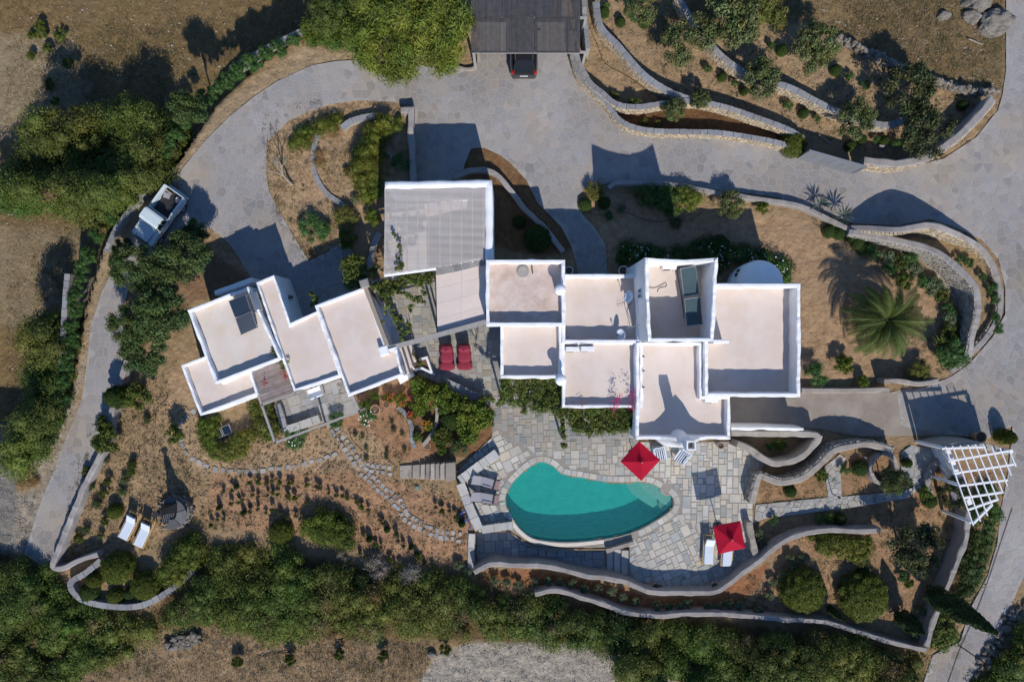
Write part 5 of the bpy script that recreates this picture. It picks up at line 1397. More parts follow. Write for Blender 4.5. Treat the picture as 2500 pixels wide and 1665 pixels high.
mb = MB(); mb.tube([(c[0], c[1] + .46, 2.5), (c[0], c[1] + .46, 2.85)], .09, 8); mb.box((c[0], c[1] + .46, 2.92), (.42, .3, .05), .5); mb.build('cowl', M_DARK, bb)

rq = random.Random(8)
for k in range(46):
    a = -2.6 + 5.4 * k / 45 + rq.uniform(-.05, .05); rr = rq.uniform(.95, 1.12); z = rq.choice((.1, .3, .5, .62)); r = rq.uniform(.08, .16)
    rock_mb((c[0] + rr * math.cos(a), c[1] + rr * math.sin(a), z), r, rq).build('stone', M_BOULD, bb, loc=(c[0] + rr * math.cos(a), c[1] + rr * math.sin(a), z))
for k in range(9):
    a = rq.uniform(2.2, 4.2); rr = rq.uniform(.5, 1.1); mb = MB(); mb.tint = gray(.6, 1.2); mb.box((c[0] + rr * math.cos(a), c[1] + rr * math.sin(a), rq.uniform(.05, .7)), (rq.uniform(.3, .7), .06, .06), rq.uniform(0, 3), ry=rq.uniform(-.4, .4)); mb.build('log', M_WOOD if k % 2 else M_DARK, bb)
# ================================================================== gate, lattice pergola, poles
gt = thing('sliding_gate', 'grey sheet metal sliding gate beside clipped round bush', 'gate', (*G(2045, 392), 0))
a, b_ = G(1976, 369, 1.7), G(2113, 408, 1.7); L = math.dist(a, b_); rz = math.atan2(b_[1] - a[1], b_[0] - a[0]); t = ((b_[0] - a[0]) / L, (b_[1] - a[1]) / L)
for k in range(6):
    u = (k + .5) / 6; mb = MB(); mb.tint = gray(.95, 1.04); mb.box((a[0] + (b_[0] - a[0]) * u, a[1] + (b_[1] - a[1]) * u, .88), (L / 6 - .015, .05, 1.6), rz); mb.build('gate_panel', M_GATE, gt)
for z in (.1, 1.7): mb = MB(); mb.box(((a[0] + b_[0]) / 2, (a[1] + b_[1]) / 2, z), (L + .06, .16, .10), rz); mb.build('gate_rail', M_GATE, gt)
for p in (a, b_): mb = MB(); mb.box((p[0], p[1], .85), (.12, .12, 1.7), rz); mb.build('gate_post', M_GATE, gt)

lp = thing('lattice_pergola', 'white lattice pergola fanning out over the roadside corner', 'pergola', (*G(2370, 1170), 0))
hl_ = 2.9
def bar(name, p, q_, w, h, z):
    a, b_ = G(*p, z), G(*q_, z); mb = MB(); mb.box(((a[0] + b_[0]) / 2, (a[1] + b_[1]) / 2, z), (math.dist(a, b_), w, h), math.atan2(b_[1] - a[1], b_[0] - a[0])); mb.build(name, M_WPAINT, lp)
for p, q_ in (Z(3,2,[(1580,990),(1975,975)]), Z(3,2,[(1640,1105),(1960,975)]), Z(3,2,[(1640,1105),(2225,1005)]), Z(3,2,[(1685,1215),(2255,1130)]), Z(3,2,[(1735,1325),(2180,1275)]), Z(3,2,[(1780,1435),(2090,1450)]), Z(3,2,[(1825,1545),(2045,1490)])):
    pass
for p, q_ in ([(1580,990),(1975,975)], [(1640,1105),(2225,1005)], [(1685,1215),(2255,1130)], [(1730,1330),(2180,1275)], [(1780,1438),(2140,1385)][0:2], [(1822,1545),(2095,1450)], [(1870,1668),(2040,1500)]):
    P_ = Z(3,2,[p, q_]); bar('beam', P_[0], P_[1], .12, .14, hl_)
for p, q_ in ([(1615,970),(1870,1690)], [(1680,965),(1935,1650)], [(1750,960),(2000,1600)], [(1820,955),(2045,1510)], [(1885,950),(2095,1460)], [(1960,955),(2140,1395)], [(2035,970),(2180,1330)], [(2110,980),(2215,1235)], [(2195,1000),(2258,1155)]):
    P_ = Z(3,2,[p, q_]); bar('cross_slat', P_[0], P_[1], .06, .08, hl_ + .11)
for p in ([1600,985],[1860,1660],[2225,1020],[1740,1320]):
    P_ = Z(3,2,[p])[0]; q_ = G(*P_, hl_); mb = MB(); mb.tube([(q_[0], q_[1], 0), (q_[0], q_[1], hl_ - .07)], .11, 10); mb.build('post', M_WPAINT, lp)
tw = MB(); tw.strip([G(*p, 1.6) for p in Z(3,2,[(1640,1005),(1720,1190),(1790,1360),(1850,1500)])], .32, 0, 1.6, r=.05); tw.build('low_wall', M_WHITE, lp)

def pole(name, label, px, py, h, r, cat, m=M_DARK):
    c = G(px, py); t = thing(name, label, cat, (*c, 0)); mb = MB(); mb.tube([(*c, 0), (*c, h)], r, 8, r2=r * .7); mb.build('shaft', m, t)
    mb = MB(); b = mb.lathe([(r * 1.1, h), (r * 2.4, h + .04), (r * 2.2, h + .2), (.01, h + .26)], (*c, 0), 10); mb.build('lamp_head', m, t)
pole('lamp_post', 'slim black pole standing at the lower right road', 2340, 1574, 2.8, .045, 'pole')
pole('garden_light', 'short black garden light by the eastern path', 2031, 1205, .9, .03, 'garden light')
pole('garden_light', 'small metal garden light near the tree ring wall', 2092, 1110, 1.0, .03, 'garden light', M_STEEL)

# ---------------------------------------------------------------- hoses, cover, manhole, sundries
mb = MB(); cc = G(1134, 1258)
for k in range(70):
    an = k * .55; rr = .26 + .05 * math.sin(k * 1.3); 
pts = [(cc[0] + (.24 + .05 * math.sin(k * 1.7)) * math.cos(k * .5), cc[1] + (.34 + .05 * math.cos(k * 1.1)) * math.sin(k * .5), .03 + .0035 * k) for k in range(64)]
pts += [(*G(x, y), .04) for x, y in smooth([(1140,1268),(1146,1278),(1150,1288),(1144,1292)], 4)]
mb.tube(pts, .02, 5); o = mb.build('garden_hose', M_BLUEH, loc=(*cc, .02)); tag(o, 'bright blue garden hose coiled beside the tiled bench', 'hose')
def hose(label, pts, r=.014, m=M_HOSE):
    P_ = [(*G(x, y), .0 + .02) for x, y in smooth(pts, 6)]
    mb = MB(); mb.tube(P_, r, 4); o = mb.build('irrigation_hose', m, loc=P_[0]); tag(o, label, 'hose', 'irrigation hoses lying in the beds')
hose('black hose crossing the terrace beds right of the carport', Z(2,0,[(650,10),(700,230),(780,420),(850,580),(1020,680),(1180,790),(1290,920),(1420,985)]))
hose('short dark hose among the olive trees', Z(2,0,[(1870,690),(1800,790),(1775,870)]))
hose('dark hose curving round the clipped domes', Z(3,3,[(320,390),(480,490),(620,470),(800,490),(640,480),(560,560),(555,640),(580,720),(540,800)]))
hose('dark hose winding past the young trees west of the house', Z(0,2,[(1510,480),(1525,530),(1430,630),(1420,720),(1390,880),(1280,975),(1265,1060),(1150,1250)]))
hose('irrigation hose along the planted rows', Z(1,2,[(0,1320),(300,1290),(600,1350),(750,1420),(900,1450),(1100,1520),(1300,1560)]))
hose('irrigation hose looping through the red flower bed', Z(1,2,[(960,790),(860,820),(870,900),(960,1000),(1060,1070),(1250,1060),(1400,1040)]))
hose('irrigation hose arching over the lower red bed', Z(1,2,[(580,1190),(640,1120),(760,1130),(880,1190),(940,1230)]))
hose('dark hose beneath the lower field saplings', Z(0,3,[(2333,1330),(2500,1300),(2650,1290)]) + Z(1,3,[(0,1340),(220,1300),(430,1290),(700,1300)]))
hose('irrigation hose in the shaded northern bed', Z(2,1,[(640,330),(760,390),(900,380),(1050,370),(1180,430),(1350,455),(1430,440),(1600,450),(1730,370)]))
mb = MB(); mb.tube([(*G(x, y), .05) for x, y in smooth([(2470,1240),(2440,1330),(2410,1420),(2375,1510),(2340,1590),(2312,1670)], 5)], .018, 4); o = mb.build('road_cable', M_HOSE, loc=(*G(2400, 1450), .05)); tag(o, 'thin dark cable trailing along the lower right road', 'cable')
mb = MB(); mb.prism(GP([(1014,1186),(1023,1187),(1022,1195),(1013,1194)]), -.02, .06, bev=.01); o = mb.build('valve_cover', mat('green_plastic', (.14,.24,.22), rough=.5), loc=(*G(1018, 1190), 0)); tag(o, 'small grey green valve cover lying on red soil', 'valve cover')
t = thing('cold_frame', 'dark wooden cold frame inside the curved clipped hedge', 'cold frame', (*G(546, 1053), 0), .38)
for x in (-.32, .32):
    mb = MB(); mb.box((x, 0, .14), (.58, .62, .26)); f = mb.build('box', M_WOODG, t, local=True)
    mb = MB(); mb.box((x, 0, .28), (.48, .52, .02)); mb.build('lid', M_SOLARD, t, local=True)
mb = MB(); mb.box((*G(2012, 342), .1), (1.0, .09, .09), -.62); o = mb.build('timber_beam', M_WOOD, loc=(*G(2012, 342), 0)); tag(o, 'loose timber beam lying behind the sliding gate', 'beam')
mb = MB(); mb.box((*G(2380, 104), .08), (1.0, .07, .07), -.38); o = mb.build('timber_pole', M_TWIG, loc=(*G(2380, 104), 0)); tag(o, 'grey pole lying on bare ground near the boulders', 'pole')
mb = MB(); c = G(2149, 360); mb.box((*c, .12), (.36, .2, .24), -.1, bev=.02); o = mb.build('concrete_block', M_PLASTG, loc=(*c, 0)); tag(o, 'small pale concrete block in the olive bed', 'block')
mb = MB(); c = G(1056, 1596); 
o = rock_mb((c[0], c[1], .1), .32, rw, .5, 8).build('boulder', M_BOULD, None, loc=(*c, 0)); tag(o, 'grey rock at the edge of the bottom gravel', 'boulder')
for p, lab in ((Z(2,1,[(30,60),(60,140)])[0], 'x'),): pass
# ================================================================== vegetation
def leaf_mesh(name, C, Nn, size, aspect, T, core=None, droop=.0, mat_=None):
    """one mesh of many small leaves: C centres, Nn facing, T tints"""
    n = len(C); C = np.asarray(C, float); Nn = np.asarray(Nn, float)
    Nn = Nn / (np.linalg.norm(Nn, axis=1, keepdims=True) + 1e-9)
    A = NR.normal(size=(n, 3)); U = np.cross(Nn, A); U /= (np.linalg.norm(U, axis=1, keepdims=True) + 1e-9)
    W = np.cross(Nn, U)
    L = (size * NR.uniform(.65, 1.3, n))[:, None]; B = L * aspect
    V = np.empty((n, 4, 3)); V[:, 0] = C - U * L * .5; V[:, 2] = C + U * L * .5; V[:, 1] = C + W * B * .5 + Nn * L * .12; V[:, 3] = C - W * B * .5 + Nn * L * .12
    V[:, 2, 2] -= droop * L[:, 0]
    V = V.reshape(-1, 3); T = np.asarray(T, float)
    tv = np.repeat(T, 4, axis=0)
    loops = np.arange(4 * n); starts = np.arange(0, 4 * n, 4)
    if core is not None:
        cv, cf, ct = core
        loops = np.concatenate([loops, cf.ravel() + len(V)]); starts = np.concatenate([starts, 4 * n + np.arange(0, cf.size, 3)])
        V = np.concatenate([V, cv]); tv = np.concatenate([tv, ct])
    me = bpy.data.meshes.new(name)
    me.vertices.add(len(V)); me.vertices.foreach_set('co', V.ravel().astype(np.float32))
    me.loops.add(len(loops)); me.loops.foreach_set('vertex_index', loops.astype(np.int32))
    me.polygons.add(len(starts)); me.polygons.foreach_set('loop_start', starts.astype(np.int32))
    me.update(calc_edges=True)
    at = me.color_attributes.new('tint', 'FLOAT_COLOR', 'POINT')
    c4 = np.ones((len(V), 4), np.float32); c4[:, :3] = tv; at.data.foreach_set('color', c4.ravel())
    me.materials.append(mat_ or M_LEAF)
    return me
def _ico():
    t = (1 + 5 ** .5) / 2
    v = np.array([(-1,t,0),(1,t,0),(-1,-t,0),(1,-t,0),(0,-1,t),(0,1,t),(0,-1,-t),(0,1,-t),(t,0,-1),(t,0,1),(-t,0,-1),(-t,0,1)], float); v /= np.linalg.norm(v[0])
    f = np.array([(0,11,5),(0,5,1),(0,1,7),(0,7,10),(0,10,11),(1,5,9),(5,11,4),(11,10,2),(10,7,6),(7,1,8),(3,9,4),(3,4,2),(3,2,6),(3,6,8),(3,8,9),(4,9,5),(2,4,11),(6,2,10),(8,6,7),(9,8,1)])
    return v, f
ICO_V, ICO_F = _ico()
PAL = {
 'mastic': (.092,.112,.028), 'scrub': (.112,.134,.032), 'olive': (.165,.18,.095), 'darkolive': (.095,.105,.06), 'tamarisk': (.175,.20,.042), 'tree': (.105,.145,.062),
 'oleander': (.075,.145,.052), 'citrus': (.14,.18,.032), 'dome': (.115,.138,.024), 'dark': (.062,.10,.028), 'pale': (.19,.23,.12), 'grey': (.23,.20,.165), 'broom': (.16,.15,.045), 'lavender': (.10,.12,.06),
 'cypress': (.030,.052,.016), 'palm': (.10,.13,.042), 'vine': (.125,.15,.042), 'bright': (.12,.17,.035), 'gold': (.34,.23,.10), 'agave': (.14,.19,.17)}
for k_ in PAL:
    if k_ not in ('grey', 'gold', 'agave', 'pale'): PAL[k_] = (PAL[k_][0] * 1.0, PAL[k_][1] * 1.06, PAL[k_][2] * .76)
def clump_leaves(clumps, per, pal, leaf, aspect, low=-.25, core=.74, var=.25, lvar=.3, up=.35, hue=.14, droop=0., name='crown', shell=(.72, 1.06), patch=None, kref=None):
    """clumps: (x, y, z, rx, ry, rz)"""
    K_ = len(clumps); cl = np.array(clumps, float); pal = np.array(pal)
    Cs, Ns, Ts = [], [], []; cv, cf, ct = [], [], []
    ctint = pal[None, :] * (1 + NR.uniform(-var, var, (K_, 1))) * np.stack([1 + NR.uniform(-hue, hue, K_), np.ones(K_), 1 + NR.uniform(-hue, hue, K_)], -1)
    if patch is not None: ctint = ctint * patch
    for k in range(K_):
        x, y, z, rx, ry, rz = cl[k]; n = int(per * (min(2.6 if patch is not None else 26, (rx / kref) ** 2) if kref else 1))
        d = NR.normal(size=(int(n * 1.7) + 4, 3)); d /= np.linalg.norm(d, axis=1, keepdims=True); d = d[d[:, 2] > low][:n]; n = len(d)
        rad = NR.uniform(shell[0], shell[1], (n, 1))
        Cs.append(np.array([x, y, z]) + d * rad * np.array([rx, ry, rz]))
        Ns.append(d * .8 + NR.normal(size=(n, 3)) * .55 + np.array([0, 0, up]))
        Ts.append(ctint[k] * (1 + NR.uniform(-lvar, lvar, (n, 1))))
        if core:
            cv.append(np.array([x, y, z]) + ICO_V * core * np.array([rx, ry, rz])); cf.append(ICO_F + 12 * len(cf)); ct.append(np.repeat(ctint[k][None, :], 12, 0))
    return leaf_mesh(name, np.concatenate(Cs), np.concatenate(Ns), leaf, aspect, np.concatenate(Ts), (np.concatenate(cv), np.concatenate(cf), np.concatenate(ct)) if core else None, droop)
def link(name, me, parent=None, loc=None, kind=None):
    o = bpy.data.objects.new(name, me); COL.objects.link(o)
    if parent is not None: o.parent = parent
    if loc is not None: o.location = loc
    if kind: o['kind'] = kind
    return o
def stems(tips, r0=.06, base=(0, 0, 0), fork=.4, mat_=None, n=5):
    mb = MB(); base = Vector(base)
    f = base + Vector((R.uniform(-.05, .05), R.uniform(-.05, .05), max(t[2] for t in tips) * fork))
    mb.tube([base, (base + f) / 2 + Vector((R.uniform(-.04, .04), 0, 0)), f], r0, n, r2=r0 * .75)
    for t in tips:
        t = Vector(t); m = (f + t) / 2 + Vector((R.uniform(-.1, .1), R.uniform(-.1, .1), .08)); mb.tube([f, m, t], r0 * .55, 4, r2=r0 * .15)
    return mb
# ---- prototypes (each built once, placed by copying)
PROTO = {}
def proto(kind, var):
    key = (kind, var)
    if key in PROTO: return PROTO[key]
    r = random.Random(hash(kind) % 1000 * 0 + sum(map(ord, kind)) * 13 + var)
    cl = []; kw = {}
    # unit plants: radius 1, height 1 (scaled when placed)
    if kind in ('olive', 'darkolive'):
        for k in range(26):
            a = r.uniform(0, 6.283); q = math.sqrt(r.uniform(.02, 1)) * .80; z = .45 + .42 * math.sqrt(max(0, 1 - q * q)) * r.uniform(.5, 1.05)
            s = r.uniform(.15, .27); cl.append((q * math.cos(a), q * math.sin(a), z, s, s, s * .55))
        kw = dict(per=260, leaf=.085, aspect=.42, core=.35, low=-.7, lvar=.4, var=.22, shell=(.25, 1.15), up=.2)
    elif kind == 'tree':
        for k in range(34):
            a = r.uniform(0, 6.283); q = math.sqrt(r.uniform(0, 1)) * .8; z = .5 + .42 * math.sqrt(max(0, 1 - q * q)) * r.uniform(.75, 1.05)
            s = r.uniform(.15, .26); cl.append((q * math.cos(a), q * math.sin(a), z, s, s, s * .6))
        kw = dict(per=280, leaf=.08, aspect=.34, core=.62, low=-.4, lvar=.35, var=.22, shell=(.4, 1.2))
    elif kind == 'tamarisk':
        for k in range(120):
            a = r.uniform(0, 6.283); q = math.sqrt(r.uniform(0, 1)) * .88; z = .5 + .45 * math.sqrt(max(0, 1 - q * q)) * r.uniform(.6, 1.05)
            s = r.uniform(.10, .20); cl.append((q * math.cos(a), q * math.sin(a), z, s, s, s * .5))
        kw = dict(per=330, leaf=.085, aspect=.15, core=.7, low=-.3, lvar=.4, var=.3, up=.15, droop=.3, shell=(.5, 1.35))
    elif kind in ('dome', 'dark'):
        cl.append((0, 0, .12, .95, .95, .86))
        for k in range(26):
            a = k * 2.39996; q = math.sqrt((k + .5) / 26) * .88; z = .12 + .80 * math.sqrt(max(0, 1 - q * q))
            s = r.uniform(.12, .2); cl.append((q * math.cos(a), q * math.sin(a), z, s, s, s * .35))
        kw = dict(per=300, leaf=.06, aspect=.5, core=.93, low=-.05, lvar=.5, var=.10, hue=.06, shell=(.93, 1.1), kref=.17)
    elif kind in ('citrus', 'bright', 'mastic', 'pale', 'oleander', 'broom', 'vine'):
        m = 20
        for k in range(m):
            a = r.uniform(0, 6.283); q = math.sqrt(r.uniform(0, 1)) * .78; z = .3 + .5 * math.sqrt(max(0, 1 - q * q)) * r.uniform(.6, 1.1)
            s = r.uniform(.22, .36); cl.append((q * math.cos(a), q * math.sin(a), z, s, s, s * .7))
        asp = {'oleander': .22, 'broom': .14, 'pale': .5}.get(kind, .5)
        kw = dict(per=100, leaf=.15 if kind not in ('broom',) else .22, aspect=asp, core=.6 if kind != 'pale' else .3, low=-.4, lvar=.4, var=.25, shell=(.6, 1.15), up=.25)
    elif kind in ('lavender', 'grey'):
        for k in range(10):
            a = r.uniform(0, 6.283); q = math.sqrt(r.uniform(0, 1)) * .6; cl.append((q * math.cos(a), q * math.sin(a), .45 * r.uniform(.7, 1.2), .42, .42, .45))
        kw = dict(per=75, leaf=.26, aspect=.13, core=.5, low=-.2, lvar=.4, var=.2, up=.0, shell=(.6, 1.25))
    elif kind == 'gold':
        for k in range(9):
            a = r.uniform(0, 6.283); q = math.sqrt(r.uniform(0, 1)) * .6; cl.append((q * math.cos(a), q * math.sin(a), .3, .45, .45, .5))
        kw = dict(per=60, leaf=.6, aspect=.05, core=0, low=-.1, lvar=.35, var=.2, up=.0, shell=(.3, 1.2))
    cr = clump_leaves(cl, pal=PAL[kind], **kw)
    tips = [(c[0] * .85, c[1] * .85, c[2]) for c in cl[:9]]
    tr = stems(tips, .035 if kind not in ('olive', 'darkolive', 'tree', 'tamarisk') else .05)
    me_t = None
    o = tr.build('trunk', M_BARK, loc=(0, 0, 0)); me_t = o.data; bpy.data.objects.remove(o)
    PROTO[key] = (cr, me_t); return PROTO[key]
TREEK = ('olive', 'darkolive', 'tree', 'tamarisk')
CATS = {'olive': ('olive_tree', 'tree'), 'darkolive': ('olive_tree', 'tree'), 'tree': ('leafy_tree', 'tree'), 'tamarisk': ('tamarisk_tree', 'tree'), 'dome': ('clipped_bush', 'bush'), 'dark': ('dark_shrub', 'shrub'), 'citrus': ('green_shrub', 'shrub'),
        'bright': ('green_shrub', 'shrub'), 'mastic': ('wild_shrub', 'shrub'), 'pale': ('pale_shrub', 'shrub'), 'oleander': ('oleander', 'shrub'), 'broom': ('broom_shrub', 'shrub'), 'vine': ('vine_plant', 'plant'), 'lavender': ('lavender_plant', 'plant'), 'grey': ('silver_shrub', 'shrub'), 'gold': ('dry_grass_tuft', 'grass tuft')}
cnt_ = [0]
def plant(kind, px, py, r_px, h, label, group=None, sy=1.0, rz=None, zb=None):
    cnt_[0] += 1
    nm, cat = CATS[kind]
    x, y = G(px, py, h * (.6 if kind in TREEK else .4)); z = float(gz(x, y)) if zb is None else zb
    r = r_px * K * (H - h * .6) / H
    t = thing(nm, label, cat, (x, y, z), R.uniform(0, 6.28) if rz is None else rz, group)
    cr, tr = proto(kind, cnt_[0] % 3)
    c = link('crown', cr, t); c.scale = (r, r * sy, h)
    s = link('trunk', tr, t); s.scale = (r, r * sy, h)
    return t
def flowers(t, n, r, h, col, size=.09, name='blossom', flat=True):
    C = []; 
    for k in range(n):
        a = R.uniform(0, 6.283); q = math.sqrt(R.uniform(0, 1)) * r * .95; C.append((q * math.cos(a), q * math.sin(a), h * (.55 + .42 * math.sqrt(max(0, 1 - (q / r) ** 2))) + .03))
    me = leaf_mesh(name, C, [(R.uniform(-.4, .4), R.uniform(-.4, .4), 1) for _ in C], size, .9, np.array([col] * n) * NR.uniform(.8, 1.15, (n, 1)), mat_=M_PETAL)
    o = link(name + 's', me, t); o['kind'] = 'stuff'
    return o
def mass_points(poly, step, z0, hfun, rnd, edge=1.0):
    """clump centres filling a plan polygon"""
    xs = [p[0] for p in poly]; ys = [p[1] for p in poly]; out = []
    y = min(ys)
    while y < max(ys):
        x = min(xs)
        while x < max(xs):
            px, py = x + rnd.uniform(-.45, .45) * step, y + rnd.uniform(-.45, .45) * step
            if pin(px, py, poly): out.append((px, py))
            x += step
        y += step
    return out
def edge_dist(x, y, poly):
    d = 9e9
    for (x1, y1), (x2, y2) in zip(poly, poly[1:] + poly[:1]):
        dx, dy = x2 - x1, y2 - y1; t = max(0, min(1, ((x - x1) * dx + (y - y1) * dy) / (dx * dx + dy * dy + 1e-9))); d = min(d, math.hypot(x - x1 - t * dx, y - y1 - t * dy))
    return d
def mass(name, label, poly_px, h, pal, step=.72, leaf=.13, per=120, rough=.5, aspect=.5, cat=None, group=None, stuff=False, seed=0, hmin=.5, core=.66, var=.2, pal2=None, hgt_noise=.35, crad=.62, zb=0., soft=1.4, gap=0., dead=.0):
    rnd = random.Random(seed + 77)
    P = GP(poly_px, h * .7 + zb); cl = []
    cx = sum(p[0] for p in P) / len(P); cy = sum(p[1] for p in P) / len(P)
    for x, y in mass_points(P, step, 0, None, rnd):
        if gap and float(fbm(np.array(x * .9 + 7), np.array(y * .9), seed + 60, 2)) < gap: continue
        e = edge_dist(x, y, P); f = min(1, .45 + e / soft)
        hh = h * f * (1 - rough + rough * 2 * float(fbm(np.array(x * hgt_noise + 50), np.array(y * hgt_noise + 50), seed, 3)))
        s = step * (rnd.uniform(.6, 1.05) if rnd.random() < .7 else rnd.uniform(1.0, 1.75))
        g = float(gz(x, y))
        cl.append((x - cx, y - cy, g + max(.15, hh - s * .7), s, s, s * rnd.uniform(.6, .95)))
        if hh > 1.1: cl.append((x - cx + rnd.uniform(-.2, .2), y - cy + rnd.uniform(-.2, .2), g + hh * .45, s * 1.05, s * 1.05, hh * .4))
    ca = np.array(cl); pn = fbm((ca[:, 0] + cx) * .28, (ca[:, 1] + cy) * .28, seed + 3, 3)[:, None]; pm_ = fbm((ca[:, 0] + cx) * .35 + 9, (ca[:, 1] + cy) * .35, seed + 8, 2)[:, None]
    patch = 1 + np.concatenate([(pn - .5) * .9 + (pm_ - .5) * .75, (pn - .5) * .75, (pn - .5) * .6 + (pm_ - .5) * .4], 1)
    if dead: patch[NR.uniform(size=len(cl)) < dead] *= np.array([1.55, .95, 2.0])
    me = clump_leaves(cl, pal=PAL[pal], patch=patch, per=per, kref=step * .9, leaf=leaf, aspect=aspect, core=core, var=var, lvar=.38, low=-.15, shell=(.75, 1.12), hue=.09, name='foliage')
    if stuff:
        o = link(name, me, None, (cx, cy, 0), 'stuff'); o['label'] = label
        return o
    t = thing(name, label, cat or 'hedge', (cx, cy, 0), 0, group)
    link('foliage', me, t)
    mb = MB()
    for c in cl[::max(1, len(cl) // 14)]: mb.tube([(c[0] * .9, c[1] * .9, min(-.05, float(gz(c[0] + cx, c[1] + cy)))), (c[0], c[1], c[2])], .035, 4, r2=.015)
    mb.build('stems', M_BARK, t, local=True, kind='stuff')
    return t

# ------------------------------------------------------------------ wild thickets
mass('scrub_thicket', 'dense olive green scrub covering the slope below the villa', D([(345,1445),(362,1408),(400,1385),(462,1322),(486,1270),(560,1255),(660,1275),(760,1305),(860,1330),(960,1345),(1085,1340),(1100,1365),(1170,1400),(1260,1375),(1310,1400),(1420,1425),(1520,1440),(1650,1450),(1640,1490),(1520,1500),(1420,1510),(1310,1495),(1200,1475),(1080,1480),(960,1470),(850,1468),(720,1470),(620,1475),(500,1440),(400,1440)]), 1.5, 'scrub', step=.66, per=240, seed=1, rough=.85, hgt_noise=.48, gap=.30, dead=.06, stuff=True, leaf=.12)
mass('scrub_thicket', 'dark olive scrub filling the bottom left corner', D([(-60,1295),(60,1285),(98,1325),(135,1360),(180,1412),(290,1428),(338,1455),(330,1500),(180,1560),(120,1600),(-60,1600)]), 1.3, 'scrub', step=.66, per=230, seed=2, rough=.85, hgt_noise=.48, gap=.30, dead=.06, stuff=True, leaf=.12)
mass('scrub_thicket', 'olive green scrub along bottom edge right of gravel', D([(1430,1500),(1560,1500),(1650,1470),(1720,1450),(1800,1465),(1960,1480),(2060,1515),(2130,1530),(2140,1600),(1480,1620),(1400,1530)]), 2.1, 'scrub', step=.68, per=240, seed=3, rough=.85, hgt_noise=.48, gap=.30, dead=.06, stuff=True, leaf=.12)
mass('scrub_thicket', 'thick mastic trees left of the driveway bend', D([(-60,420),(50,330),(110,255),(190,232),(280,230),(345,250),(395,290),(400,330),(385,395),(340,450),(285,490),(225,510),(160,500),(90,470),(30,480),(-60,480)]), 5.0, 'mastic', step=.75, per=270, zb=-3.0, seed=4, stuff=True, leaf=.14, rough=.6, hgt_noise=.45, gap=.25, dead=.04)
mass('scrub_thicket', 'tall dark scrub band along the left field wall', D([(55,760),(90,720),(150,715),(165,770),(158,850),(150,900),(138,980),(110,1050),(50,1065),(38,960),(45,850)]), 3.6, 'scrub', step=.7, per=230, zb=-2.5, seed=5, stuff=True, leaf=.14)
mass('scrub_thicket', 'dark scrub in the lower right corner beside rocks', D([(2345,1470),(2420,1400),(2420,1620),(2250,1620),(2290,1560)]), 1.6, 'scrub', step=.7, per=140, seed=6, stuff=True)
mass('wild_shrub', 'dark tall shrub left of the bright tree', D([(695,0),(760,-40),(820,-20),(825,60),(800,85),(750,75),(700,60)]), 2.8, 'mastic', step=.62, per=170, seed=7, cat='shrub', leaf=.13)
mass('hedge', 'tall dark hedge beside the straight beige wall', D([(865,252),(915,252),(918,290),(885,320),(872,380),(862,440),(845,462),(818,440),(803,390),(812,335),(838,280)]), 1.7, 'dome', step=.42, per=130, seed=8, leaf=.13, aspect=.25)
mass('hedge', 'low dark hedge on the driveway island', D([(660,328),(680,300),(720,275),(765,260),(788,266),(778,284),(735,300),(700,325),(670,340)]), .9, 'dome', step=.36, per=120, seed=9, leaf=.11, aspect=.25)
mass('hedge', 'long dark boxy hedge in the house shade', [(1545,462),(1562,455),(1620,453),(1660,454),(1664,495),(1654,518),(1600,514),(1556,500)], 1.2, 'dark', step=.38, per=120, seed=10, leaf=.09, rough=.15, soft=.5)
mass('clipped_bush', 'sunlit clipped bush at the end of boxy hedge', [(1655,456),(1690,455),(1712,478),(1700,510),(1665,518)], 1.2, 'citrus', step=.36, per=120, seed=11, leaf=.09, rough=.15, soft=.5, cat='bush')
hf_ = mass('hedge', 'white flowering hedge along the north house wall', [(1512,600),(1560,596),(1620,604),(1640,630),(1600,640),(1520,640)], 1.0, 'dark', step=.4, per=110, seed=12, leaf=.13)
hd_ = mass('hedge', 'dark flowering hedge wrapping round the white dome', [(1640,608),(1720,588),(1760,600),(1860,612),(1925,640),(1945,690),(1920,690),(1890,650),(1800,640),(1765,660),(1760,690),(1757,640),(1650,630)], 1.1, 'dark', step=.42, per=110, seed=13, leaf=.13)
mass('clipped_hedge', 'bright green clipped hedge curved like a horseshoe', Z(0,2,[(1800,720),(1940,700),(1985,790),(1965,900),(2030,965),(2150,870),(2240,815),(2320,830),(2290,950),(2200,1060),(2060,1120),(1950,1090),(1840,960),(1785,850)]), .85, 'dome', step=.26, per=110, seed=14, leaf=.075, rough=.1, soft=.3)
mass('hedge', 'loose green hedge left of the patio frame', [(608,985),(655,975),(676,1040),(665,1075),(640,1072),(618,1055)], .9, 'mastic', step=.4, per=100, seed=15)
mass('clipped_bush', 'wide dark bush among the planted rows', [(735,1268),(765,1255),(812,1256),(845,1272),(865,1305),(873,1330),(850,1344),(810,1326),(765,1328),(742,1300)], 1.0, 'dome', step=.38, per=130, seed=16, leaf=.11, rough=.15, soft=.5, cat='bush')
mass('clipped_hedge', 'dense rounded hedge hugging the curved planter wall', [(385,1400),(420,1350),(455,1315),(485,1322),(490,1360),(470,1392),(425,1432),(395,1430)], 1.3, 'dome', step=.42, per=130, seed=17, leaf=.10, rough=.15, soft=.5)
mass('clipped_hedge', 'flat clipped hedge under the curved beige wall', [(1983,1312),(2040,1305),(2130,1306),(2134,1345),(2108,1376),(2050,1364),(1990,1346)], .95, 'dome', step=.4, per=120, seed=18, leaf=.10, rough=.15, soft=.5)
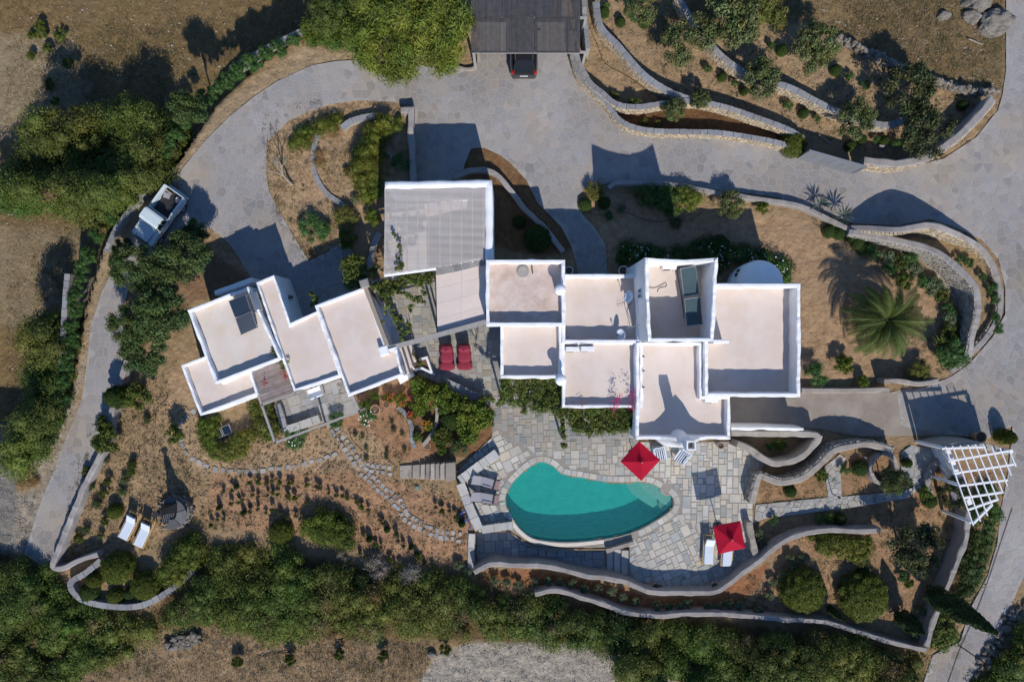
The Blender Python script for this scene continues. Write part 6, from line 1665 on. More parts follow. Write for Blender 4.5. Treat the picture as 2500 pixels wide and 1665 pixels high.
mass('hedge', 'dark verge hedge between boundary wall and right road', [(2400,1195),(2440,1190),(2450,1260),(2436,1320),(2410,1405),(2375,1470),(2330,1520),(2320,1500),(2352,1420),(2375,1340),(2384,1270)], 1.0, 'dark', step=.42, per=120, seed=19, leaf=.11, rough=.3)
mass('hedge', 'dry brownish hedge at the foot of the tall cypress', [(2282,1520),(2335,1500),(2342,1555),(2325,1590),(2285,1598),(2268,1570)], .8, 'mastic', step=.42, per=110, seed=20, leaf=.12)
mass('hedge', 'fringe of reeds and yellow leaves under the dark shrub', D([(705,75),(760,70),(815,85),(812,105),(750,108),(710,98)]), .9, 'bright', step=.42, per=110, seed=21, leaf=.3, aspect=.12)

def mass_flowers(t, poly_px, h, n, col, size=.085):
    C = []; rnd = random.Random(n); P = GP(poly_px, h); xs = [p[0] for p in P]; ys = [p[1] for p in P]
    while len(C) < n:
        x, y = rnd.uniform(min(xs), max(xs)), rnd.uniform(min(ys), max(ys))
        if pin(x, y, P): C.append((x - t.location.x, y - t.location.y, h * rnd.uniform(.95, 1.12)))
    o = link('blossoms', leaf_mesh('blossoms', C, NR.normal(size=(n, 3)) * .3 + np.array([0, 0, 1]), size, .9, np.array([col]) * NR.uniform(.85, 1.1, (n, 1)), mat_=M_PETAL), t); o['kind'] = 'stuff'
for t_, pl_, n_ in ((hf_, [(1515,602),(1560,598),(1620,606),(1635,630),(1600,638),(1520,636)], 22), (hd_, [(1650,610),(1720,590),(1860,614),(1920,640),(1940,685),(1915,680),(1880,648),(1790,642),(1765,660),(1757,642)], 45)): mass_flowers(t_, pl_, 1.05, n_, (.8, .8, .76))
# ------------------------------------------------------------------ trees
plant('tamarisk', 1000, 65, 158, 4.6, 'big bright feathery tree beside the reed carport')
plant('tree', 455, 268, 50, 4.2, 'lone bushy tree above the driveway bend', sy=1.1)
T2 = 'trees crowding the west side of the guest house'
for x, y, r, h, l in ((455,632,72,3.6,'broad sunlit tree north of the guest house'), (336,655,64,3.2,'bushy dark tree beside the narrow left lane'), (400,776,84,3.6,'wide dark green tree touching the guest house roof'), (326,795,58,2.8,'smaller tree leaning over the left lane'), (356,862,62,2.8,'blue green tree lowest of the western clump'), (484,566,40,2.2,'small round tree below the pickup'), (306,608,30,1.8,'low tree covering the bonnet of the pickup'), (396,690,54,3.0,'tree filling the middle of the western clump')):
    plant('tree', x, y, r, h, l, T2)
T3 = 'olive trees on the upper right terraces'
for x, y, r, h, l in ((1772,54,78,3.4,'large olive tree beside the long diagonal wall'), (1668,107,54,2.8,'olive tree between the two upper terrace walls'), (1858,193,48,2.6,'olive tree growing over the diagonal slate wall'), (1990,115,58,3.0,'olive tree at the west end of drystone wall'), (2212,214,64,3.2,'dark olive covering the middle of drystone wall'), (2263,313,70,3.0,'broad olive inside the curved road corner wall'), (2087,292,48,2.5,'olive tree above the end of the sliding gate'), (1566,14,44,2.6,'olive tree cut by top edge right of carport'), (1646,268,30,1.8,'young olive standing on the second terrace wall'), (1711,244,24,1.7,'thin young olive right beside the terrace wall')):
    plant('darkolive' if x > 2150 else 'olive', x, y, r * 1.15, h, l, T3)
plant('broom', 1862, 36, 62, 1.9, 'yellowish broom bush at the top among olives')
plant('olive', 2180, 1175, 40, 2.6, 'grey green tree rising from white ring wall')
plant('darkolive', 2228, 1335, 80, 3.0, 'wide grey olive below the lattice pergola')
plant('darkolive', 2322, 1200, 46, 2.4, 'dark olive in the shade of the lattice pergola')
plant('olive', 1785, 500, 40, 1.6, 'grey green loose shrub along the north garden wall')
for x, y, r, h, l in ((345,965,34,2.0,'young leafy tree with stake in the west garden'), (290,968,30,1.9,'darker young tree right beside the left lane'), (268,1075,36,1.7,'young tree spreading over the lane wall'), (434,1058,24,1.5,'small isolated leafy sapling by the stepping stones'), (262,1036,24,1.6,'purplish young tree near the lane wall')):
    t = plant('vine' if x != 290 else 'dark', x, y, r, h, l, 'young trees in the west garden')
# bare tree on the island
bt = thing('bare_tree', 'leafless spreading tree on the driveway island', 'tree', (*G(715, 452), 0)); c = G(715, 452)
mb = MB(); rb = random.Random(4)
def grow(mb, p, d, L, r, depth):
    q = p + d * L; mb.tube([p, (p + q) / 2 + Vector((rb.uniform(-.04, .04), rb.uniform(-.04, .04), .03)), q], r, 4, r2=r * .6)
    if depth:
        for k in range(rb.choice((2, 3, 3))):
            dd = (d + Vector((rb.uniform(-.7, .7), rb.uniform(-.5, .8), rb.uniform(-.1, .5)))).normalized(); grow(mb, q, dd, L * rb.uniform(.6, .85), r * .58, depth - 1)
grow(mb, Vector((*c, 0)), Vector((-.45, .5, .75)).normalized(), .9, .09, 4); mb.build('trunk', M_TWIG, bt)
def twigs(label, px, py, n, L):
    c = G(px, py, .8); t = thing('dead_twigs', label, 'twigs', (*c, 0)); mb = MB()
    for k in range(n): grow(mb, Vector((c[0], c[1], .4)), Vector((rb.uniform(-.7, .7), rb.uniform(-.3, 1), .9)).normalized(), L, .02, 2)
    mb.build('branches', M_TWIG, t)
twigs('bare pale twigs above the shaded shrub by the wall', 955, 385, 4, .5)
twigs('bare twigs sprawled over the courtyard paving', 1165, 850, 7, .45)

KN = {'dark': 'dark green', 'bright': 'bright green', 'lavender': 'grey green feathery', 'oleander': 'deep green upright', 'pale': 'pale silvery', 'mastic': 'olive green'}
# clipped domes and shrubs
for x, y, r, h, k, l in ((1961,1441,56,1.5,'dome','round clipped dome in the southeast bed'), (2111,1458,62,1.4,'dome','larger squarish clipped dome east of its twin'), (287,1387,40,1.5,'dome','large round bush inside the bottom left planter'), (354,1430,36,1.2,'dome','olive brown round bush by the planter rim'), (230,1417,20,.8,'dome','small round bush at the planter left end'), (217,1446,24,.8,'dark','dark low bush in the planter corner'), (281,1455,21,.7,'dome','half round bush on the planter rim'), (316,1448,15,.6,'dark','tiny bush between the planter bushes'), (279,1248,19,.8,'dome','small round bush left of the pale loungers'),
    (1938,351,33,1.2,'dome','spiky round bush at the left end of gate'), (1312,582,34,1.3,'dark','dark round shrub in the shaded court'), (1267,542,16,.7,'dark','small dark shrub in the shaded court'), (684,1300,30,1.0,'dome','small bush left of the wide dark bush'), (2057,889,26,1.1,'citrus','yellow green rounded shrub south of the palm'), (1990,915,34,1.2,'oleander','leafy green shrub in the corner by the house'), (2103,931,17,.8,'citrus','little shrub on the ramp side wall'), (2318,862,46,1.4,'oleander','dark spreading shrub southeast of the palm'), (2245,905,32,1.0,'broom','yellow tipped shrub over the wavy wall'), (2455,1066,20,1.5,'dome','tall narrow bush on the roadside by the urn'), (820,1024,24,.8,'oleander','leafy bush under the patio frame corner')):
    plant(k, x, y, r, h, l)
for x, y, r, h, k, l in ((1032,950,36,1.4,'citrus','bright citrus bush below the planter'), (1075,958,33,1.4,'citrus','bright citrus bush under the slate bench'), (1027,990,28,1.1,'citrus','smaller citrus bush inside the kerb'), (1080,992,27,1.2,'bright','leafy bush between the two curved kerbs'), (1126,982,31,1.3,'citrus','citrus bush at the east end of slate bench'), (1163,1012,50,1.6,'citrus','largest leafy citrus bush west of the terrace'), (1143,1047,38,1.3,'citrus','citrus bush just below the largest one'), (1102,1024,28,1.0,'dark','dark leafy bush inside outer kerb'), (1123,1087,34,1.0,'lavender','big grey green grassy clump by tiled steps'), (1080,1062,28,1.0,'mastic','brownish bush beside the inner kerb'), (1078,1098,14,.6,'bright','small bright plant by the stone stairs')):
    plant(k, x, y, r, h, l)
for x, y, r, h, k, l, fc in ((720,1068,34,.7,'oleander','white flowering bush at the patio frame corner',(.8,.8,.74)), (898,1017,26,.8,'oleander','white flowering bush beside the leaning pot',(.8,.8,.74)), (981,975,20,.7,'citrus','red geranium bush in the red bed',(.62,.05,.03)), (952,970,15,.6,'bright','bright leafy bush with red flowers',(.62,.05,.03)), (1005,1015,13,.6,'citrus','little red flowering plant by cobbled kerb',(.6,.06,.05)), (1045,1036,16,.7,'citrus','orange flowering plant inside the kerb',(.7,.25,.03)), (2270,690,16,.5,'pale','whitish flowering shrub under the rubble wall',(.75,.75,.7))):
    t = plant(k, x, y, r, h, l); flowers(t, 22, r * K, h, fc, .10)
for x, y, r, h, k, l in ((893,995,22,.8,'bright','spiky bright plant overhanging the big pot'), (914,967,13,.6,'bright','small bright shrub below the guest house wall'), (1021,1068,14,.5,'bright','bright round shrub at the kerb end'), (981,400,28,1.1,'oleander','shaded green shrub beside straight beige wall'), (768,560,44,.9,'oleander','wide green shrub on the island tip'), (845,535,34,.8,'broom','dull green shrub along the island kerb'), (909,532,22,.9,'citrus','yellowish shrub beside slatted pergola'), (912,482,14,.6,'mastic','little shrub west of the slatted pergola'), (866,487,12,.5,'pale','pale spiky shrub on island bed'), (848,420,12,.5,'broom','small broom plant on the island'), (850,585,26,1.0,'vine','climber bush at the island end'), (1451,466,27,.9,'broom','golden green feathery shrub at path mouth'), (1428,500,17,.6,'dark','small dark shrub at the path mouth'), (1475,495,16,.6,'dark','dark leafy plant under the garden wall'), (1484,528,14,.5,'oleander','small oleander in the shaded northern bed'), (1518,510,12,.4,'pale','tiny white flowered plant in northern bed'), (1652,545,20,.6,'lavender','blue grey spiky plant in northern shade'), (1860,508,18,.7,'citrus','leafy bush near the north wall bend'), (1757,598,26,1.1,'dark','dark shrub rising behind the white tower')):
    plant(k, x, y, r, h, l)
for k_, (x, y) in enumerate(Z(3,1,[(560,540),(650,560),(760,580),(820,650),(880,700)])): plant('dark', x, y, 17, .5, 'dark low plant under the rendered wall bend', 'low plants under the north wall')
for k_, (x, y) in enumerate(Z(3,1,[(960,740),(1060,790),(1180,830),(1280,800),(1330,900),(1230,990),(1420,1000),(1500,1060),(1570,1110),(1640,1250),(1660,1350),(1660,1450),(1100,880)])): plant(('oleander', 'pale', 'mastic')[k_ % 3], x, y, R.uniform(19, 27), .75, KN[('oleander', 'pale', 'mastic')[k_ % 3]] + ' low shrub on the curved bed around the palm', 'low shrubs around the palm')
for k_, (x, y) in enumerate(Z(3,1,[(1830,830),(1950,950),(2040,1060),(2070,1150),(2060,1330),(2090,1420),(1760,810)])): plant('oleander', x, y, R.uniform(12, 18), .6, 'scrubby green plant between the two curved walls', 'plants between the curved walls')
for k_, (x, y) in enumerate(Z(2,0,[(840,110),(860,60),(990,200),(1780,640),(1920,700),(2030,770),(2120,830),(1100,170),(1210,210)]) + Z(3,0,[(30,420),(130,460),(180,960),(330,1030),(440,1080),(860,1270),(980,1270),(1060,1280),(1160,1300),(1780,960),(740,700),(620,640),(880,780),(750,1330)])): plant(('dark', 'oleander')[k_ % 2], x, y, R.uniform(10, 15), .6, 'small ' + KN[('dark', 'oleander')[k_ % 2]] + ' shrub ' + ('on the terraces near the carport' if k_ < 9 else 'among the olives near the drystone wall'), 'small shrubs among the olive terraces')
for k_, (x, y) in enumerate(Z(2,0,[(1200,1120),(1320,1140),(930,880),(640,560)])): plant('broom', x, y, 14, .45, 'small dry plant in the brown mulch bed', 'dry plants by the driveway walls')
plant('vine', 1548, 255, 17, 1.1, 'upright young plant in the brown mulch bed')
for k_, (x, y) in enumerate(Z(0,0,[(2290,590),(2180,660),(2080,740),(1980,830),(1880,900),(1690,1130),(1600,1260),(1530,1380),(1400,1540)]) + Z(1,0,[(340,380),(210,460),(90,510),(10,590)]) + Z(0,1,[(1180,200),(1030,420),(900,580),(820,760),(770,870),(740,1000),(690,1130),(700,1250),(660,1400),(660,1500)]) + Z(0,2,[(660,20),(640,150),(620,270),(600,380),(570,540),(560,650),(545,750),(490,880)])):
    plant('oleander', x, y, R.uniform(19, 26), R.uniform(1.0, 1.5), 'blue green oleander on the gravel verge ' + ('beside the upper driveway bend' if k_ < 13 else 'left of the pickup' if k_ < 18 else 'left of the narrow lane'), 'oleanders along the gravel verge', zb=-.1)
for k_, (x, y) in enumerate(Z(0,0,[(100,60),(110,130),(180,620),(370,420),(240,790),(170,270),(10,350),(290,150),(20,150)])): plant('vine', x, y, R.uniform(12, 20), .7, 'leafy vine growing on bare rocky ground top left', 'vines in the upper left field')
for k_, (x, y) in enumerate(Z(2,3,[(50,680),(210,650),(330,645),(430,655),(540,670),(660,715),(780,710),(910,735),(1010,785),(1120,830),(1320,860),(1420,870),(1510,872),(1600,845),(1790,885),(1880,870),(1980,850),(2060,862),(2240,910)]) + Z(1,3,[(2180,640),(2280,650),(1850,500),(1930,560)])): plant('pale', x, y, R.uniform(12, 15), .55, 'pale silvery shrub between the beige walls ' + ('below the pool steps' if k_ < 9 else 'below the red parasol' if k_ < 19 else 'near the scrub'), 'pale shrubs between the beige walls')
for k_, (x, y) in enumerate(Z(3,3,[(200,430),(230,510),(120,590),(290,440),(40,660),(1400,920),(1410,1040),(1340,1130),(15,770)]) + Z(2,3,[(2250,200),(2280,280)])): plant('pale', x, y, 13, .55, 'pale leafy shrub in the southeast garden', 'pale shrubs in the southeast garden')
for k_, (x, y) in enumerate(Z(3,2,[(840,1170),(700,1180),(490,1240),(210,1380),(20,960),(110,950),(1270,1120),(1280,1300),(1430,1390),(1480,1470)]) + Z(3,3,[(1220,600),(1280,660),(870,570),(460,80),(550,70),(660,80),(50,90)])): plant(('dark', 'oleander', 'bright')[k_ % 3], x, y, R.uniform(12, 20), .6, 'small ' + KN[('dark', 'oleander', 'bright')[k_ % 3]] + (' shrub north of the eastern path' if k_ < 10 else ' shrub south of the eastern path'), 'shrubs around the eastern path')
for x, y, r, l in ((917,1388,40,'large silver plumed shrub above the scrub'), (1005,1412,40,'second large silver plumed shrub nearer the pool'), (834,1357,20,'smaller silver shrub beside the wide dark bush'), (842,1385,15,'tiny silver shrub at the scrub edge')): plant('grey', x, y, r, .9 if r > 30 else .6, l)
for k_, (x, y) in enumerate([(711,1607),(831,1596),(936,1599),(1088,1583),(581,1612)]): plant('mastic', x, y, 16, .8, 'small dark sapling on the dry field at the bottom', 'saplings on the bottom field')
for k_, (x, y) in enumerate(Z(0,2,[(1210,1130),(960,1090),(800,1200),(1150,1260),(990,1290),(1110,1380),(950,1400),(1340,730),(1210,200),(820,1340),(770,1350),(880,1500),(1200,1180)]) + Z(0,3,[(790,180),(720,260),(920,220),(960,100),(640,30)])): plant(('mastic', 'lavender')[k_ % 2], x, y, R.uniform(11, 17), .55, 'scruffy ' + KN[('mastic', 'lavender')[k_ % 2]] + (' bush in the dry western garden' if k_ < 13 else ' bush at the tip of the western garden'), 'low bushes in the western garden')
for k_, (x, y) in enumerate(Z(1,0,[(480,1270),(690,1200),(580,1420),(560,1500),(430,1300)]) + Z(0,2,[(240,1210),(300,1280),(200,1330)]) + Z(3,3,[(1720,620),(1680,780)])): plant('gold', x, y, R.uniform(18, 26), .5, 'tuft of tall dry golden grass', 'tufts of dry golden grass')
# planted rows
rows = [D([(515,1132),(600,1108),(700,1112),(800,1148),(870,1195),(940,1262),(1010,1318)]), D([(500,1168),(600,1138),(690,1148),(775,1185),(845,1238),(910,1292),(985,1335)]), D([(485,1202),(560,1176),(640,1178),(705,1200)]), D([(830,1268),(890,1310),(950,1340),(1010,1345)]), D([(1000,1170),(1040,1180),(1065,1200),(1050,1215)])]
KN = {'dark': 'dark green', 'bright': 'bright green', 'lavender': 'grey green feathery', 'oleander': 'deep green upright', 'pale': 'pale silvery', 'mastic': 'olive green', 'broom': 'yellowish', 'vine': 'leafy'}
for rw_, rn_ in zip(rows, ('uppermost curved planted row', 'second curved planted row', 'third short planted row', 'row curling round the wide dark bush', 'patch beside the blue hose')):
    for (x, y) in arcstep(smooth(rw_, 6), 17.5):
        if R.random() < .86:
            u = R.random(); kd_ = 'lavender' if u < .6 else ('dark' if u < .75 else 'bright'); plant(kd_, x + R.uniform(-5, 5), y + R.uniform(-5, 5), R.uniform(5, 9), R.uniform(.4, .7), 'small ' + KN[kd_] + ' clump in the ' + rn_, 'plants in the curved rows')
for x, y in arcstep(smooth(Z(1,2,[(860,850),(960,960),(1050,1070),(1200,1050),(1330,960),(1300,860),(1190,730)]), 5), 26): plant('lavender', x + R.uniform(-12, 12), y + R.uniform(-12, 12), R.uniform(6, 9), .3, 'small sparse plant in the red flower bed', 'plants in the red flower bed')

# ------------------------------------------------------------------ cypresses
def cypress(label, px, py, h, r, n):
    t = thing('cypress', label, 'tree', (*G(px, py), 0), group='cypresses in the southeast garden')
    zz = NR.uniform(.1, 1, n) ** .85 * h; u = zz / h
    rad = r * np.minimum(1, u * 4 + .35) * np.minimum(1, (1 - u) * 1.9 + .05) ** .8; a = NR.uniform(0, 6.283, n)
    rad = rad * (1 + .16 * np.sin(a * 5 + zz * 3) + NR.uniform(-.2, .1, n))
    C = np.stack([rad * np.cos(a), rad * np.sin(a), zz], -1); Nn = np.stack([np.cos(a), np.sin(a), .5 * np.ones(n)], -1) + NR.normal(size=(n, 3)) * .45
    T = np.array(PAL['cypress']) * NR.uniform(.6, 1.5, (n, 1))
    cvs = np.array([(r * .8 * f * math.cos(k), r * .8 * f * math.sin(k), h * z) for z, f in ((.08, .5), (.3, 1), (.6, .75), (.97, .05)) for k in np.linspace(0, 6.283, 9)[:8]])
    cf = np.array([(i * 8 + k, i * 8 + (k + 1) % 8, i * 8 + 8 + (k + 1) % 8) for i in range(3) for k in range(8)] + [(i * 8 + k, i * 8 + 8 + (k + 1) % 8, i * 8 + 8 + k) for i in range(3) for k in range(8)])
    me = leaf_mesh('crown', C, Nn, .20, .35, T, (cvs, cf, np.repeat(np.array(PAL['cypress'])[None, :], len(cvs), 0)))
    link('crown', me, t); mb = MB(); mb.tube([(0, 0, -.1), (0, 0, h * .5)], .1, 6, r2=.05); mb.build('trunk', M_BARK, t, local=True)
cypress('tall dark cypress leaning out over the right road', 2256, 1438, 6.9, .62, 6000)
cypress('mid sized cypress inside the boundary corner', 2190, 1500, 3.0, .5, 3000)
cypress('slim little cypress between the two domes', 2019, 1480, 2.4, .2, 1200)

# ------------------------------------------------------------------ palm
pm = thing('palm_tree', 'spreading date palm inside the curved eastern walls', 'palm', (*G(2165, 782, 2.4), 0))
mb = MB()
for k in range(12): mb.tube([(0, 0, k * .2 - .05), (0, 0, k * .2 + .18)], .26 - .004 * k, 9, r2=.21)
mb.build('trunk', M_BARK, pm, local=True)
def frond_mesh(L, el, seed):
    r = random.Random(seed); mb = MB(); n = 36; p = Vector((.08, 0, 0)); d = Vector((math.cos(el), 0, math.sin(el))); pts = [p.copy()]
    for k in range(n):
        el2 = el - (k / n) ** 1.2 * (1.5 + el * .5); d = Vector((math.cos(el2), 0, math.sin(el2))); p = p + d * (L / n); pts.append(p.copy())
    b = PAL['palm']
    mb.tint = b; mb.tube([tuple(q) for q in pts[::3]], .028, 4, r2=.008)
    for k in range(3, n + 1):
        t = (pts[k] - pts[k - 1]).normalized(); side = Vector((0, 1, 0)); upv = t.cross(side) * -1
        ll = .62 * math.sin(math.pi * min(1, .16 + .84 * k / n)) ** .6 * (1 - .55 * (k / n) ** 3) + .08
        for s in (-1, 1):
            for rep in range(1):
                q = pts[k] - t * (rep * L / n / 2); v = r.uniform(.7, 1.35); mb.tint = (b[0] * v * r.uniform(.9, 1.15), b[1] * v, b[2] * v)
                tip = q + (t * .75 + side * s * .62 + upv * .28) * ll * r.uniform(.85, 1.1) - Vector((0, 0, .1 * ll))
                w = t * .029; m = (q + tip) / 2 + Vector((0, 0, .03))
                mb.poly([tuple(q - w), tuple(q + w), tuple(m + w * .8), tuple(tip), tuple(m - w * .8)])
    o = mb.build('frond', M_LEAF, loc=(0, 0, 0)); me = o.data; bpy.data.objects.remove(o); return me
FR = [frond_mesh(2.95, math.radians(e), i) for i, e in enumerate((72, 55, 40, 24, 8, -8))]
for k in range(50):
    f = k / 50; lev = min(5, int(f * 6)); o = link('frond', FR[lev], pm, (0, 0, 2.35 - f * .25)); o.rotation_euler = (R.uniform(-.1, .1), R.uniform(-.08, .08), k * 2.39996); s = R.uniform(.85, 1.08); o.scale = (s, s, s)
# small spiky palms, yuccas
def spiky(label, px, py, r, n, pal, group=None, h=.2):
    t = thing('yucca', label, 'plant', (*G(px, py, .3), 0), group=group); mb = MB(); b = PAL[pal]
    for k in range(n):
        a = k * 2.4; el = R.uniform(.15, 1.2); L = r * R.uniform(.7, 1.1); v = R.uniform(.7, 1.3); mb.tint = tuple(c * v for c in b)
        d = Vector((math.cos(a) * math.cos(el), math.sin(a) * math.cos(el), math.sin(el))); s = Vector((-math.sin(a), math.cos(a), 0)) * .03
        p0 = Vector((0, 0, h)); p1 = p0 + d * L * .6; p2 = p0 + d * L - Vector((0, 0, .15 * L)); mb.poly([tuple(p0 - s * .6), tuple(p0 + s * .6), tuple(p1 + s), tuple(p2), tuple(p1 - s)])
    mb.build('leaves', M_LEAF, t, local=True, kind='stuff'); return t
spiky('fan leaved reed clump below the dark shrub', 762, 80, .9, 60, 'bright', h=.6)
spiky('second reed clump nearer the bright tree', 828, 68, .8, 50, 'bright', h=.6)
spiky('tall spiky yucca by the north wall', 1998, 500, .8, 34, 'agave', h=.5)
spiky('spiky yucca beside the wall hump', 2050, 530, .9, 34, 'agave', h=.8)
spiky('spiky plant in the southeast palm corner', 2290, 840, .9, 50, 'palm', h=.6)

# ------------------------------------------------------------------ vines over pergolas
vp = thing('vine_pergola', 'timber pergola frame beneath the bougainvillea by the house', 'pergola', (*G(1440, 960), 0))
for a, b_, w in (((1225,925),(1225,1000),.1), ((1372,1000),(1372,1066),.1), ((1372,1067),(1560,1066),.14), ((1420,1000),(1420,1066),.08), ((1470,1000),(1470,1066),.08), ((1520,1000),(1520,1066),.08), ((1290,930),(1290,985),.08), ((1225,990),(1372,990),.12)):
    a, b_ = G(*a, 2.5), G(*b_, 2.5); mb = MB(); mb.box(((a[0] + b_[0]) / 2, (a[1] + b_[1]) / 2, 2.42), (math.dist(a, b_), w, .12), math.atan2(b_[1] - a[1], b_[0] - a[0])); mb.build('beam', M_WOODG, vp)
for p in ((1225,990),(1372,1066),(1555,1066)): p = G(*p, 2.4); mb = MB(); mb.box((*p, 1.2), (.12, .12, 2.4)); mb.build('post', M_WOODG, vp)
def vine(label, poly, h, n, seed, cl_r=.22, per=60, petals=0, root=None, name='bougainvillea', pal='vine', var=.3, extra=()):
    r = random.Random(seed); xs = [p[0] for p in poly]; ys = [p[1] for p in poly]; cl = []
    while len(cl) < n:
        x, y = r.uniform(min(xs), max(xs)), r.uniform(min(ys), max(ys))
        if pin(x, y, poly): hh = h + r.uniform(-.15, .35); s = cl_r * r.uniform(.7, 1.4); cl.append((*G(x, y, hh), hh, s, s, s * .7))
    for path, m in extra:
        for x, y in arcstep(smooth(path, 5), 3.5): 
            if r.random() < m: hh = h + r.uniform(-.1, .25); s = cl_r * r.uniform(.4, .9); cl.append((*G(x + r.uniform(-5, 5), y + r.uniform(-5, 5), hh), hh, s, s, s))
    c0 = G(*root); t = thing(name, label, 'climber', (*c0, 0))
    cl2 = [(c[0] - c0[0], c[1] - c0[1], c[2], c[3], c[4], c[5]) for c in cl]
    link('foliage', clump_leaves(cl2, per, PAL[pal], .13, .55, low=-.8, core=0, var=var, lvar=.4, up=.3, shell=(.2, 1.2), name='foliage'), t)
    mb = MB()
    for c in cl2[::5]: mb.tube([(0, 0, 1.6 + r.uniform(-.4, .6)), (c[0] * .5 + r.uniform(-.2, .2), c[1] * .5 + r.uniform(-.2, .2), 2.45), (c[0], c[1], c[2])], .018, 4, r2=.007)
    mb.tube([(0, 0, 0), (.05, 0, 1.0), (0, 0, 2.2)], .06, 6, r2=.03); mb.build('branches', M_BARK, t, local=True, kind='stuff')
    return t, c0
vine('green climber draped over west terrace pergola', [(1225,928),(1372,925),(1376,1000),(1380,1040),(1362,1010),(1340,1000),(1310,1012),(1280,985),(1225,985)], 2.6, 230, 1, root=(1366, 940), extra=(([(1230,970),(1215,985),(1200,975),(1185,970)], .6), ([(1275,985),(1282,1015)], .7), ([(1370,1020),(1376,1070),(1373,1090)], .6)))
t, c0 = vine('dense bougainvillea with magenta flowers over east terrace pergola', [(1376,1002),(1450,996),(1556,998),(1556,1040),(1530,1058),(1480,1050),(1440,1064),(1400,1050)], 2.7, 260, 2, root=(1550, 1002))
def blooms(t, c0, spots, col, n=70):
    C = []
    for px, py, h, r in spots:
        for k in range(n): p = G(px, py, h); C.append((p[0] - c0[0] + R.gauss(0, r), p[1] - c0[1] + R.gauss(0, r * 1.5), h + R.gauss(0, r)))
    me = leaf_mesh('blossoms', C, NR.normal(size=(len(C), 3)), .08, .8, np.array([col]) * NR.uniform(.7, 1.2, (len(C), 1)), mat_=M_PETAL); o = link('blossoms', me, t); o['kind'] = 'stuff'
blooms(t, c0, [(1505,985,3.9,.14),(1510,972,4.2,.1),(1500,996,3.7,.16),(1545,962,4.2,.12),(1546,980,3.9,.12),(1545,992,3.7,.12)], (.55,.02,.16), 60)
blooms(t, c0, [(1422,988,3.7,.1),(1470,1016,2.9,.14),(1510,1020,2.9,.12)], (.45,.07,.06), 25)
vine('sparse climber trailing across the courtyard beams', [(905,695),(985,675),(1062,665),(1058,690),(985,700),(945,735)], 3.35, 110, 3, cl_r=.16, per=40, root=(905, 700), extra=(([(905,692),(945,735),(960,770),(975,800),(985,830)], .85), ([(945,700),(1000,720),(1035,735)], .8), ([(1030,690),(1035,720),(1015,735),(1000,760)], .7), ([(960,770),(990,790),(1000,800),(985,820)], .7), ([(950,740),(940,760),(935,790)], .3)))
vine('leafy climber spilling beyond the guest house wall', [(835,640),(865,630),(895,660),(905,690),(880,705),(845,700)], 2.4, 90, 4, cl_r=.22, per=45, root=(872, 690), extra=(([(860,630),(885,640),(900,660)], .9), ([(840,640),(855,625),(880,630)], .8), ([(760,720),(775,735),(755,745)], .7), ([(925,645),(905,665)], .9)))
t, c0 = vine('twiggy climber with red flowers above the reed shade', [(660,850),(690,850),(705,885),(690,900),(665,885)], 2.9, 22, 5, cl_r=.14, per=30, root=(690, 880), pal='olive')
blooms(t, c0, [(694,912,2.9,.1),(698,922,2.8,.08),(646,936,2.75,.08)], (.5,.03,.06), 30)
vine('small climber straying over the slatted pergola roof', [(965,640),(985,640),(985,660),(962,662)], 4.15, 10, 6, cl_r=.1, per=22, root=(945, 668), extra=(([(955,565),(970,580),(977,610),(972,640),(985,650)], .8),))
vine('thin plant reaching out of the courtyard planter', [(1008,862),(1022,880),(1030,892),(1024,894)], .8, 12, 7, cl_r=.1, per=26, root=(1026, 888), name='planter_plant')

# ------------------------------------------------------------------ dry grass, pebbles, leaf litter
def scatter(poly_px, n, rnd_seed, dens=None):
    g = np.random.default_rng(rnd_seed); P = GP(poly_px); xs = [p[0] for p in P]; ys = [p[1] for p in P]
    X = g.uniform(max(-35.5, min(xs)), min(35.5, max(xs)), n * 3); Y = g.uniform(max(-24.5, min(ys)), min(24.5, max(ys)), n * 3)
    k = inpoly(X, Y, P)
    if dens is not None: k &= g.uniform(size=len(X)) < dens(X, Y)
    return X[k][:n], Y[k][:n]
def grass(label, poly_px, n, seed, col, L=.20, w=.016):
    X, Y = scatter(poly_px, n, seed, lambda x, y: np.clip(fbm(x * .55, y * .55, seed, 3) * 2.2 - .55, .04, 1))
    n = len(X); z = gz(X, Y); g = np.random.default_rng(seed + 9); a = g.uniform(0, 6.283, n); ln = g.uniform(.5, 1.3, n) * L; tilt = g.uniform(.3, 1.0, n)
    V = np.empty((n, 3, 3)); ca, sa = np.cos(a), np.sin(a)
    V[:, 0] = np.stack([X - sa * w, Y + ca * w, z], -1); V[:, 1] = np.stack([X + sa * w, Y - ca * w, z], -1); V[:, 2] = np.stack([X + ca * ln * tilt, Y + sa * ln * tilt, z + ln * (1.1 - tilt * .6)], -1)
    me = bpy.data.meshes.new('dry_grass'); me.from_pydata(V.reshape(-1, 3).tolist(), [], np.arange(3 * n).reshape(-1, 3).tolist())
    at = me.color_attributes.new('tint', 'FLOAT_COLOR', 'POINT'); c4 = np.ones((3 * n, 4), np.float32); c4[:, :3] = np.repeat(np.array(col) * g.uniform(.6, 1.4, (n, 1)), 3, 0); at.data.foreach_set('color', c4.ravel()); me.materials.append(M_GRASS)
    o = link('dry_grass', me, None, None, 'stuff'); o['label'] = label
grass('dry yellow grass in the lower left field', FIELD_UL, 26000, 1, (.27,.20,.105))
grass('dry brown grass in the upper right field', FIELD_UR, 22000, 2, (.28,.21,.11))
grass('dry grass on the bottom field', D([(230,1490),(500,1440),(1000,1480),(960,1600),(100,1600)]), 12000, 3, (.30,.225,.14))
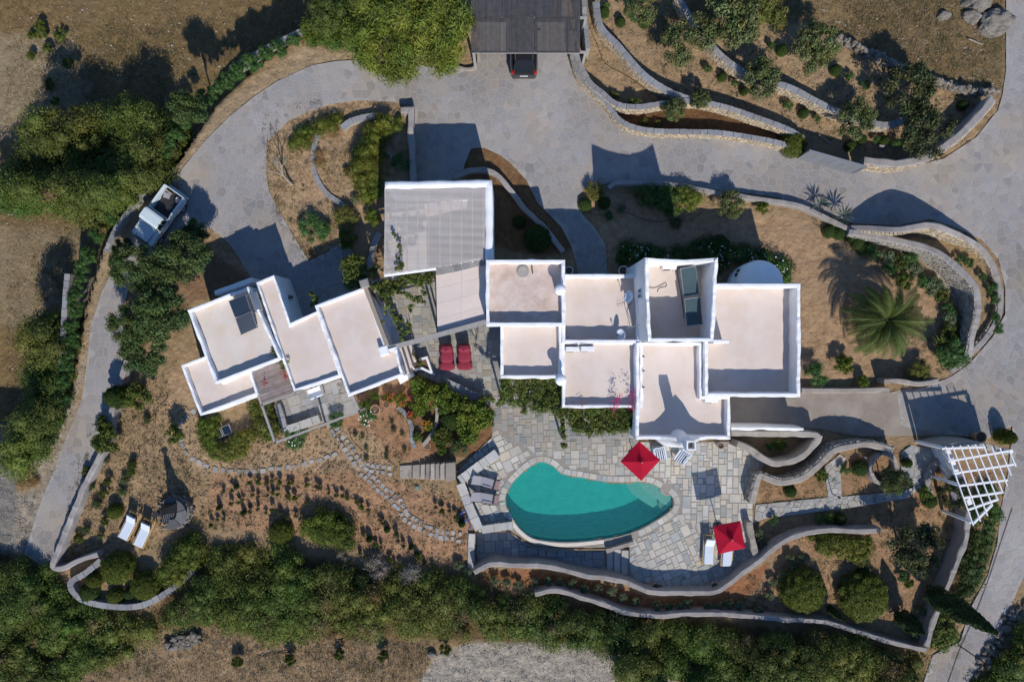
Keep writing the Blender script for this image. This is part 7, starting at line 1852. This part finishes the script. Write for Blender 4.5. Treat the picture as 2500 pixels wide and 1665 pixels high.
grass('withered grass in the western garden', D([(130,1200),(200,1000),(260,930),(380,900),(440,1100),(440,1200),(300,1270),(140,1290)]), 5000, 4, (.30,.23,.13), .16)
grass('withered grass in southeast garden', D([(1740,1190),(2020,1160),(2200,1180),(2180,1360),(2130,1440),(1700,1400),(1780,1290)]), 3000, 5, (.30,.23,.13), .16)
grass('dry weeds on the driveway island', D([(590,240),(860,230),(900,420),(760,600),(680,600),(600,430)]), 4000, 6, (.36,.26,.14), .2)
def pebbles(label, poly_px, n, seed, col, s0, s1, name='gravel'):
    X, Y = scatter(poly_px, n, seed); n = len(X); z = gz(X, Y); g = np.random.default_rng(seed)
    o6 = np.array([(1,0,0),(0,1,0),(-1,0,0),(0,-1,0),(0,0,.8)]); F = np.array([(0,1,4),(1,2,4),(2,3,4),(3,0,4)])
    s = g.uniform(s0, s1, n) * g.uniform(.5, 1, n); a = g.uniform(0, 6.28, n); ca, sa = np.cos(a), np.sin(a)
    o = o6[None] * s[:, None, None] * g.uniform(.7, 1.3, (n, 5, 1))
    V = np.stack([X[:, None] + o[..., 0] * ca[:, None] - o[..., 1] * sa[:, None], Y[:, None] + o[..., 0] * sa[:, None] + o[..., 1] * ca[:, None], z[:, None] + o[..., 2] + .0], -1).reshape(-1, 3)
    Fq = (F[None] + 5 * np.arange(n)[:, None, None]).reshape(-1, 3)
    me = bpy.data.meshes.new(name); me.from_pydata(V.tolist(), [], Fq.tolist())
    at = me.color_attributes.new('tint', 'FLOAT_COLOR', 'POINT'); c4 = np.ones((5 * n, 4), np.float32); c4[:, :3] = np.repeat(np.array(col) * g.uniform(.78, 1.18, (n, 1)), 5, 0); at.data.foreach_set('color', c4.ravel()); me.materials.append(M_GRASS)
    ob = link(name, me, None, None, 'stuff'); ob['label'] = label
pebbles('tan chippings on the driveway verge', ZONES[6][0], 9000, 1, (.40,.31,.21), .03, .075)
pebbles('grey gravel at the bottom left', ZONES[7][0], 6000, 2, (.25,.245,.24), .02, .055)
pebbles('pale grey gravel at the bottom edge', ZONES[-1][0], 9000, 3, (.34,.33,.31), .02, .05)
pebbles('scattered stones in the fields', FIELD_UR, 900, 4, (.42,.37,.30), .03, .12, 'stones')
pebbles('scattered stones in the left field', FIELD_UL, 1200, 5, (.42,.37,.30), .03, .13, 'stones')
pebbles('broken stones on the bottom field', D([(230,1490),(500,1440),(1000,1480),(960,1600),(100,1600)]), 900, 6, (.42,.37,.30), .03, .12, 'stones')
pebbles('clods on the garden soil', D([(380,880),(450,960),(860,990),(1070,1150),(1080,1330),(700,1240),(470,1200),(130,1290),(200,1000)]), 9000, 7, (.31,.215,.135), .02, .10, 'clods')
pebbles('clods on the upper terraces', D([(1350,60),(1640,60),(2080,200),(2250,240),(2230,330),(2000,350),(1800,290),(1560,240),(1380,170)]), 5000, 8, (.31,.235,.155), .02, .09, 'clods')
pebbles('loose rubble under the tall curved wall', Z(3,1,[(1290,770),(1400,800),(1560,940),(1660,1100),(1750,1250),(1840,1200),(1750,1000),(1600,850),(1450,760)]), 1500, 9, (.50,.46,.40), .04, .13, 'rubble')

def weeds(label, poly_px, n, seed, pal, r0=.06, r1=.22, name='ground_cover', leaf=.09, asp=.35, per=16):
    X, Y = scatter(poly_px, n, seed, lambda x, y: np.clip(fbm(x * .6, y * .6, seed + 5, 3) * 2.4 - .7, .03, 1)); n = len(X); g = np.random.default_rng(seed + 40)
    r = g.uniform(r0, r1, n); z = gz(X, Y); m = n * per; k = np.repeat(np.arange(n), per); a = g.uniform(0, 6.283, m); q = np.sqrt(g.uniform(0, 1, m)) * r[k]
    C = np.stack([X[k] + q * np.cos(a), Y[k] + q * np.sin(a), z[k] + .02 + g.uniform(0, 1, m) * r[k] * .9], -1)
    T = np.array(pal)[g.integers(0, len(pal), n)][k] * g.uniform(.6, 1.35, (m, 1))
    o = link(name, leaf_mesh(name, C, g.normal(size=(m, 3)) * .7 + np.array([0, 0, .8]), leaf, asp, T), None, None, 'stuff'); o['label'] = label
WP = [PAL['lavender'], PAL['mastic'], (.20,.16,.085), (.17,.125,.07), PAL['olive']]
weeds('sparse weeds and litter on the western garden soil', D([(130,1200),(200,1000),(260,900),(380,860),(440,960),(640,985),(860,990),(760,880),(930,870),(1010,960),(920,1060),(1070,1150),(1080,1330),(700,1240),(470,1220),(300,1280),(140,1290)]), 900, 1, WP)
weeds('weeds and dry stems on the driveway island', D([(600,240),(860,235),(940,300),(940,420),(850,590),(760,600),(680,600),(610,430)]), 420, 2, WP + [(.30,.20,.09)], .08, .3)
weeds('low growth around the palm bed', D([(1860,500),(1980,530),(2110,600),(2230,740),(2230,850),(2060,880),(2100,760),(2060,640),(1900,560)]), 480, 3, WP + [PAL['oleander']], .1, .32)
weeds('weeds on the olive terraces', D([(1350,40),(1640,40),(2080,180),(2250,240),(2230,330),(2000,350),(1800,290),(1560,240),(1380,170)]), 420, 4, WP)
weeds('low growth in the southeast beds', D([(1740,1090),(2060,1040),(2280,1090),(2230,1180),(2230,1400),(2130,1440),(1700,1390),(1780,1290),(2020,1200),(1740,1200)]), 500, 5, WP + [PAL['dome']], .08, .28)
weeds('scrubby weeds along the lower left field', D([(0,60),(140,100),(180,250),(60,330),(0,330)]), 160, 6, WP, .1, .4)
weeds('scrubby weeds on the bottom field', D([(180,1560),(330,1480),(500,1440),(1000,1480),(990,1530),(940,1568)]), 420, 7, WP + [(.22,.16,.09)], .1, .35)
weeds('scrubby weeds on the left field', D([(0,500),(140,510),(200,560),(150,720),(60,740),(0,960)]), 260, 8, WP, .1, .4)
weeds('low growth in the bed between the beige walls', Z(2,3,[(-340,580),(0,545),(560,610),(900,720),(1250,800),(1800,790),(2200,560),(2333,900),(1900,900),(1300,890),(1000,840),(700,740),(-300,690)]), 260, 9, WP + [PAL['pale']], .06, .2)
weeds('rough dry scrub on the lower left slope', D([(100,0),(690,0),(690,60),(600,120),(480,225),(330,220),(180,230),(60,320),(90,150)]), 700, 11, WP + [(.22,.165,.08), (.26,.19,.09)], .1, .45)
weeds('rough dry scrub in the upper right field', D([(1760,0),(2300,0),(2300,200),(2100,185),(1960,100),(1880,60)]), 380, 12, WP + [(.22,.165,.08), (.26,.19,.09)], .1, .4)
